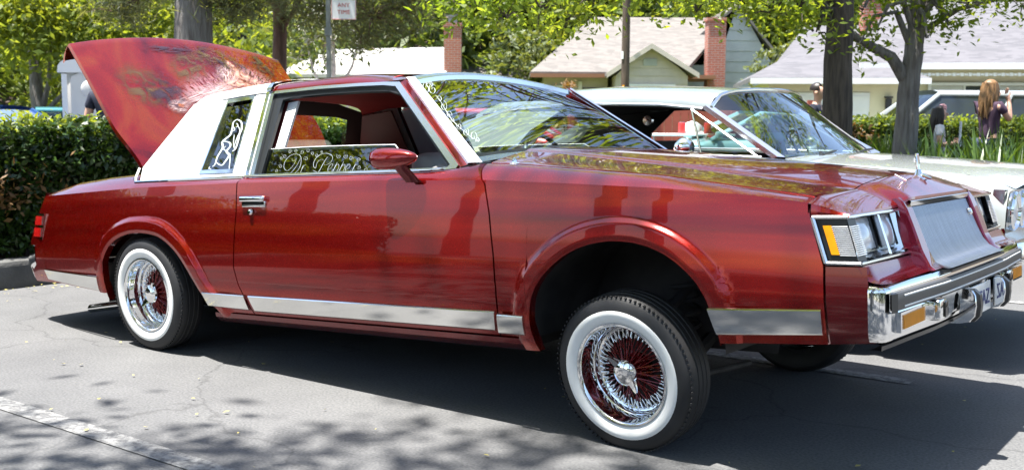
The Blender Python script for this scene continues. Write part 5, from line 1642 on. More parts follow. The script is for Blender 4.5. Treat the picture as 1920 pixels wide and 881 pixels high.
def clump_points(blobs, g, spread=.22, per=24):
    """blobs: (x, y, z, rx, ry, rz, leaves). Leaves gather in twig clumps, fewer inside, gaps between."""
    out, cl = [], []
    for (x, y, z, rx, ry, rz, n) in blobs:
        k = max(3, int(n / per))
        d = g.normal(size=(k, 3))
        d /= np.linalg.norm(d, axis=1)[:, None]
        rr = g.uniform(0.25, 1.0, k) ** .55
        cc = np.array((x, y, z)) + d * rr[:, None] * np.array((rx, ry, rz))
        cl.append(cc)
        idx = g.integers(0, k, n)
        sp = spread * np.array((1.15, 1.15, .7))
        out.append(cc[idx] + g.normal(size=(n, 3)) * sp * g.uniform(.5, 1.2, (n, 1)))
    return np.concatenate(out), cl

def tree(name, label, loc, trunk, r0, limbs, blobs, leaf, bark, size=.07, tmpl='rh', seed=1, spread=.22, per=24, group=None, twigs=True, upb=.7, upper=()):
    """trunk: path of points relative to loc; limbs: list of paths; blobs relative to loc."""
    g = np.random.default_rng(seed)
    root = tag(empty(name, loc), label, 'tree', group)
    mb = MB()
    n = len(trunk)
    # refine and roughen the trunk
    path, rad = [], []
    T = [Vector(p) for p in trunk]
    for i in range(n - 1):
        for k in range(5):
            path.append(T[i].lerp(T[i + 1], k / 5) + Vector((g.normal() * r0 * .05, g.normal() * r0 * .05, 0)))
    path.append(T[-1])
    for i in range(len(path)):
        t = i / (len(path) - 1)
        rad.append(r0 * (1.0 - .55 * t) * (1 + .35 * math.exp(-t * 14)))
    mb.tube(path, rad, 16)
    for L in limbs:
        P = [Vector(p) for p in L[1]]
        mb.tube(P, [L[0] * (1 - .8 * i / (len(P) - 1)) for i in range(len(P))], 8)
    tr = mb.build('trunk', bark, root, angle=80)
    C, cl = clump_points(blobs, g, spread, per)
    if twigs:
        tw = MB()
        for b_, cc in zip(blobs, cl):
            c0 = Vector(b_[:3])
            top = min(path, key=lambda p: (p - c0).length)
            hd = math.hypot(top.x - c0.x, top.y - c0.y)
            tw.tube([top, top.lerp(c0, .35) + Vector((0, 0, .1 + .45 * hd)), top.lerp(c0, .75) + Vector((0, 0, .06 + .38 * hd)), c0], [min(.05, r0 * .3), .03, .02, .008], 6)
            for q in cc[: min(len(cc), 26)]:
                q = Vector(q)
                tw.tube([c0.lerp(q, .15), c0.lerp(q, .6) + Vector((0, 0, .04)), q], [.012, .008, .003], 4, caps=False)
        tag(tw.build('branches', bark, root, angle=80), kind='stuff')
    tm, tf = {'rh': (RH, RHF), 'star': (STAR, STARF), 'needle': (NEED, RHF)}[tmpl]
    V, F = leaves(C, size, tm, tf, g, upb)
    npmesh('crown', V, F, leaf, root)
    if upper:  # high out-of-frame foliage added for green windscreen reflections
        C, cl = clump_points([(b[0] - loc[0], b[1] - loc[1], b[2] - loc[2]) + tuple(b[3:]) for b in upper], g, .24, 24)
        V, F = leaves(C, .085, tm, tf, g, upb)
        npmesh('upper_crown', V, F, leaf, root)
    return root

def px(pxx, py, d):
    """Street coordinates of a bearing: metres right, metres up, at distance d (same axes as ud)."""
    return (pxx - 960) / 1988 * d, 1.137 + (233 - py) / 1988 * d
def blob_at(loc, u, d, z, r, n, flat=.75):
    p = ud(u, d, z) - Vector(loc)
    return (p.x, p.y, p.z, r, r, r * flat, n)

# --- two street trees beyond the pale car, leaves hanging into view
loc = ud(3.03, 10.0, .14)
B = []
for (pxx, py, d, r, n) in [(835, -12, 9.0, .30, 190), (890, 12, 8.8, .28, 180), (945, 38, 8.8, .18, 90), (960, 0, 9, .28, 140), (1010, 20, 9.0, .26, 130), (1065, 35, 9.2, .20, 85), (1110, 0, 9.2, .26, 120), (1310, -10, 9.0, .30, 150), (1385, 5, 9.2, .30, 150), (1440, 22, 9.4, .26, 130), (1490, 18, 9.6, .30, 150), (1520, 60, 9.8, .18, 60), (1215, -25, 9.0, .3, 100), (1300, 25, 9.4, .14, 45)]:
    u, z = px(pxx, py, d)
    B.append(blob_at(loc, u, d, z, r, int(n * 1.7), .7))
for (u, d, z, r, n) in [(0.2, 9.3, 3.7, 1.0, 500), (1.6, 8.6, 4.1, 1.1, 500), (3.0, 10, 4.8, 1.4, 700), (3.8, 9.0, 4.6, 1.1, 500), (2.0, 10.8, 5.0, 1.3, 600), (-.8, 9.6, 3.8, .9, 380), (2.8, 9.6, 6.6, 1.7, 900), (1.2, 10, 5.6, 1.3, 700)]:
    B.append(blob_at(loc, u, d, z, r, n, .8))
L0 = Vector(loc)
def lm(r_, *pts): return (r_, [ud(u, d, z) - L0 for u, d, z in pts])
tree('maple_tree', 'dark barked street tree with straight trunk directly behind the pale parked car', loc, [(0, 0, -.1), (.01, .0, 1.2), (-.01, .02, 2.2), (.06, .03, 3.4), (.08, .1, 4.8), (.02, .1, 6.6)], .150,
     [lm(.07, (3.05, 10, 2.9), (2.2, 9.6, 3.3), (1.0, 9.2, 3.3), (-.4, 9.1, 2.7)), lm(.06, (3.05, 10, 2.7), (2.6, 9.6, 2.9), (2.0, 9.3, 2.5)), lm(.06, (3.1, 10, 3.2), (3.6, 9.4, 3.9), (3.9, 9, 4.3))],
     B, 'leaf_maple', 'bark_dark', .040, 'rh', 3, .15, 26, 'maple trees along the planter',
     upper=[(-2.6, 6.4, 6.2, 1.3, 1.2, 1.0, 620), (-.8, 6.2, 6.8, 1.4, 1.2, 1.1, 700), (.9, 6.4, 6.4, 1.4, 1.3, 1.1, 700), (2.6, 6.2, 6.6, 1.3, 1.2, 1.0, 620), (-1.8, 7.2, 8.2, 1.3, 1.2, 1.0, 600), (.4, 7.2, 8.6, 1.4, 1.2, 1.1, 640), (2.2, 7.0, 8.0, 1.3, 1.2, 1.0, 560), (-4.0, 6.8, 6.6, 1.2, 1.1, .9, 480), (3.9, 6.6, 7.2, 1.1, 1.1, .9, 440), (.6, 5.4, 5.2, 1.2, 1.0, .8, 420), (-1.6, 5.6, 5.2, 1.1, 1.0, .8, 400)])
loc = ud(4.06, 11.0, .14)
L0 = Vector(loc)
B = []
for (pxx, py, d, r, n) in [(1605, 25, 10.8, .24, 110), (1632, 62, 10.8, .22, 100), (1600, 90, 10.8, .16, 60), (1650, 10, 11, .3, 140), (1745, 28, 10.8, .26, 130), (1765, 55, 10.8, .13, 50), (1800, 12, 10.6, .28, 140), (1850, -4, 10.5, .30, 150), (1900, 10, 10.4, .24, 110), (1725, 0, 11, .3, 150), (1922, 40, 10.2, .15, 60), (1690, -14, 11, .4, 180), (1725, 78, 10.6, .06, 14)]:
    u, z = px(pxx, py - 8, d)
    B.append(blob_at(loc, u, d, z, r * .9, int(n * 1.15), .7))
for (u, d, z, r, n) in [(4.0, 11, 4.8, 1.4, 800), (5.2, 10.6, 4.5, 1.1, 600), (5.0, 12, 5.0, 1.3, 600), (4.2, 10.6, 6.2, 1.6, 800), (6.0, 10.8, 4.8, 1.0, 500), (3.2, 11.6, 5.2, 1.1, 500)]:
    B.append(blob_at(loc, u, d, z, r, n, .8))
tree('maple_tree', 'grey barked street tree with low forking limb beside the woman', loc, [(0, 0, -.1), (.0, 0, 1.0), (.02, .01, 1.55), (.05, .03, 2.0), (.1, .06, 3.2), (.1, .1, 5.4)], .130,
     [lm(.075, (4.03, 11, 1.62), (3.86, 10.95, 1.84), (3.60, 10.9, 1.96), (3.30, 10.8, 2.12), (3.0, 10.7, 2.5)), lm(.06, (4.08, 11, 1.75), (4.16, 11, 2.2), (4.3, 11, 2.9), (4.4, 11, 4.2)), lm(.035, (4.10, 11, 2.05), (4.5, 10.9, 2.32), (4.9, 10.8, 2.42), (5.4, 10.7, 2.75)), lm(.04, (4.1, 11, 2.6), (4.8, 10.8, 3.4), (5.4, 10.7, 3.9))],
     B, 'leaf_maple', 'bark_grey', .040, 'rh', 4, .15, 26, 'maple trees along the planter')

# --- trees behind the hedge on the other side
loc = ud(-4.15, 14, .0)
B = [blob_at(loc, u, d, z, r, n) for u, d, z, r, n in [(-4.2, 14, 6.2, 1.8, 900), (-3.2, 13.4, 5.6, 1.4, 700), (-5.4, 14, 5.4, 1.4, 700), (-4.0, 14.5, 8.0, 1.8, 800), (-2.4, 14, 6.6, 1.3, 600)]]
tree('plane_tree', 'stout grey trunk rising behind the open red trunk lid', loc, [(0, 0, -.1), (0, 0, 1.5), (.02, 0, 3.0), (.03, .03, 4.5), (0, .1, 6.5)], .31, [], B, 'leaf_mid', 'bark_grey', .09, 'rh', 5, .26, 24)
loc = ud(-3.36, 15.4, .0)
B = []
for (pxx, py, d, r, n) in [(400, 0, 14.0, .45, 700), (445, 20, 14.2, .40, 600), (480, -10, 14.0, .5, 700), (560, 0, 15, .6, 700), (640, 25, 15.2, .55, 800), (700, 35, 15.0, .60, 900), (750, 20, 15.0, .55, 800), (790, -5, 15, .5, 600), (680, 75, 15, .3, 260), (270, 5, 14.5, .5, 600), (230, 30, 14.5, .4, 420)]:
    u, z = px(pxx, py, d)
    B.append(blob_at(loc, u, d, z, r, n, .6))
for (u, d, z, r, n) in [(-3.4, 15.4, 4.2, 1.4, 1500), (-2.0, 15.2, 3.9, 1.1, 1200), (-4.6, 14.8, 3.9, 1.1, 1200), (-3.2, 15.4, 6.2, 1.4, 1200), (-1.4, 15.2, 4.6, 1.0, 900)]:
    B.append(blob_at(loc, u, d, z, r, n, .7))
tree('pine_tree', 'reddish slim trunked pine with drooping grey green needles above the sign', loc, [(0, 0, -.1), (0, 0, 1.5), (.02, 0, 3.0), (0, .03, 5.5), (0, .1, 7.2)], .125, [], B, 'needle', 'bark_red', .11, 'needle', 6, .16, 40)
loc = ud(-11.1, 25, .0)
B = []
for (pxx, py, d, r, n) in [(20, 20, 24, .9, 600), (80, 40, 24, .9, 650), (140, 30, 24.5, .9, 600), (200, 50, 24, .8, 550), (260, 60, 24.5, .8, 500), (50, 85, 24, .7, 400), (110, 90, 24, .6, 350), (30, 0, 25, 1.1, 700), (160, 0, 25, 1.2, 700), (270, 10, 25, 1.0, 600), (300, 85, 24.5, .6, 320), (0, 60, 24, .8, 420), (330, 40, 25, .8, 420), (130, 125, 24.4, .4, 160), (180, 105, 24.3, .5, 220)]:
    u, z = px(pxx, py, d)
    B.append(blob_at(loc, u, d, z, r, n, .8))
for (u, d, z, r, n) in [(-11, 25, 5.4, 2.0, 900), (-9, 25.5, 5.2, 1.8, 800), (-12.6, 25, 4.8, 1.6, 700), (-10.4, 25, 7.2, 2.0, 700)]:
    B.append(blob_at(loc, u, d, z, r, n, .8))
L0 = Vector(loc)
tree('spring_tree', 'bright green forked tree past the portable toilet', loc, [(0, 0, -.1), (.02, 0, 1.2), (-.05, 0, 2.0), (-.3, .1, 3.2), (-.4, .1, 4.6)], .20,
     [(.10, [ud(-11.1, 25, 1.2) - L0, ud(-10.85, 25, 2.0) - L0, ud(-10.7, 25, 3.4) - L0]), (.07, [ud(-11.0, 25, 1.3) - L0, ud(-10.4, 25, 1.9) - L0, ud(-9.9, 25, 2.7) - L0])], B, 'leaf_spring', 'bark_grey', .10, 'rh', 7, .30, 24, twigs=False)
loc = ud(-3.7, 22, .0)
B = []
for (pxx, py, d, r, n) in [(590, 80, 22, .5, 170), (640, 60, 22, .6, 200), (680, 90, 22, .4, 120), (560, 115, 22, .4, 120), (640, 20, 22, .8, 300), (600, 30, 22, .7, 240), (570, 60, 22, .5, 180)]:
    u, z = px(pxx, py, d)
    B.append(blob_at(loc, u, d, z, r, n, .8))
L0 = Vector(loc)
tree('birch_tree', 'small pale barked tree with bare white branches behind the sign post', loc, [(0, 0, -.1), (.0, 0, 1.3), (.02, 0, 2.3), (-.1, .1, 3.4)], .085,
     [lm(.045, (-3.7, 22, 1.5), (-4.1, 22, 2.2), (-4.3, 22, 3.1)), lm(.045, (-3.7, 22, 1.6), (-3.3, 22, 2.3), (-3.1, 22, 3.0)), lm(.035, (-3.7, 22, 1.9), (-3.9, 22, 2.5), (-3.75, 22, 3.3)), lm(.03, (-3.7, 22, 1.3), (-3.2, 22, 1.6), (-2.9, 22, 2.1))], B, 'leaf_pale', 'bark_white', .075, 'rh', 8, .22, 16)

# --- trees round and behind the photographer: shade, dapple and reflections come from these
def shade_tree_proto():
    B = []
    g = np.random.default_rng(31)
    for k in range(18):
        a, rr = g.uniform(0, 6.28), 3.5 * math.sqrt(g.uniform(.02, 1))
        B.append((rr * math.cos(a), rr * math.sin(a), g.uniform(8.0, 12.0) - rr * .35, g.uniform(.8, 1.4), g.uniform(.8, 1.4), g.uniform(.6, .9), 620))
    limbs = [(.09, [(0, 0, 4.6), (b[0] * .5, b[1] * .5, b[2] * .78), (b[0], b[1], b[2])]) for b in B[:9]]
    return tree('shade_tree', 'broad leafed shade tree beside the stalls', (0, 0, 0), [(0, 0, -.1), (0, 0, 2.5), (.05, 0, 4.8), (.1, .1, 7.4), (.1, .2, 10.6)], .22, limbs, B, 'leaf_spring', 'bark_grey', .075, 'rh', 11, .26, 26, 'shade trees in the car park')
proto = shade_tree_proto()
spots = [(-1.5, -7.6, 0.3, 1.0), (-6.4, -7.4, 1.4, .95), (3.2, -5.9, 2.2, 1.0), (8.6, -8.6, 3.0, 1.0), (-11.0, -8.0, 4.1, 1.1), (10.0, -1.6, 5.2, .95), (12.5, 8.0, .9, 1.0), (-3.2, -12.5, .2, 1.1), (3.6, -12.0, 4.4, 1.1), (-9, -14, 1.0, 1.1)]
for i, (x, y, rz, sc) in enumerate(spots):
    o = proto if i == 0 else copy_tree(proto)
    o.location = (x, y, 0)
    o.rotation_euler = (0, 0, rz)
    o.scale = (sc, sc, sc)

# --- clipped hedge behind the kerb
def hedge(name, label, P0, P1, depth, h, z0, leaf, n, size, seed, face_n):
    """P0->P1 is the front foot; depth runs along face_n away from the viewer."""
    g = np.random.default_rng(seed)
    P0, P1 = Vector(P0), Vector(P1)
    root = tag(empty(name, (P0.x, P0.y, z0)), label, 'hedge')
    d = P1 - P0
    L = d.length
    d.normalize()
    nn = Vector(face_n).normalized()
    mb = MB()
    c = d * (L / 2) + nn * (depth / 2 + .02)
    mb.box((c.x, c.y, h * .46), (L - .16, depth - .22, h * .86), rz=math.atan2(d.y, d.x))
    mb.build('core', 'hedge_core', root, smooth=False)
    # leaves lie in a shell over front, top and ends, bulging in and out in clumps
    m = n
    which = g.random(m)
    s_ = g.uniform(0, L, m)
    t_ = np.zeros(m); z_ = np.zeros(m)
    fr = which < .62
    t_[fr] = np.abs(g.normal(0, .07, fr.sum()))
    z_[fr] = g.uniform(0.02, h, fr.sum())
    tp = ~fr
    t_[tp] = g.uniform(0, depth, tp.sum())
    z_[tp] = h - np.abs(g.normal(0, .06, tp.sum()))
    bulge = .06 * np.sin(s_ * 3.1 + 1.3 * np.sin(z_ * 5)) * np.sin(z_ * 7 + s_ * 1.7) + .03 * np.sin(s_ * 9.0)
    t_ += np.where(fr, bulge, 0)
    z_ += np.where(tp, .04 * np.sin(s_ * 4.3) + .035 * np.sin(s_ * 11 + t_ * 9), 0)
    C = np.array(d)[None] * s_[:, None] + np.array(nn)[None] * t_[:, None] + np.array((0, 0, 1))[None] * z_[:, None]
    V, F = leaves(C, size, RH, RHF, g, .5)
    npmesh('leaves', V, F, leaf, root)
    k = n // 60
    s2 = g.uniform(0, L, k); t2 = g.uniform(0, depth * .7, k)
    C = np.array(d)[None] * s2[:, None] + np.array(nn)[None] * t2[:, None]
    C = np.repeat(C, 5, 0) + g.normal(size=(k * 5, 3)) * .018
    C[:, 2] += h + np.tile(np.arange(5) * .026, k) - .03
    V, F = leaves(C, size * .9, RH, RHF, g, .4)
    npmesh('stray_shoots', V, F, 'leaf_spring', root)
    k = n // 40
    cx = g.uniform(0, L, 12)
    s2 = cx[g.integers(0, 12, k)] + g.normal(0, .16, k)
    C = np.array(d)[None] * s2[:, None] + np.array(nn)[None] * (g.normal(0, .04, k) - .02)[:, None] + np.array((0, 0, 1))[None] * (h * (.75 + .22 * np.sin(s2 * 2.1)) + g.normal(0, .08, k))[:, None]
    C[:, 2] = np.minimum(C[:, 2], h + .03)
    V, F = leaves(C, size * .9, RH, RHF, g, .4)
    npmesh('dead_leaves', V, F, 'dry_leaf', root)
    return root
hedge('hedge', 'dense clipped dark green hedge behind the kerb at the red car', (-2.68, -5.5, 0), (-2.68, 5.0, 0), 1.1, .93, .17, 'leaf_hedge', 60000, .034, 21, (-1, 0, 0))
a = ud(3.3, 14.2); b_ = ud(10.5, 13.2)
hedge('hedge', 'low green hedge behind the woman and girl', (a.x, a.y, 0), (b_.x, b_.y, 0), .9, 1.02, .18, 'leaf_mid', 26000, .04, 22, FWD)
a = ud(-1.0, 14.6); b_ = ud(3.1, 14.2)

# --- strap leaved clumps in the planter
def strap_clump_mesh(seed, n=46):
    g = np.random.default_rng(seed)
    V, F = [], []
    for k in range(n):
        a = g.uniform(0, 6.28); l = g.uniform(.5, .95); lean = g.uniform(.12, .55); w = g.uniform(.012, .022)
        bx, by = g.normal(0, .09, 2)
        o = len(V)
        for i in range(7):
            t = i / 6
            r_ = lean * l * t ** 1.7
            z = l * (t - .28 * lean * t ** 3)
            ww = w * (1 - t ** 2.5)
            cx, cy = bx + r_ * math.cos(a), by + r_ * math.sin(a)
            V += [(cx - ww * math.sin(a), cy + ww * math.cos(a), z), (cx + ww * math.sin(a), cy - ww * math.cos(a), z)]
        for i in range(6):
            F.append((o + 2 * i, o + 2 * i + 1, o + 2 * i + 3, o + 2 * i + 2))
    return np.array(V), np.array(F)
meshes = []
g = np.random.default_rng(77)
sp = []
for k in range(46):
    t = g.uniform(0, 1)
    pxx = 1600 + 340 * t
    d = g.uniform(8.2, 11.0) if pxx > 1720 else g.uniform(11.2, 12.4)
    if 1660 < pxx < 1730 and d < 11.1: d = 11.6
    sp.append(((pxx - 960) / 1988 * d, d))
sp.sort()
for k, (u, d) in enumerate(sp):
    if k < 5:
        V, F = strap_clump_mesh(100 + k)
        o = npmesh('strap_leaf_plant', V, F, 'strap_leaf')
        meshes.append(o.data)
    else:
        o = bpy.data.objects.new('strap_leaf_plant', meshes[k % 5])
        COL.objects.link(o)
    o.location = ud(u, d, .13)
    o.rotation_euler = (0, 0, g.uniform(0, 6.28))
    sc = g.uniform(.95, 1.25)
    o.scale = (sc, sc, sc)
    tag(o, 'clump of upright strap leaves growing in the planter', 'plant', 'strap leaved clumps in the planter')
o = empty('flowering_plant', ud(4.0 - .62, 12.6, .13))
tag(o, 'white flowers in front of the low hedge beside the grey trunk', 'plant')
g2 = np.random.default_rng(5)
V, F = leaves(g2.normal(size=(60, 3)) * (.12, .12, .08) + (0, 0, .78), .03, RH, RHF, g2); npmesh('petals', V, F, 'white_petal', o)
V, F = leaves(g2.normal(size=(160, 3)) * (.14, .14, .2) + (0, 0, .45), .05, RH, RHF, g2); npmesh('leaves', V, F, 'leaf_mid', o)

# --- shrubs by the houses
def shrub(name, label, u, d, z0, r, h, leaf, n, size, seed):
    g = np.random.default_rng(seed)
    loc = ud(u, d, z0)
    root = tag(empty(name, loc), label, 'shrub')
    B = [(g.normal() * r * .4, g.normal() * r * .4, h * g.uniform(.35, .75), r * .6, r * .6, h * .36, n // 6) for k in range(6)]
    C, cl = clump_points(B, g, .12, 20)
    V, F = leaves(C, size, RH, RHF, g)
    npmesh('crown', V, F, leaf, root)
    mb = MB()
    for k in range(5):
        a = k * 1.26
        mb.tube([(0, 0, 0), (r * .25 * math.cos(a), r * .25 * math.sin(a), h * .4), (r * .5 * math.cos(a), r * .5 * math.sin(a), h * .7)], [.03, .02, .008], 6)
    mb.build('stems', 'bark_dark', root)
    return root
shrub('shrub', 'round yellow green bush in front of the grey green house chimney', 5.9, 31, .22, 1.0, 2.2, 'leaf_spring', 1500, .09, 41)
shrub('shrub', 'pale green leafy shrub beside the grey shingle roof', 0.55, 38, .22, 2.2, 4.4, 'leaf_pale', 2600, .12, 42)
shrub('shrub', 'orange tinged bush at the corner of the yellow garage', 6.9, 29, .22, .9, 1.7, 'dry_leaf', 900, .08, 43)
shrub('shrub', 'pale shrub between the grey green house and the yellow house', 8.3, 33, .22, 1.1, 3.6, 'leaf_pale', 1700, .10, 44)
shrub('shrub', 'reddish climbing shrub by the porch of the grey green house', 1.75, 33.2, .22, .6, 2.2, 'dry_leaf', 700, .08, 45)
shrub('shrub', 'leafy bush in front of the yellow house at the frame edge', 11.6, 24, .22, 1.1, 1.7, 'leaf_spring', 1200, .08, 46)
shrub('shrub', 'small green bush below the low brown roof', -1.0, 33, .22, .9, 2.5, 'leaf_spring', 900, .09, 47)
shrub('shrub', 'pale roadside shrub behind the cars with raised hoods', -12.6, 30, .1, 2.0, 2.6, 'leaf_pale', 1800, .11, 48)
shrub('shrub', 'dry yellow green shrub left of the portable toilet', -10.6, 30, .1, 1.6, 2.0, 'leaf_spring', 1300, .11, 49)

# --- wooded slope closing the view: one mass
g = np.random.default_rng(91)
def slope_h(u, d): return max(0.0, (d - 40) * .42) + 1.2 * math.sin(u * .13) * max(0, min(1, (d - 40) / 12))
mb = MB()
mb.grid([[ud(u, d, slope_h(u, d)) for u in range(-70, 91, 8)] for d in range(38, 111, 6)])
tag(mb.build('hill', 'soil'), kind='structure')
def wood(name, label, n_cr, urange, drange, leaf, seed, hr, size):
    g = np.random.default_rng(seed)
    B = []
    for k in range(n_cr):
        u, d = g.uniform(*urange), g.uniform(*drange)
        h = g.uniform(*hr)
        p = ud(u, d, slope_h(u, d))
        for j in range(4):
            B.append((p.x + g.normal() * 1.3, p.y + g.normal() * 1.3, p.z + h * g.uniform(.25, .9), 2.0, 2.0, h * .25, 130))
    C, cl = clump_points(B, g, .5, 18)
    V, F = leaves(C, size, RH, RHF, g, .6)
    tag(npmesh(name, V, F, leaf), label, 'woodland', kind='stuff')
wood('wood', 'dark wooded slope rising behind the houses', 110, (-40, 36), (44, 66), 'leaf_dark', 92, (6, 11), .34)
wood('wood', 'lighter green trees on the slope behind the houses', 70, (-40, 40), (40, 48), 'leaf_mid', 93, (4, 8), .26)  # lighter leaf colour than the slope behind
wood('wood', 'bright fresh green trees behind the hedge and the cars', 34, (-30, -8), (28, 37), 'leaf_spring', 94, (4, 9), .18)
wood('wood', 'fresh green trees between the houses', 22, (1, 14), (41, 46), 'leaf_spring', 95, (5, 9), .2)
wood('wood', 'unseen dark trees added behind the viewpoint to darken reflections', 60, (-34, 44), (-34, -24), 'leaf_dark', 96, (5, 9), .34)  # out-of-view mass added to keep low sky out of the car's reflections

# ------------------------------------------------------------------ houses across the street
def shingle_mat(name, c1, c2):
    m = bpy.data.materials.new(name)
    m.use_nodes = True
    t = m.node_tree
    b = t.nodes['Principled BSDF']
    b.inputs['Roughness'].default_value = .9
    tc = node(t, 'ShaderNodeTexCoord')
    mp = node(t, 'ShaderNodeMapping')
    mp.inputs['Scale'].default_value = (3.2, 6.5, 9.0)
    t.links.new(tc.outputs['Object'], mp.inputs[0])
    vo = node(t, 'ShaderNodeTexVoronoi')
    vo.inputs['Scale'].default_value = 1.3
    t.links.new(mp.outputs[0], vo.inputs['Vector'])
    sp = node(t, 'ShaderNodeSeparateColor')
    t.links.new(vo.outputs['Color'], sp.inputs[0])
    rp = node(t, 'ShaderNodeValToRGB')
    ramp_set(rp, [(0.1, c2), (0.9, c1)])
    t.links.new(sp.outputs[0], rp.inputs[0])
    t.links.new(rp.outputs[0], b.inputs['Base Color'])
    MATS[name] = m
shingle_mat('shingle_tan', (0.170, 0.155, 0.140), (0.125, 0.114, 0.104))
shingle_mat('shingle_grey', (0.125, 0.121, 0.130), (0.092, 0.090, 0.098))
shingle_mat('shingle_white', (0.48, 0.47, 0.45), (0.40, 0.39, 0.37))
def brick_mat(name, c1, c2, mortar):
    m = bpy.data.materials.new(name)
    m.use_nodes = True
    t = m.node_tree
    b = t.nodes['Principled BSDF']
    b.inputs['Roughness'].default_value = .9
    tc = node(t, 'ShaderNodeTexCoord')
    sx = node(t, 'ShaderNodeSeparateXYZ')
    t.links.new(tc.outputs['Object'], sx.inputs[0])
    ad = node(t, 'ShaderNodeMath', operation='ADD')
    t.links.new(sx.outputs[0], ad.inputs[0]); t.links.new(sx.outputs[1], ad.inputs[1])
    cb = node(t, 'ShaderNodeCombineXYZ')
    t.links.new(ad.outputs[0], cb.inputs[0]); t.links.new(sx.outputs[2], cb.inputs[1])
    br = node(t, 'ShaderNodeTexBrick')
    br.inputs['Scale'].default_value = 1.0
    br.inputs['Brick Width'].default_value = .21
    br.inputs['Row Height'].default_value = .075
    br.inputs['Mortar Size'].default_value = .008
    br.inputs['Color1'].default_value = (*c1, 1)
    br.inputs['Color2'].default_value = (*c2, 1)
    br.inputs['Mortar'].default_value = (*mortar, 1)
    t.links.new(cb.outputs[0], br.inputs['Vector'])
    t.links.new(br.outputs[0], b.inputs['Base Color'])
    MATS[name] = m
brick_mat('brick_red', (0.42, 0.14, 0.09), (0.34, 0.10, 0.07), (0.35, 0.30, 0.26))
brick_mat('brick_brown', (0.20, 0.09, 0.055), (0.15, 0.07, 0.045), (0.16, 0.13, 0.11))
mat('siding_sage', (0.56, 0.50, 0.42), rough=.8, var=.06, vscale=3)
mat('siding_greygreen', (0.40, 0.42, 0.40), rough=.8, var=.06, vscale=3)
mat('stucco_yellow', (0.74, 0.67, 0.46), rough=.85, var=.05, vscale=3)
mat('siding_yellow', (0.68, 0.62, 0.42), rough=.8, var=.04, vscale=3)
mat('paint_white', (0.78, 0.78, 0.75), rough=.6, var=.03, vscale=3)
mat('trim_brown', (0.28, 0.13, 0.07), rough=.8)
mat('interior_dark', (0.03, 0.03, 0.03), rough=.6)
mat('blind', (0.52, 0.52, 0.50), rough=.7, var=.1, vscale=4, stretch=(1, 1, 12))
mat('pane', (0.05, 0.06, 0.06), rough=.05, spec=.8)
mat('tin', (0.35, 0.35, 0.36), rough=.4, metal=.9)

def house(name, label, u, d, turn=0.0, z=.22):
    return tag(empty(name, ud(u, d, z), STREET_RZ + R(turn)), label, 'house')
def wallbox(root, x0, x1, y0, y1, z0, z1, material, name='wall'):
    mb = MB()
    mb.box(((x0 + x1) / 2, (y0 + y1) / 2, (z0 + z1) / 2), (x1 - x0, y1 - y0, z1 - z0))
    return mb.build(name, material, root, smooth=False)
def slope_plate(root, name, pts, th, material):
    """Roof plane: outline pts in order, thickened straight down."""
    mb = MB()
    n = len(pts)
    lo = [(p[0], p[1], p[2] - th) for p in pts]
    mb.add(pts + lo, [tuple(range(n)), tuple(range(2 * n - 1, n - 1, -1))] + [(i, i + n, (i + 1) % n + n, (i + 1) % n) for i in range(n)])
    return mb.build(name, material, root, smooth=False, fixn=True)
def boards(root, x0, x1, z0, z1, y, step, material, apex=None, name='siding_board'):
    """Lapped boards on a wall facing the street (local -y); apex=(x, z) trims them to a gable."""
    z = z0
    while z < z1 - .02:
        zt = min(z + step, z1)
        def lim(zz):
            if apex is None or zz <= apex[2]: return x0, x1
            k = (zz - apex[2]) / (apex[1] - apex[2])
            return lerp(x0, apex[0], k), lerp(x1, apex[0], k)
        (a0, b0), (a1, b1) = lim(z), lim(zt)
        mb = MB()
        mb.hexa([(a0, y - .028, z), (b0, y - .028, z), (b0, y, z), (a0, y, z)], [(a1, y - .008, zt - .004), (max(b1, a1 + .01), y - .008, zt - .004), (max(b1, a1 + .01), y, zt - .004), (a1, y, zt - .004)])
        mb.build(name, material, root, smooth=False)
        z = zt
def window(root, x0, x1, z0, z1, y, cols=1, rows=1, fill='pane', frame='paint_white', fw=.07):
    mb = MB()
    for a, b, c, d in ((x0 - fw, x1 + fw, z1, z1 + fw), (x0 - fw, x1 + fw, z0 - fw, z0), (x0 - fw, x0, z0, z1), (x1, x1 + fw, z0, z1)):
        mb.box(((a + b) / 2, y - .03, (c + d) / 2), (b - a, .08, d - c))
    for i in range(1, cols):
        x = lerp(x0, x1, i / cols)
        mb.box((x, y - .02, (z0 + z1) / 2), (.035, .05, z1 - z0))
    for i in range(1, rows):
        z = lerp(z0, z1, i / rows)
        mb.box(((x0 + x1) / 2, y - .018, z), (x1 - x0, .045, .03))
    w = mb.build('window', frame, root, smooth=False)
    for i in range(cols):
        for j in range(rows):
            mb = MB()
            xa, xb = lerp(x0, x1, i / cols), lerp(x0, x1, (i + 1) / cols)
            za, zb = lerp(z0, z1, j / rows), lerp(z0, z1, (j + 1) / rows)
            mb.box(((xa + xb) / 2, y - .004, (za + zb) / 2), (xb - xa - .03, .012, zb - za - .025))
            mb.build('window_pane', fill if isinstance(fill, str) else fill[i % len(fill)], w, smooth=False)
    return w

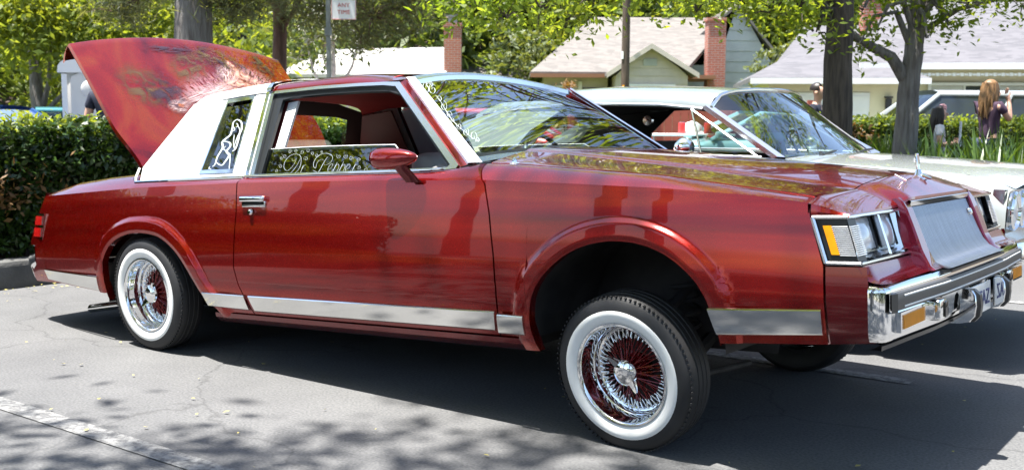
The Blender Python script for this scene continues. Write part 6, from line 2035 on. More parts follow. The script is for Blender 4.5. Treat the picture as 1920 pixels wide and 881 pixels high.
# sage house with front gable and brick chimney
h = house('ranch_house', 'sage green house with tan shingle roof, front gable and brick chimney', 0, 34)
wallbox(h, 1.0, 3.05, .5, 7, 0, 2.55, 'siding_sage')
wallbox(h, 3.2, 5.45, -.6, 7, 0, 2.45, 'siding_sage')
boards(h, 3.2, 5.45, 1.0, 3.28, -.602, .24, 'siding_sage', (4.27, 3.32, 2.5))
boards(h, 1.0, 3.05, 1.2, 2.5, .498, .24, 'siding_sage')
wallbox(h, 5.5, 9.0, 3.2, 9, 0, 3.0, 'siding_greygreen')
boards(h, 6.9, 9.35, .6, 5.1, 3.198, .36, 'siding_greygreen', (7.75, 5.15, 2.4))
slope_plate(h, 'roof', [(.55, -.1, 2.58), (5.4, -.1, 2.58), (7.8, 4.6, 4.75), (2.85, 4.6, 4.75)], .12, 'shingle_tan')
slope_plate(h, 'roof', [(.55, -.1, 2.58), (2.85, 4.6, 4.75), (2.85, 9.2, 2.58), (.55, 9.2, 2.58)], .12, 'shingle_tan')
slope_plate(h, 'roof', [(7.7, 3.0, 5.1), (9.55, 3.0, 2.9), (9.55, 9, 2.9), (7.7, 9, 5.1)], .12, 'shingle_tan')
slope_plate(h, 'roof', [(7.7, 3.0, 5.1), (7.7, 9, 5.1), (5.2, 9, 3.0), (5.2, 3.0, 3.0)], .12, 'shingle_tan')
slope_plate(h, 'gable_roof', [(2.9, -.95, 2.52), (4.27, -.95, 3.42), (4.27, 3.6, 3.42), (2.9, 1.6, 2.56)], .10, 'shingle_tan')
slope_plate(h, 'gable_roof', [(4.27, -.95, 3.42), (5.75, -.95, 2.52), (5.75, 1.6, 2.56), (4.27, 3.6, 3.42)], .10, 'shingle_tan')
for (a, c) in (((2.9, 2.46), (4.27, 3.36)), ((4.27, 3.36), (5.75, 2.46))):
    mb = MB()
    mb.hexa([(a[0], -.98, a[1] - .10), (c[0], -.98, c[1] - .10), (c[0], -.93, c[1] - .10), (a[0], -.93, a[1] - .10)], [(a[0], -.98, a[1] + .06), (c[0], -.98, c[1] + .06), (c[0], -.93, c[1] + .06), (a[0], -.93, a[1] + .06)])
    mb.build('bargeboard', 'siding_sage', h, smooth=False)
wallbox(h, 5.6, 6.5, .3, 2.8, 2.40, 2.52, 'trim_brown', 'eave_fascia')
wallbox(h, .55, 2.9, -.16, -.1, 2.40, 2.52, 'trim_brown', 'eave_fascia')
mb = MB(); mb.box((4.27, -.64, 2.86), (.42, .04, .22)); mb.build('gable_vent', 'siding_greygreen', h, smooth=False)
window(h, 3.55, 5.0, 1.35, 2.12, -.62, 2, 1, 'blind')
window(h, 1.2, 1.9, 1.1, 2.1, .47, 1, 1, 'blind')
wallbox(h, 2.25, 2.95, .44, .52, 0, 2.1, 'interior_dark', 'porch_door')
wallbox(h, 2.1, 2.22, .40, .48, 0, 2.3, 'paint_white', 'porch_post')
mb = MB(); mb.box((6.62, 1.2, 2.15), (.58, .62, 4.3)); mb.box((6.62, 1.2, 4.34), (.66, .70, .10))
mb.build('chimney', 'brick_red', h, smooth=False)

# yellow house with garage
h = house('ranch_house', 'cream yellow house with grey roof, garage and large front window', 0, 26, -7)
wallbox(h, 8.0, 17.5, 0, 7, 0, 2.25, 'stucco_yellow')
wallbox(h, 5.95, 9.0, -1.2, 4, 0, 1.92, 'stucco_yellow', 'garage_wall')
slope_plate(h, 'garage_roof', [(5.5, -1.6, 1.98), (9.35, -1.6, 1.98), (7.9, .9, 2.75), (6.9, .9, 2.75)], .10, 'shingle_grey')
slope_plate(h, 'garage_roof', [(9.35, -1.6, 1.98), (9.35, 3, 1.98), (7.9, 3, 2.75), (7.9, .9, 2.75)], .10, 'shingle_grey')
slope_plate(h, 'garage_roof', [(5.5, -1.6, 1.98), (6.9, .9, 2.75), (6.9, 3, 2.75), (5.5, 3, 1.98)], .10, 'shingle_grey')
wallbox(h, 5.5, 9.35, -1.66, -1.6, 1.84, 1.97, 'paint_white', 'gutter')
slope_plate(h, 'roof', [(8.0, -.7, 2.34), (18.0, -.7, 2.34), (18.0, 3.6, 4.15), (9.6, 3.6, 4.15)], .12, 'shingle_grey')
slope_plate(h, 'roof', [(8.0, -.7, 2.34), (9.6, 3.6, 4.15), (9.6, 7, 2.5), (8.0, 7, 2.34)], .12, 'shingle_grey')
slope_plate(h, 'roof', [(6.5, 2.4, 2.5), (9.4, 2.4, 2.5), (9.7, 5.0, 3.7), (7.6, 5.0, 3.7)], .12, 'shingle_grey')
wallbox(h, 8.0, 18.0, -.78, -.70, 2.20, 2.34, 'paint_white', 'gutter')
mb = MB()
for k in range(52):
    mb.box((9.2 + k * .088, -.66, 2.09), (.075, .02, .05 if k % 2 else .075))
mb.build('scalloped_valance', 'paint_white', h, smooth=False)
# garage door of separate panels
gd = wallbox(h, 6.35, 8.15, -1.235, -1.205, 0, 1.66, 'paint_white', 'garage_door')
for j in range(4):
    for i in range(4):
        mb = MB(); mb.box((6.58 + i * .45, -1.242, .21 + j * .41), (.36, .012, .30)); mb.build('door_panel', 'paint_white', gd, smooth=False)
for x in (6.15, 8.55):
    mb = MB(); mb.box((x, -1.27, 1.42), (.12, .12, .22)); mb.box((x, -1.27, 1.56), (.16, .16, .04)); mb.box((x, -1.27, 1.29), (.10, .10, .03))
    mb.build('wall_lantern', 'interior_dark', h, smooth=False)
window(h, 9.75, 12.0, .62, 1.86, -.02, 3, 1, ['blind', 'pane', 'blind'])
mb = MB()
for z in (.93, 1.24, 1.55): mb.box((10.87, -.05, z), (.72, .02, .025))
mb.box((10.87, -.05, 1.24), (.025, .02, 1.2))
mb.build('window_bars', 'paint_white', h, smooth=False)
wallbox(h, 12.08, 12.52, -.05, 0, 0, 2.0, 'brick_brown', 'brick_panel')
mb = MB(); mb.box((12.3, -.09, 1.66), (.10, .08, .2)); mb.build('wall_lantern', 'paint_white', h, smooth=False)
dr = wallbox(h, 12.62, 13.42, -.07, -.01, 0, 1.98, 'paint_white', 'front_door')
mb = MB()
mb.plate([(12.78 + .0, 1.42)] + [(13.02 + .24 * math.cos(a), 1.55 + .24 * math.sin(a)) for a in [math.pi - math.pi * k / 10 for k in range(11)]] + [(13.26, 1.42)], [], lambda a, b, d: (a, -.075 - d, b), .01)
mb.build('fan_light', 'pane', dr, smooth=False)
boards(h, 13.6, 17.5, .1, 2.1, -.002, .22, 'siding_yellow')
mb = MB(); mb.box((9.3, 4.2, 3.6), (.7, .6, 1.6)); mb.box((9.3, 4.2, 4.42), (.78, .68, .08)); mb.build('chimney', 'brick_red', h, smooth=False)

# low house with pale roof and brick chimney
h = house('ranch_house', 'low house with bright white roof and brick chimney behind the sign', 0, 36)
wallbox(h, -7.4, -2.4, .4, 6, 0, 2.4, 'stucco_yellow')
slope_plate(h, 'roof', [(-8.1, -.2, 2.55), (-2.25, -.2, 2.55), (-2.25, 3.4, 3.72), (-6.6, 3.4, 3.62)], .12, 'shingle_white')
slope_plate(h, 'roof', [(-6.6, 3.4, 3.62), (-2.25, 3.4, 3.72), (-2.25, 7, 2.5), (-8.1, 7, 2.5)], .12, 'shingle_white')
mb = MB()
mb.add([(-2.32, .1, 2.2), (-2.32, 6.6, 2.2), (-2.32, 3.4, 3.6), (-2.42, .1, 2.2), (-2.42, 6.6, 2.2), (-2.42, 3.4, 3.6)], [(0, 1, 2), (5, 4, 3), (0, 2, 5, 3), (1, 4, 5, 2), (0, 3, 4, 1)])
mb.build('gable_wall', 'stucco_yellow', h, smooth=False)
mb = MB(); mb.box((-2.05, .6, 2.2), (.58, .6, 4.15)); mb.box((-2.05, .6, 4.25), (.64, .66, .12)); ch = mb.build('chimney', 'brick_red', h, smooth=False)
mb = MB(); mb.box((-2.05, .6, 4.42), (.30, .30, .2)); mb.box((-2.05, .6, 4.55), (.46, .46, .06)); mb.build('chimney_cap', 'tin', ch, smooth=False)
h = house('ranch_house', 'low brown shingled roof of a house between the two chimneys', 0, 40)
wallbox(h, -2.2, .6, 1, 6, 0, 2.4, 'siding_sage')
slope_plate(h, 'roof', [(-2.6, 0, 2.55), (.9, 0, 2.45), (-.6, 3.2, 3.45), (-2.2, 3.2, 3.5)], .12, 'shingle_tan')
slope_plate(h, 'roof', [(-2.2, 3.2, 3.5), (-.6, 3.2, 3.45), (.9, 6.6, 2.45), (-2.6, 6.6, 2.45)], .12, 'shingle_tan')

# red board fence along the far pavement, each board a piece
mat('fence_red', (0.30, 0.075, 0.045), rough=.85, var=.15, vscale=2)
fr = tag(empty('board_fence', ud(1.2, 21.8, .22), STREET_RZ), 'rust red board fence seen through the pale car', 'fence')
for k in range(30):
    mb = MB(); mb.box((k * .165, 0, .70), (.158, .022, 1.36 + .01 * (k % 3))); mb.build('fence_board', 'fence_red', fr, smooth=False)
for z in (.25, 1.15):
    mb = MB(); mb.box((2.4, .04, z), (4.95, .04, .09)); mb.build('fence_rail', 'fence_red', fr, smooth=False)
for x in (0, 1.65, 3.3, 4.85):
    mb = MB(); mb.box((x, -.05, .72), (.10, .08, 1.44)); mb.build('fence_post', 'fence_red', fr, smooth=False)

# folding table with cups and a bag
mat('table_white', (0.80, 0.80, 0.78), rough=.5)
mat('cup_red', (0.50, 0.03, 0.03), rough=.4)
u, z = px(1285, 247, 18)
tb = tag(empty('folding_table', ud(u, 18, .22), STREET_RZ), 'white folding table seen through the side window of the pale car', 'table')
mb = MB(); rbox(mb, (0, 0, .76), (1.5, .7, .04), .012, 2); mb.build('tabletop', 'table_white', tb)
for sx in (-1, 1):
    for sy in (-1, 1):
        mb = MB(); mb.tube([(sx * .6, sy * .28, .74), (sx * .48, sy * .28, 0)], .014, 8); mb.build('leg', 'tin', tb)
    mb = MB(); mb.tube([(sx * .54, -.28, .35), (sx * .54, .28, .35)], .01, 6); mb.build('stretcher', 'tin', tb)
def cup(x, lab):
    p = tb.matrix_basis @ Vector((x, -.1, .78))
    root = tag(empty('drink_can', p), lab, 'can')
    mb = MB(); mb.lathe([(.0, 0), (.055, 0), (.06, .012), (.06, .17), (.052, .185), (0, .185)], 16); mb.build('body', 'cup_red', root, angle=40)
    mb = MB(); mb.lathe([(.052, .185), (.05, .19), (.045, .187), (0, .187)], 16); mb.build('lid', 'chrome_soft', root, angle=40)
cup(-.10, 'red can at the middle of the white table beside the bag'); cup(.33, 'red can standing right of the white bag')
bg_ = tag(empty('shopping_bag', tb.matrix_basis @ Vector((.10, .05, .78))), 'crumpled white bag lying on the white table', 'bag')
g = np.random.default_rng(3)
mb = MB()
mb.grid([[(.17 * math.cos(a) * r_ * (1 + .25 * g.normal()), .12 * math.sin(a) * r_ * (1 + .25 * g.normal()), z_) for a in [2 * math.pi * k / 14 for k in range(14)]] for r_, z_ in ((1.0, 0), (1.05, .06), (.9, .13), (.5, .19), (.06, .21))], closed=True)
mb.build('bag', 'table_white', bg_, angle=60)

# ------------------------------------------------------------------ sign, pole, portable toilet
mat('sign_white', (0.80, 0.79, 0.76), rough=.4)
mat('sign_red', (0.50, 0.05, 0.03), rough=.5)
mat('galv', (0.22, 0.23, 0.21), rough=.55, metal=.5, var=.2, vscale=9)
sg = tag(empty('parking_sign', ud(-2.32, 13.5, .0), STREET_RZ), 'white no parking sign with red lettering on a grey steel post', 'sign')
mb = MB(); mb.box((0, 0, 1.55), (.052, .035, 3.1)); mb.box((0, -.01, 2.28), (.085, .05, .10)); mb.build('post', 'galv', sg, smooth=False)
mb = MB(); rbox(mb, (.20, -.03, 2.655), (.31, .006, .46), .0025, 1); sb = mb.build('sign_board', 'sign_white', sg)
SM = lambda z: Matrix.Translation((.20, -.036, z)) @ Matrix.Rotation(R(90), 4, 'X')
for body, z_, sz in (('NO', 2.80, .11), ('PARKING', 2.688, .066), ('ANY', 2.60, .072), ('TIME', 2.515, .072)):
    text3d('sign_lettering', body, SM(z_), sz, 'sign_red', sb, .001, space=1.05)
mb = MB()
for a, b in (((.05, -.0345, 2.43), (.35, -.0345, 2.43)), ((.05, -.0345, 2.88), (.35, -.0345, 2.88)), ((.05, -.0345, 2.43), (.05, -.0345, 2.88)), ((.35, -.0345, 2.43), (.35, -.0345, 2.88))):
    mb.tube([a, b], .0025, 4)
mb.build('sign_border', 'sign_red', sb)
mat('pole_wood', (0.085, 0.060, 0.045), rough=.95, var=.35, vscale=6, stretch=(3, 3, .3), bump=.6, bscale=14)
up_ = tag(empty('utility_pole', ud(3.35, 32, .2)), 'dark wooden utility pole in front of the sage green house', 'pole')
mb = MB(); mb.tube([(0, 0, -.2), (.01, 0, 4), (.0, 0, 9)], [.13, .12, .10], 14); mb.build('shaft', 'pole_wood', up_)
mb = MB(); mb.box((-.02, -.14, 3.0), (.07, .02, .22)); mb.build('meter_tag', 'sign_white', up_, smooth=False)
mb = MB(); mb.box((.03, -.14, 2.05), (.06, .02, .14)); mb.build('marker', 'amber', up_, smooth=False)
mb = MB(); mb.box((0, 0, 8.3), (2.4, .1, .12)); mb.build('crossarm', 'pole_wood', up_, smooth=False)

mat('toilet_grey', (0.68, 0.66, 0.62), rough=.5, var=.04, vscale=2)
mat('toilet_white', (0.80, 0.80, 0.79), rough=.5)
u, z = px(172, 200, 19)
pt = tag(empty('portable_toilet', ud(u, 19, 0), STREET_RZ + R(16)), 'grey portable toilet with white domed roof behind the hedge', 'toilet')
mb = MB(); rbox(mb, (.08, .55, 1.05), (1.06, 1.06, 2.0), .03, 2); mb.build('cabin', 'toilet_grey', pt)
mb = MB()
rows = []
for y in span(-.03, 1.12, 6):
    rows.append([(.08 + .58 * math.cos(a) * 1.02, y, 2.0 + (.30 * max(0, math.sin(a)) ** .6 if math.sin(a) > .001 else 0)) for a in [math.pi * k / 16 for k in range(17)]])
mb.grid(rows)
for r_ in (rows[0], rows[-1]): mb.add(r_, [tuple(range(17))])
mb.build('roof', 'toilet_white', pt, angle=50)
mb = MB()
arch = [(-.30, .10), (.42, .10), (.42, 1.88)] + [(.06 + .36 * math.cos(a), 1.88 + .14 * math.sin(a)) for a in [math.pi * k / 10 for k in range(1, 10)]] + [(-.30, 1.88)]
mb.plate(arch, [], lambda a, b, d: (a, .02 - d, b), .035)
dr = mb.build('door', 'toilet_grey', pt, angle=30)
mb = MB(); mb.lathe([(0, .03), (.11, .03), (.15, .015), (.16, 0)], 24, Matrix.Translation((.02, -.015, 1.72)) @ Matrix.Rotation(R(90), 4, 'X')); mb.build('emblem', 'toilet_grey', dr, angle=40)
mb = MB()
mb.tube([(-.05, -.02, .95), (.0, -.03, 1.12), (.10, -.03, 1.20), (.20, -.03, 1.18), (.26, -.02, 1.05)], .022, 8)
mb.lathe([(0, .03), (.10, .02), (.12, 0)], 16, Matrix.Translation((.16, -.015, 1.0)) @ Matrix.Rotation(R(90), 4, 'X')); mb.build('handle', 'toilet_white', dr)
for x in (-.40, .52):
    mb = MB(); mb.box((x, .0, 1.0), (.09, .06, 1.95)); mb.build('corner_post', 'toilet_white', pt, smooth=False)
for zz in (.35, .8, 1.55):
    mb = MB(); mb.box((.47, -.03, zz), (.05, .05, .10)); mb.build('hinge', 'toilet_white', pt, smooth=False)

# ------------------------------------------------------------------ other cars
mat('car_white', (0.37, 0.40, 0.39), rough=.25, coat=1.0, var=.03, vscale=1.5)
mat('roof_pearl', (0.22, 0.255, 0.265), rough=.22, coat=1.0, var=.10, vscale=3)
mat('car_teal', (0.03, 0.17, 0.20), rough=.3, coat=1.0, metal=.3)
mat('car_blue', (0.02, 0.09, 0.30), rough=.3, coat=1.0, metal=.3)
mat('car_red', (0.42, 0.02, 0.02), rough=.3, coat=1.0, metal=.2)
mat('car_silver', (0.55, 0.57, 0.60), rough=.3, coat=1.0, metal=.6)
mat('car_aqua', (0.25, 0.45, 0.47), rough=.3, coat=1.0, metal=.2)
mat('cloth_black', (0.008, 0.008, 0.009), rough=.8)
mat('hubcap', (0.6, 0.6, 0.62), rough=.2, metal=1.0)
glass('car_glass', (0.42, 0.50, 0.48), 1.3, 1.5)
mat('privacy_glass', (0.03, 0.04, 0.05), rough=.05, spec=.8)
mat('dice_blue', (0.06, 0.22, 0.30), rough=.85)

def tub_rows(xs, ztop, zlow, hw, zbelt=.62, crown=.03):
    rows = []
    for x in xs:
        w, zt, zl = hw(x), ztop(x), zlow(x)
        half = [(w * .90, zl), (w * .985, zl + .08 * (zt - zl) + .03), (w, lerp(zl, zt, .45)), (w * .99, lerp(zl, zt, .78)), (w * .965, zt - .045), (w * .93, zt - .012), (w * .86, zt), (w * .60, zt + crown * .6), (w * .3, zt + crown * .9), (0, zt + crown)]
        rows.append([(x, -y, z) for y, z in half] + [(x, y, z) for y, z in half[-2::-1]])
    return rows
def car_wheel(parent, x, y, s, r_=.32, w=.2):
    M_ = Matrix.Translation((x, y, r_)) @ Matrix.Rotation(R(90) if s < 0 else R(-90), 4, 'X')
    mb = MB(); mb.lathe([(r_ * .62, -w / 2), (r_ * .9, -w / 2), (r_, -w * .38), (r_, w * .38), (r_ * .93, w / 2), (r_ * .64, w / 2 + .005)], 32, M_)
    wh = mb.build('wheel', 'rubber', parent, angle=40)
    mb = MB(); mb.lathe([(r_ * .64, w / 2 + .003), (r_ * .60, w / 2 - .01), (r_ * .45, w / 2 - .02), (r_ * .2, w / 2 + .0), (0, w / 2 + .005)], 32, M_)
    mb.build('hubcap', 'hubcap', wh, angle=40)
def arched(base, wheels, r_):
    def f(x):
        for c in wheels:
            if abs(x - c) < r_:
                return max(base(x), .30 + math.sqrt(max(0, r_ * r_ - (x - c) ** 2)) - .02)
        return base(x)
    return f
def quadsheet(mb, a, b, c, d, n=6, bow=(0, 0, 0)):
    a, b, c, d = map(Vector, (a, b, c, d)); bow = Vector(bow)
    mb.grid([[a.lerp(b, i / n).lerp(d.lerp(c, i / n), j / n) + bow * math.sin(math.pi * i / n) * (1) for i in range(n + 1)] for j in range(n + 1)])

# ---- pale sixties hardtop parked alongside (car axes: x forward, y left, root on its stall)
pc = tag(empty('hardtop_car', (0, 2.08, 0)), 'pale white sixties hardtop with open windows parked beside the red lowrider', 'car')
HW = lambda x: interp(x, [(-1.8, .80), (-1.5, .90), (-.5, .93), (2.6, .93), (3.3, .91), (3.52, .885)])
ZT = lambda x: interp(x, [(-1.8, .80), (-1.2, .90), (.2, .96), (2.2, .965), (2.5, .958), (3.0, .935), (3.3, .915), (3.43, .89), (3.50, .855)])
ZL = arched(lambda x: interp(x, [(-1.8, .40), (-1.3, .28), (2.9, .26), (3.5, .36)]), (-.35, 2.55), .36)
xs = sorted(set(span(-1.8, 3.5, 70) + [c + .36 * math.cos(a) for c in (-.35, 2.55) for a in [math.pi * k / 18 for k in range(19)]]))
front = [x for x in xs if x > 2.26]; rear = [x for x in xs if x < .30]; mid = [x for x in xs if .29 < x < 2.28]
def strip(rows, j0, j1): return [r_[j0:j1] for r_ in rows]
mb = MB()
rows = tub_rows(xs, ZT, ZL, HW)
mb.grid(strip(rows, 0, 7)); mb.grid(strip(rows, 12, 19))
mb.add(rows[0], [tuple(range(19))])
mb.build('body_side', 'car_white', pc, angle=30)
mb = MB(); fr_ = tub_rows(span(2.30, 3.512, 24), ZT, ZL, HW, crown=.028)
mb.grid(strip(fr_, 6, 13))
mb.build('hood', 'car_white', pc, angle=40)
mb = MB(); mb.grid(strip(tub_rows(span(-1.8, .30, 20), ZT, ZL, HW), 6, 13)); mb.build('deck', 'car_white', pc, angle=40)
for s in (-1, 1):
    mb = MB(); mb.grid([[(x, s * .80, .962), (x, s * .74, .955), (x, s * .72, .5)] for x in span(.30, 2.30, 10)])
    mb.build('door_inner', 'cloth_black', pc)
mb = MB(); mb.box((1.2, 0, .34), (2.3, 1.5, .04)); mb.box((.5, 0, .62), (.7, 1.4, .2)); mb.box((.15, 0, .80), (.2, 1.4, .4)); mb.box((1.35, -.36, .60), (.55, .6, .16)); mb.box((1.35, .36, .60), (.55, .6, .16)); mb.box((1.02, -.36, .82), (.14, .58, .42)); mb.box((1.02, .36, .82), (.14, .58, .42)); mb.box((2.15, 0, .86), (.3, 1.5, .14))
mb.build('cabin_trim', 'cloth_black', pc, smooth=False)
# roof, side rails and pillars
RF = [(.655, 1.262), (.648, 1.285), (.625, 1.318), (.57, 1.345), (.45, 1.365), (.25, 1.378), (0, 1.382)]
RF = [(-y, z) for y, z in RF] + [(y, z) for y, z in RF[-2::-1]]
mb = MB()
rows = []
for x, dz, k in ((.20, -.12, .97), (.35, -.075, .985), (.55, -.035, 1), (.8, -.012, 1), (1.1, 0, 1), (1.4, -.002, 1), (1.65, -.010, 1), (1.80, -.020, 1), (1.90, -.032, 1)):
    rows.append([(x + (.10 * (1 - (y / .66) ** 2) if x > 1.6 else 0) * ((x - 1.6) / .3), y * k, z + dz) for y, z in RF])
mb.grid(rows, flip=True)
roof = mb.build('roof', 'roof_pearl', pc, angle=50)
mb = MB(); mb.grid([[(p[0], p[1] * .97, p[2] - .02) for p in r_] for r_ in rows]); mb.build('headliner', 'cloth_black', pc)
for s in (-1, 1):
    mb = MB(); mb.tube([(.30, s * .655, 1.195), (.6, s * .665, 1.238), (1.1, s * .668, 1.262), (1.6, s * .666, 1.252), (1.86, s * .655, 1.228)], .012, 8); mb.build('drip_rail', 'chrome_soft', pc)
    mb = MB()   # windscreen pillar
    a0, a1 = Vector((2.36, s * .76, .965)), Vector((1.88, s * .645, 1.235))
    mb.grid([[a0.lerp(a1, t) + Vector((-.03, s * .012, 0)), a0.lerp(a1, t) + Vector((0, s * .02, .012)), a0.lerp(a1, t) + Vector((.035, 0, .01)), a0.lerp(a1, t) + Vector((.02, -s * .04, -.02))] for t in (0, .25, .5, .75, 1)], closed=True)
    mb.build('windscreen_pillar', 'chrome_soft', pc, angle=40)
    mb = MB()   # vent window frame and pane
    v0, v1, v2 = Vector((2.26, s * .775, .965)), Vector((1.80, s * .675, 1.225)), Vector((1.92, s * .775, .965))
    mb.tube([v0, v1], .006, 6); mb.tube([v1, v2], .006, 6); mb.tube([v2, v0], .006, 6)
    vf = mb.build('vent_frame', 'chrome_soft', pc)
    mb = MB(); mb.add([v0, v1, v2], [(0, 1, 2)]); mb.build('vent_pane', 'car_glass', vf, smooth=False)
    mb = MB()   # broad rear roof pillar
    mb.plate([(-.30, .95), (.20, 1.165), (.45, 1.22), (.95, 1.245), (.72, 1.10), (.62, .955)], [], lambda x, z, d: (x, s * (lerp(.80, .655, (z - .95) / .30) - d), z), .03)
    mb.build('rear_pillar', 'roof_pearl', pc, angle=30)
    mb = MB(); mb.plate([(.0, .90), (.35, 1.19), (1.0, 1.24), (.78, 1.08), (.68, .90)], [], lambda x, z, d: (x, s * (lerp(.76, .61, (z - .95) / .30) - d), z), .01); mb.build('pillar_lining', 'cloth_black', pc, angle=30)
    mb = MB(); mb.tube([(.60, s * .81, .972), (1.4, s * .815, .975), (2.28, s * .80, .972)], .009, 6); mb.build('belt_moulding', 'chrome_soft', pc)
    mb = MB(); mb.tube([(x, s * (HW(x) + .004), .70) for x in span(-1.6, 3.40, 16)], .010, 6); mb.build('side_moulding', 'chrome', pc)
    mb = MB(); rbox(mb, (3.34, s * .905, .812), (.12, .012, .014), .004, 2); mb.build('fender_badge', 'chrome', pc)
    # ball mirror
    mb = MB(); mb.lathe([(0, -.05), (.03, -.045), (.05, -.02), (.056, .005), (.05, .03), (.03, .05), (0, .055)], 18, Matrix.Translation((1.88, s * .91, 1.02)) @ Matrix.Rotation(R(90), 4, 'Y')); mb.tube([(1.88, s * .91, .98), (1.88, s * .87, .93)], .012, 8)
    mb.build('door_mirror', 'chrome', pc)
    for x in (-.35, 2.55): car_wheel(pc, x, s * .78, s, .31)
    # twin round headlamps in a chrome bezel
    mb = MB()
    mb.plate([(s * .50, .66), (s * .50, .83), (s * .865, .855), (s * .875, .64)], [], lambda a, b, d: (3.455 + d - .06 * max(0, (abs(a) - .6)) + (.84 - b) * -.05, a, b), .05)
    bz = mb.build('headlamp_bezel', 'chrome_soft', pc, angle=30)
    for y in (.60, .775):
        M_ = Matrix.Translation((3.500, s * y, .755)) @ Matrix.Rotation(R(90), 4, 'Y')
        mb = MB(); mb.lathe([(.088, -.02), (.090, .02), (.082, .028), (.076, .012)], 28, M_); ring_ = mb.build('headlamp_ring', 'chrome', bz, angle=40)
        mb = MB(); mb.lathe([(.078, .008), (.06, .020), (.03, .027), (0, .029)], 28, M_); mb.build('headlamp', 'lamp_lens', bz, angle=60)
mb = MB(); mb.box((3.44, 0, .74), (.02, 1.05, .22)); mb.build('grille_backing', 'black_trim', pc, smooth=False)
gr = mb
for k in range(8):
    mb = MB(); mb.box((3.462, 0, .655 + k * .025), (.03, 1.02, .008)); mb.build('grille_slat', 'chrome', pc, smooth=False)
mb = MB()
rows = []
for y in span(-.93, .93, 24):
    x = 3.565 - .11 * max(0, (abs(y) - .55) / .38) ** 2
    rows.append([(x - .08, y, .60), (x, y, .605), (x + .018, y, .56), (x + .018, y, .50), (x - .005, y, .44), (x - .08, y, .43)])
mb.grid(rows, flip=True); mb.build('front_bumper', 'chrome', pc, angle=35)
mb = MB(); mb.grid([[(3.50, y, ZT(3.5) + .002), (3.515, y, .85), (3.50, y, .62), (3.45, y, .42)] for y in span(-.885, .885, 6)], flip=True); mb.build('front_panel', 'car_white', pc, angle=30)
def screen_top(q):   # follows the front edge of the roof, q from -1 to 1
    y = .652 * q
    z = float(np.interp(y, [p[0] for p in RF], [p[1] for p in RF])) - .034
    return Vector((1.905 + .10 * (1 - q * q), y, z))
mb = MB(); mb.grid([[Vector((2.36 + .10 * (1 - q * q), .76 * q, .972 + .012 * (1 - q * q))).lerp(screen_top(q), t) for q in span(-1, 1, 16)] for t in (0, .2, .4, .6, .8, 1)])
mb.build('windscreen', 'windscreen', pc, angle=80)
mb = MB(); mb.tube([screen_top(q) + Vector((.006, 0, .002)) for q in span(-1, 1, 20)], .011, 8); mb.build('windscreen_header', 'chrome_soft', pc)
for y0, y1 in ((-.45, .0), (.1, .55)):
    mb = MB(); mb.tube([(2.46, y0, .975), (2.44, (y0 + y1) / 2, .995), (2.42, y1, 1.0)], .007, 6); mb.tube([(2.46, y0 + .05, .975), (2.42, y0 + .12, .99)], .014, 6); mb.build('wiper', 'black_trim', pc)
mb = MB()
ST2 = Matrix.Translation((1.92, .38, .99)) @ Matrix.Rotation(R(62), 4, 'Y')
mb.tube([ST2 @ Vector((.18 * math.cos(a), .18 * math.sin(a), 0)) for a in [2 * math.pi * k / 24 for k in range(25)]], .010, 8)
mb.tube([ST2 @ Vector((-.17, 0, 0)), ST2 @ Vector((.17, 0, 0))], .008, 6); mb.tube([ST2 @ Vector((0, 0, 0)), ST2 @ Vector((0, 0, -.2))], .02, 8)
mb.build('steering_wheel', 'black_gloss', pc)
mb = MB(); mb.lathe([(0, .02), (.035, .018), (.042, 0)], 18, Matrix.Translation((.8, .60, 1.17)) @ Matrix.Rotation(R(90), 4, 'X')); mb.build('cabin_lamp', 'chrome_soft', pc)
def fuzzy_die(loc, lab):
    root = tag(empty('fuzzy_die', loc, .5), lab, 'dice')
    mb = MB(); rbox(mb, (0, 0, 0), (.11, .11, .11), .02, 3, Matrix.Rotation(R(20), 4, 'X')); dd = mb.build('cube_body', 'dice_blue', root, angle=50)
    for i, (a, b) in enumerate(((-.025, -.025), (.025, .025), (0, 0), (.025, -.025), (-.025, .025))):
        mb = MB(); mb.lathe([(0, .004), (.009, .002), (.01, 0)], 10, Matrix.Rotation(R(20), 4, 'X') @ Matrix.Translation((a, -.054, b)) @ Matrix.Rotation(R(90), 4, 'X')); mb.build('spot', 'cloth_black', dd)
        mb = MB(); mb.lathe([(0, .004), (.009, .002), (.01, 0)], 10, Matrix.Rotation(R(20), 4, 'X') @ Matrix.Translation((.054, a, b)) @ Matrix.Rotation(R(90), 4, 'Y')); mb.build('spot', 'cloth_black', dd)
    mb = MB(); mb.tube([(0, 0, .05), (-.02, .02, .17)], .003, 5); mb.build('cord', 'dice_blue', root)
fuzzy_die((2.06, 2.02, 1.135), 'upper fuzzy blue die hanging inside the pale car windscreen')
fuzzy_die((2.08, 1.92, 1.035), 'lower fuzzy blue die hanging inside the pale car windscreen')

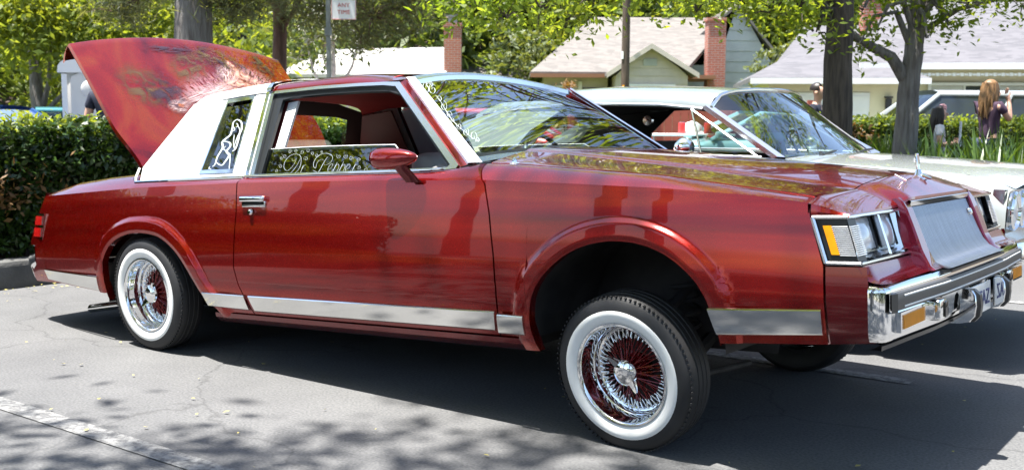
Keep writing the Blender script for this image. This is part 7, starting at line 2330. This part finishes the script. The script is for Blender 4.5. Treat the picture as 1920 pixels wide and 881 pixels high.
# ---- simpler cars further off
def far_car(name, label, loc, rz, paint, L=4.6, Wd=.88, Hh=1.42, suv=False, hood_open=False, cat='car'):
    root = tag(empty(name, loc, rz), label, cat)
    f, r_ = L / 2, -L / 2
    wx = (r_ + .85, f - .90)
    belt = .98 if suv else .90
    ZTc = lambda x: interp(x, [(r_, belt - .1), (r_ + .1, belt), (f - 1.3, belt), (f - .3, belt - .14), (f, belt - .30)])
    ZLc = arched(lambda x: .26, wx, .36)
    HWc = lambda x: Wd * interp(x, [(r_, .86), (r_ + .4, .98), (0, 1), (f - .5, .97), (f, .82)])
    xs = sorted(set(span(r_, f, 40) + [c + .36 * math.cos(a) for c in wx for a in [math.pi * k / 12 for k in range(13)]]))
    mb = MB()
    rows = tub_rows(xs, ZTc, ZLc, HWc, crown=.03)
    if hood_open:
        k0 = [i for i, x in enumerate(xs) if x <= f - 1.35][-1]
        mb.grid(strip(rows, 0, 7)); mb.grid(strip(rows, 12, 19)); mb.grid(strip(rows[:k0 + 1], 6, 13))
    else:
        mb.grid(rows)
    mb.add(rows[0], [tuple(range(19))]); mb.add(rows[-1], [tuple(range(19))])
    mb.build('body', paint, root, angle=35)
    if suv: gx = (r_ + .12, r_ + .40, f - 2.0, f - 1.15)
    else: gx = (r_ + .55, r_ + 1.25, f - 2.15, f - 1.25)
    wt = Wd * .72
    top = Hh
    mb = MB()
    mb.grid([[(x, y, z) for y, z in [(-wt, top - .09), (-wt * .95, top - .04), (-wt * .6, top - .005), (0, top), (wt * .6, top - .005), (wt * .95, top - .04), (wt, top - .09)]] for x in (gx[1], lerp(gx[1], gx[2], .5), gx[2])], flip=True)
    mb.build('roof', paint, root, angle=50)
    wb = Wd * .93
    P_ = {}
    for s in (-1, 1):
        b0, b1, t0, t1 = (gx[0], s * wb, belt), (gx[3], s * wb, belt), (gx[1], s * wt, top - .08), (gx[2], s * wt, top - .08)
        P_[s] = (b0, b1, t0, t1)
        mb = MB(); quadsheet(mb, b0, b1, t1, t0, 4); mb.build('side_window', 'privacy_glass' if suv else 'car_glass', root, smooth=False)
        mb = MB(); mb.tube([b1, t1], .035, 6); mb.tube([b0, t0], .045, 6); mb.tube([t0, t1], .025, 6)
        xm = lerp(gx[0], gx[3], .52)
        mb.tube([(xm, s * wb, belt), (lerp(gx[1], gx[2], .5), s * wt, top - .08)], .03, 6)
        mb.build('window_pillar', paint, root)
    mb = MB(); quadsheet(mb, P_[-1][1], P_[1][1], P_[1][3], P_[-1][3], 6, (.08, 0, 0)); mb.build('windscreen', 'car_glass', root)
    mb = MB(); quadsheet(mb, P_[-1][0], P_[1][0], P_[1][2], P_[-1][2], 6, (-.06, 0, 0)); mb.build('rear_window', 'car_glass', root)
    for s in (-1, 1):
        for x in wx: car_wheel(root, x, s * (Wd - .10), s, .32)
        mb = MB(); rbox(mb, (f - .03, s * Wd * .62, belt - .34), (.10, .28, .12), .03, 2); mb.build('headlight', 'lamp_lens', root)
        mb = MB(); rbox(mb, (r_ + .02, s * Wd * .62, belt - .16), (.08, .34, .14), .02, 2); mb.build('tail_light', 'lamp_red', root)
        mb = MB(); rbox(mb, (gx[3] - .1, s * (wb + .09), belt + .08), (.10, .16, .11), .03, 2); mb.build('door_mirror', paint, root)
        mb = MB(); rbox(mb, (-.1, s * (Wd + .005), belt - .14), (.16, .02, .025), .008, 2); mb.build('door_handle', 'chrome_soft', root)
    for x in (f - .02, r_ + .02):
        mb = MB(); rbox(mb, (x, 0, .48), (.12, Wd * 1.7, .16), .04, 2); mb.build('bumper', 'chrome_soft' if hood_open else paint, root)
    if hood_open:
        mb = MB()
        M_ = Matrix.Translation((f - 1.35, 0, belt + .03)) @ Matrix.Rotation(R(-42), 4, 'Y')
        rows = [[M_ @ Vector((x, y, .03 * (1 - (y / .78) ** 2) - .03 * (x / 1.25) ** 2)) for y in span(-.78, .78, 8)] for x in span(0, 1.25, 6)]
        mb.grid(rows); mb.grid([[p - Vector((0, 0, .03)) for p in r_] for r_ in rows], flip=True)
        mb.build('raised_hood', paint, root, angle=50)
        mb = MB(); mb.box((f - .75, 0, .62), (.7, .8, .35)); mb.box((f - .75, 0, .84), (.4, .3, .12)); mb.build('engine', 'underbody', root, smooth=False)
    return root
def far_at(pxx, d): return ud((pxx - 960) / 1988 * d, d, 0)
suv = far_car('suv', 'white sport utility vehicle on the street behind the woman', ud(7.1, 17.6, .01), STREET_RZ + R(180), 'car_white', 4.7, .92, 1.72, True)
far_car('sedan', 'teal car with its hood raised beside the portable toilet', ud(-8.9, 20.5, 0), STREET_RZ + R(205), 'car_teal', 4.8, hood_open=True)
far_car('sedan', 'blue car with its hood raised at the edge of the hedge', ud(-9.7, 18.6, 0), STREET_RZ + R(160), 'car_blue', 4.6, hood_open=True)
far_car('sedan', 'silver car behind the hedge between teal car and toilet', ud(-9.6, 24.0, 0), STREET_RZ + R(5), 'car_silver', 4.6)
far_car('sedan', 'red car seen through the windscreen of the lowrider', ud(-.9, 19.5, 0.01), STREET_RZ + R(170), 'car_red', 4.6)
far_car('sedan', 'aqua car seen through the windscreen of the pale hardtop', ud(4.1, 18.0, 0.012), STREET_RZ + R(186), 'car_aqua', 4.5)

# ------------------------------------------------------------------ people
mat('skin', (0.52, 0.30, 0.21), rough=.5, var=.06, vscale=10)
mat('hair_blonde', (0.27, 0.15, 0.06), rough=.5, col2=(0.16, 0.085, 0.035), vscale=22, stretch=(4, 4, .5))
mat('hair_dark', (0.020, 0.012, 0.009), rough=.45, var=.3, vscale=20, stretch=(4, 4, .5))
mat('cloth_purple', (0.055, 0.028, 0.055), rough=.85, var=.15, vscale=8)
mat('cloth_white', (0.62, 0.62, 0.66), rough=.85, var=.08, vscale=8)
mat('cloth_navy', (0.010, 0.014, 0.032), rough=.85, var=.2, vscale=8)
mat('denim', (0.05, 0.07, 0.12), rough=.9, var=.2, vscale=12)
mat('flower_pink', (0.75, 0.42, 0.48), rough=.6)
mat('eye_dark', (0.02, 0.015, 0.012), rough=.2)
mat('lip', (0.38, 0.12, 0.10), rough=.5)

def skin_mesh(name, joints, bones, material, parent, rootj, sub=2):
    """Continuous skin grown over a joint graph; joints: name -> (x, y, z, rx, ry)."""
    names = list(joints)
    ix = {n: i for i, n in enumerate(names)}
    me = bpy.data.meshes.new(name)
    me.from_pydata([joints[n][:3] for n in names], [(ix[a], ix[b]) for a, b in bones], [])
    o = bpy.data.objects.new(name, me)
    COL.objects.link(o)
    md = o.modifiers.new('Skin', 'SKIN')
    lay = me.skin_vertices[0].data
    for n in names:
        lay[ix[n]].radius = joints[n][3:5]
        lay[ix[n]].use_root = (n == rootj)
    md.use_smooth_shade = True
    ss = o.modifiers.new('Subsurf', 'SUBSURF')
    ss.levels = ss.render_levels = sub
    dg = bpy.context.evaluated_depsgraph_get()
    m2 = bpy.data.meshes.new_from_object(o.evaluated_get(dg))
    bpy.data.objects.remove(o)
    m2.name = name
    m2.materials.clear()
    m2.materials.append(MATS[material])
    m2.polygons.foreach_set('use_smooth', [True] * len(m2.polygons))
    ob = bpy.data.objects.new(name, m2)
    COL.objects.link(ob)
    ob.parent = parent
    return ob

def person(label, loc, rz, h, top, bottom, hair, long_hair=True, arms='down', flower=False, lean=0.0):
    """Standing figure facing local -y; h is the height."""
    k = h / 1.68
    root = tag(empty('person', loc, rz), label, 'person')
    root.scale = (k, k, k)
    J = {'pelvis': (0, 0, .93, .135, .105), 'waist': (0, 0, 1.08, .115, .085), 'chest': (0, .01, 1.27, .145, .10), 'neckb': (0, .015, 1.41, .06, .055), 'neck': (0, .005, 1.46, .05, .05), 'jaw': (0, -.02, 1.53, .066, .078), 'skull': (0, -.005, 1.60, .078, .092), 'crown': (0, .0, 1.655, .045, .055)}
    Bn = [('pelvis', 'waist'), ('waist', 'chest'), ('chest', 'neckb'), ('neckb', 'neck'), ('neck', 'jaw'), ('jaw', 'skull'), ('skull', 'crown')]
    for s, n in ((-1, 'r'), (1, 'l')):
        J['hip' + n] = (s * .09, 0, .86, .095, .09); J['knee' + n] = (s * .10, -.01, .48, .058, .058); J['ankle' + n] = (s * .10, .02, .09, .038, .04); J['toe' + n] = (s * .11, -.12, .035, .036, .028)
        Bn += [('pelvis', 'hip' + n), ('hip' + n, 'knee' + n), ('knee' + n, 'ankle' + n), ('ankle' + n, 'toe' + n)]
        J['sh' + n] = (s * .175, .01, 1.36, .058, .055)
        if arms == 'raised':
            J['el' + n] = (s * .215, -.13, 1.17, .042, .042); J['wr' + n] = (s * .10, -.22, 1.43, .028, .024); J['pa' + n] = (s * .085, -.20, 1.50, .034, .018)
        elif arms == 'fold':
            J['el' + n] = (s * .23, .0, 1.10, .042, .042); J['wr' + n] = (s * .10, -.20, 1.12, .028, .024); J['pa' + n] = (s * .05, -.22, 1.14, .034, .018)
        else:
            J['el' + n] = (s * .24, .03, 1.10, .042, .042); J['wr' + n] = (s * .25, -.03, .86, .028, .024); J['pa' + n] = (s * .25, -.05, .78, .034, .018)
        Bn += [('chest', 'sh' + n), ('sh' + n, 'el' + n), ('el' + n, 'wr' + n), ('wr' + n, 'pa' + n)]
    if lean:
        for n in J:
            j = J[n]
            if j[2] > .95: J[n] = (j[0], j[1] - (j[2] - .95) * lean, j[2] - (j[2] - .95) * lean * .25) + j[3:]
    skin_mesh('body', J, Bn, 'skin', root, 'pelvis')
    # hands: five fingers rooted in each palm
    for s, n in ((-1, 'r'), (1, 'l')):
        pa, wr = Vector(J['pa' + n][:3]), Vector(J['wr' + n][:3])
        d = (pa - wr).normalized()
        side_ = Vector((0, 1, 0)) if arms == 'raised' else Vector((0, 1, 0))
        side_ = (side_ - d * side_.dot(d)).normalized()
        curl = d.cross(side_) * (-s)
        for i, (off, ln) in enumerate(((-.026, .062), (-.009, .074), (.009, .070), (.026, .056))):
            b0 = pa + side_ * off + d * .02
            FJ = {'a': (*b0, .010, .010), 'b': (*(b0 + d * ln * .55 + curl * .01), .009, .009), 'c': (*(b0 + d * ln + curl * .035), .007, .007)}
            skin_mesh('finger', FJ, [('a', 'b'), ('b', 'c')], 'skin', root, 'a', 1)
        b0 = pa - side_ * .03 - d * .02
        skin_mesh('thumb', {'a': (*b0, .011, .011), 'b': (*(b0 - side_ * .028 + d * .025), .010, .010), 'c': (*(b0 - side_ * .03 + d * .055 + curl * .01), .008, .008)}, [('a', 'b'), ('b', 'c')], 'skin', root, 'a', 1)
    C_ = {}
    for n in ('pelvis', 'waist', 'chest', 'neckb', 'shr', 'shl'): C_[n] = J[n][:3] + (J[n][3] + .016, J[n][4] + .016)
    C_['pelvis'] = (0, 0, .86, J['pelvis'][3] + .022, J['pelvis'][4] + .022)
    C_['neckb'] = (J['neckb'][0], J['neckb'][1], J['neckb'][2] - .02, .068, .062)
    for n in 'rl':
        a, b = Vector(J['sh' + n][:3]), Vector(J['el' + n][:3])
        C_['cap' + n] = (*a.lerp(b, .55), .060, .058)
    skin_mesh('top', C_, [('pelvis', 'waist'), ('waist', 'chest'), ('chest', 'neckb'), ('chest', 'shr'), ('chest', 'shl'), ('shr', 'capr'), ('shl', 'capl')], top, root, 'pelvis')
    C_ = {n: J[n][:3] + (J[n][3] + .012, J[n][4] + .012) for n in ('pelvis', 'hipr', 'hipl', 'kneer', 'kneel', 'ankler', 'anklel')}
    skin_mesh('trousers', C_, [('pelvis', 'hipr'), ('pelvis', 'hipl'), ('hipr', 'kneer'), ('hipl', 'kneel'), ('kneer', 'ankler'), ('kneel', 'anklel')], bottom, root, 'pelvis')
    hc = Vector(J['skull'][:3])
    # face: eyes, nose, mouth, ears
    mb = MB()
    for s in (-1, 1): mb.lathe([(0, .008), (.008, .005), (.010, 0)], 10, Matrix.Translation(hc + Vector((s * .030, -.083, -.02))) @ Matrix.Rotation(R(90), 4, 'X'))
    mb.build('eyes', 'eye_dark', root)
    mb = MB(); mb.tube([hc + Vector((0, -.088, -.01)), hc + Vector((0, -.106, -.045)), hc + Vector((0, -.092, -.055))], [.007, .012, .009], 8); mb.build('nose', 'skin', root)
    mb = MB(); mb.tube([hc + Vector((-.024, -.084, -.083)), hc + Vector((0, -.094, -.083)), hc + Vector((.024, -.084, -.083))], [.003, .007, .003], 8); mb.build('mouth', 'lip', root)
    for s in (-1, 1):
        mb = MB(); mb.lathe([(0, .012), (.018, .010), (.024, 0), (.016, -.006)], 12, Matrix.Translation(hc + Vector((s * .082, .008, -.03))) @ Matrix.Rotation(s * R(75), 4, 'Y')); mb.build('ear', 'skin', root)
    # hair: cap plus hanging locks
    mb = MB()
    rows = []
    for i in range(9):
        ph = lerp(R(88), R(-12), i / 8)
        row = []
        for j in range(17):
            th = lerp(R(-28), R(208), j / 16)
            row.append(hc + Vector((.092 * math.cos(ph) * math.cos(th), .012 + .106 * math.cos(ph) * math.sin(th), .018 + .090 * math.sin(ph))))
        rows.append(row)
    mb.grid(rows)
    g = np.random.default_rng(int(h * 100))
    if long_hair:
        for i in range(46):
            th = lerp(R(-22), R(202), i / 45)
            st_ = hc + Vector((.088 * math.cos(th), .014 + .10 * math.sin(th), .03 + .03 * g.random()))
            ln = g.uniform(.32, .46)
            mb.tube([st_, st_ + Vector((.016 * math.cos(th), .02 * math.sin(th), -.10)), st_ + Vector((.012 * math.cos(th) + g.normal() * .01, .03 * math.sin(th) + .01, -.24)), st_ + Vector((-.01 * math.cos(th) + g.normal() * .02, .02 * math.sin(th), -ln))], [.016, .020, .018, .005], 6)
    mb.build('hair', hair, root, angle=80)
    if flower:
        mb = MB()
        for i in range(7):
            a = i * .9
            mb.lathe([(0, .02), (.028, .014), (.034, 0), (.02, -.012)], 10, Matrix.Translation(hc + Vector((.07, -.02 + .035 * math.cos(a), .065 + .035 * math.sin(a)))) @ Matrix.Rotation(R(70), 4, 'Y'))
        mb.build('hair_flower', 'flower_pink', root, angle=60)
    return root
u, z = px(1848, 160, 13)
person('woman with long light brown hair in purple top raising her hands', ud(u, 13, .14), STREET_RZ + R(112), 1.55, 'cloth_purple', 'denim', 'hair_blonde', True, 'raised')
u, z = px(1757, 205, 12)
person('dark haired girl in white top with a pink flower in her hair', ud(u, 12, .14), STREET_RZ + R(70), 1.22, 'cloth_white', 'denim', 'hair_dark', True, 'fold', True)
u, z = px(1527, 165, 15)
person('person with short dark hair half hidden by the dark tree trunk', ud(u, 15, .0), STREET_RZ + R(60), 1.72, 'cloth_navy', 'denim', 'hair_dark', False, 'down')
u, z = px(212, 180, 11.5)
person('person in navy shirt standing behind the open trunk lid', ud(u, 11.5, .0), STREET_RZ + R(20), 1.74, 'cloth_navy', 'denim', 'hair_dark', False, 'down')
u, z = px(1768, 215, 12.1)
bk = tag(empty('folded_paper', ud(u + .04, 11.8, .0), STREET_RZ + R(60)), 'white paper held up beside the girl', 'paper')
mb = MB(); mb.box((0, 0, 1.06), (.12, .012, .28)); mb.build('sheet', 'cloth_white', bk, smooth=False)
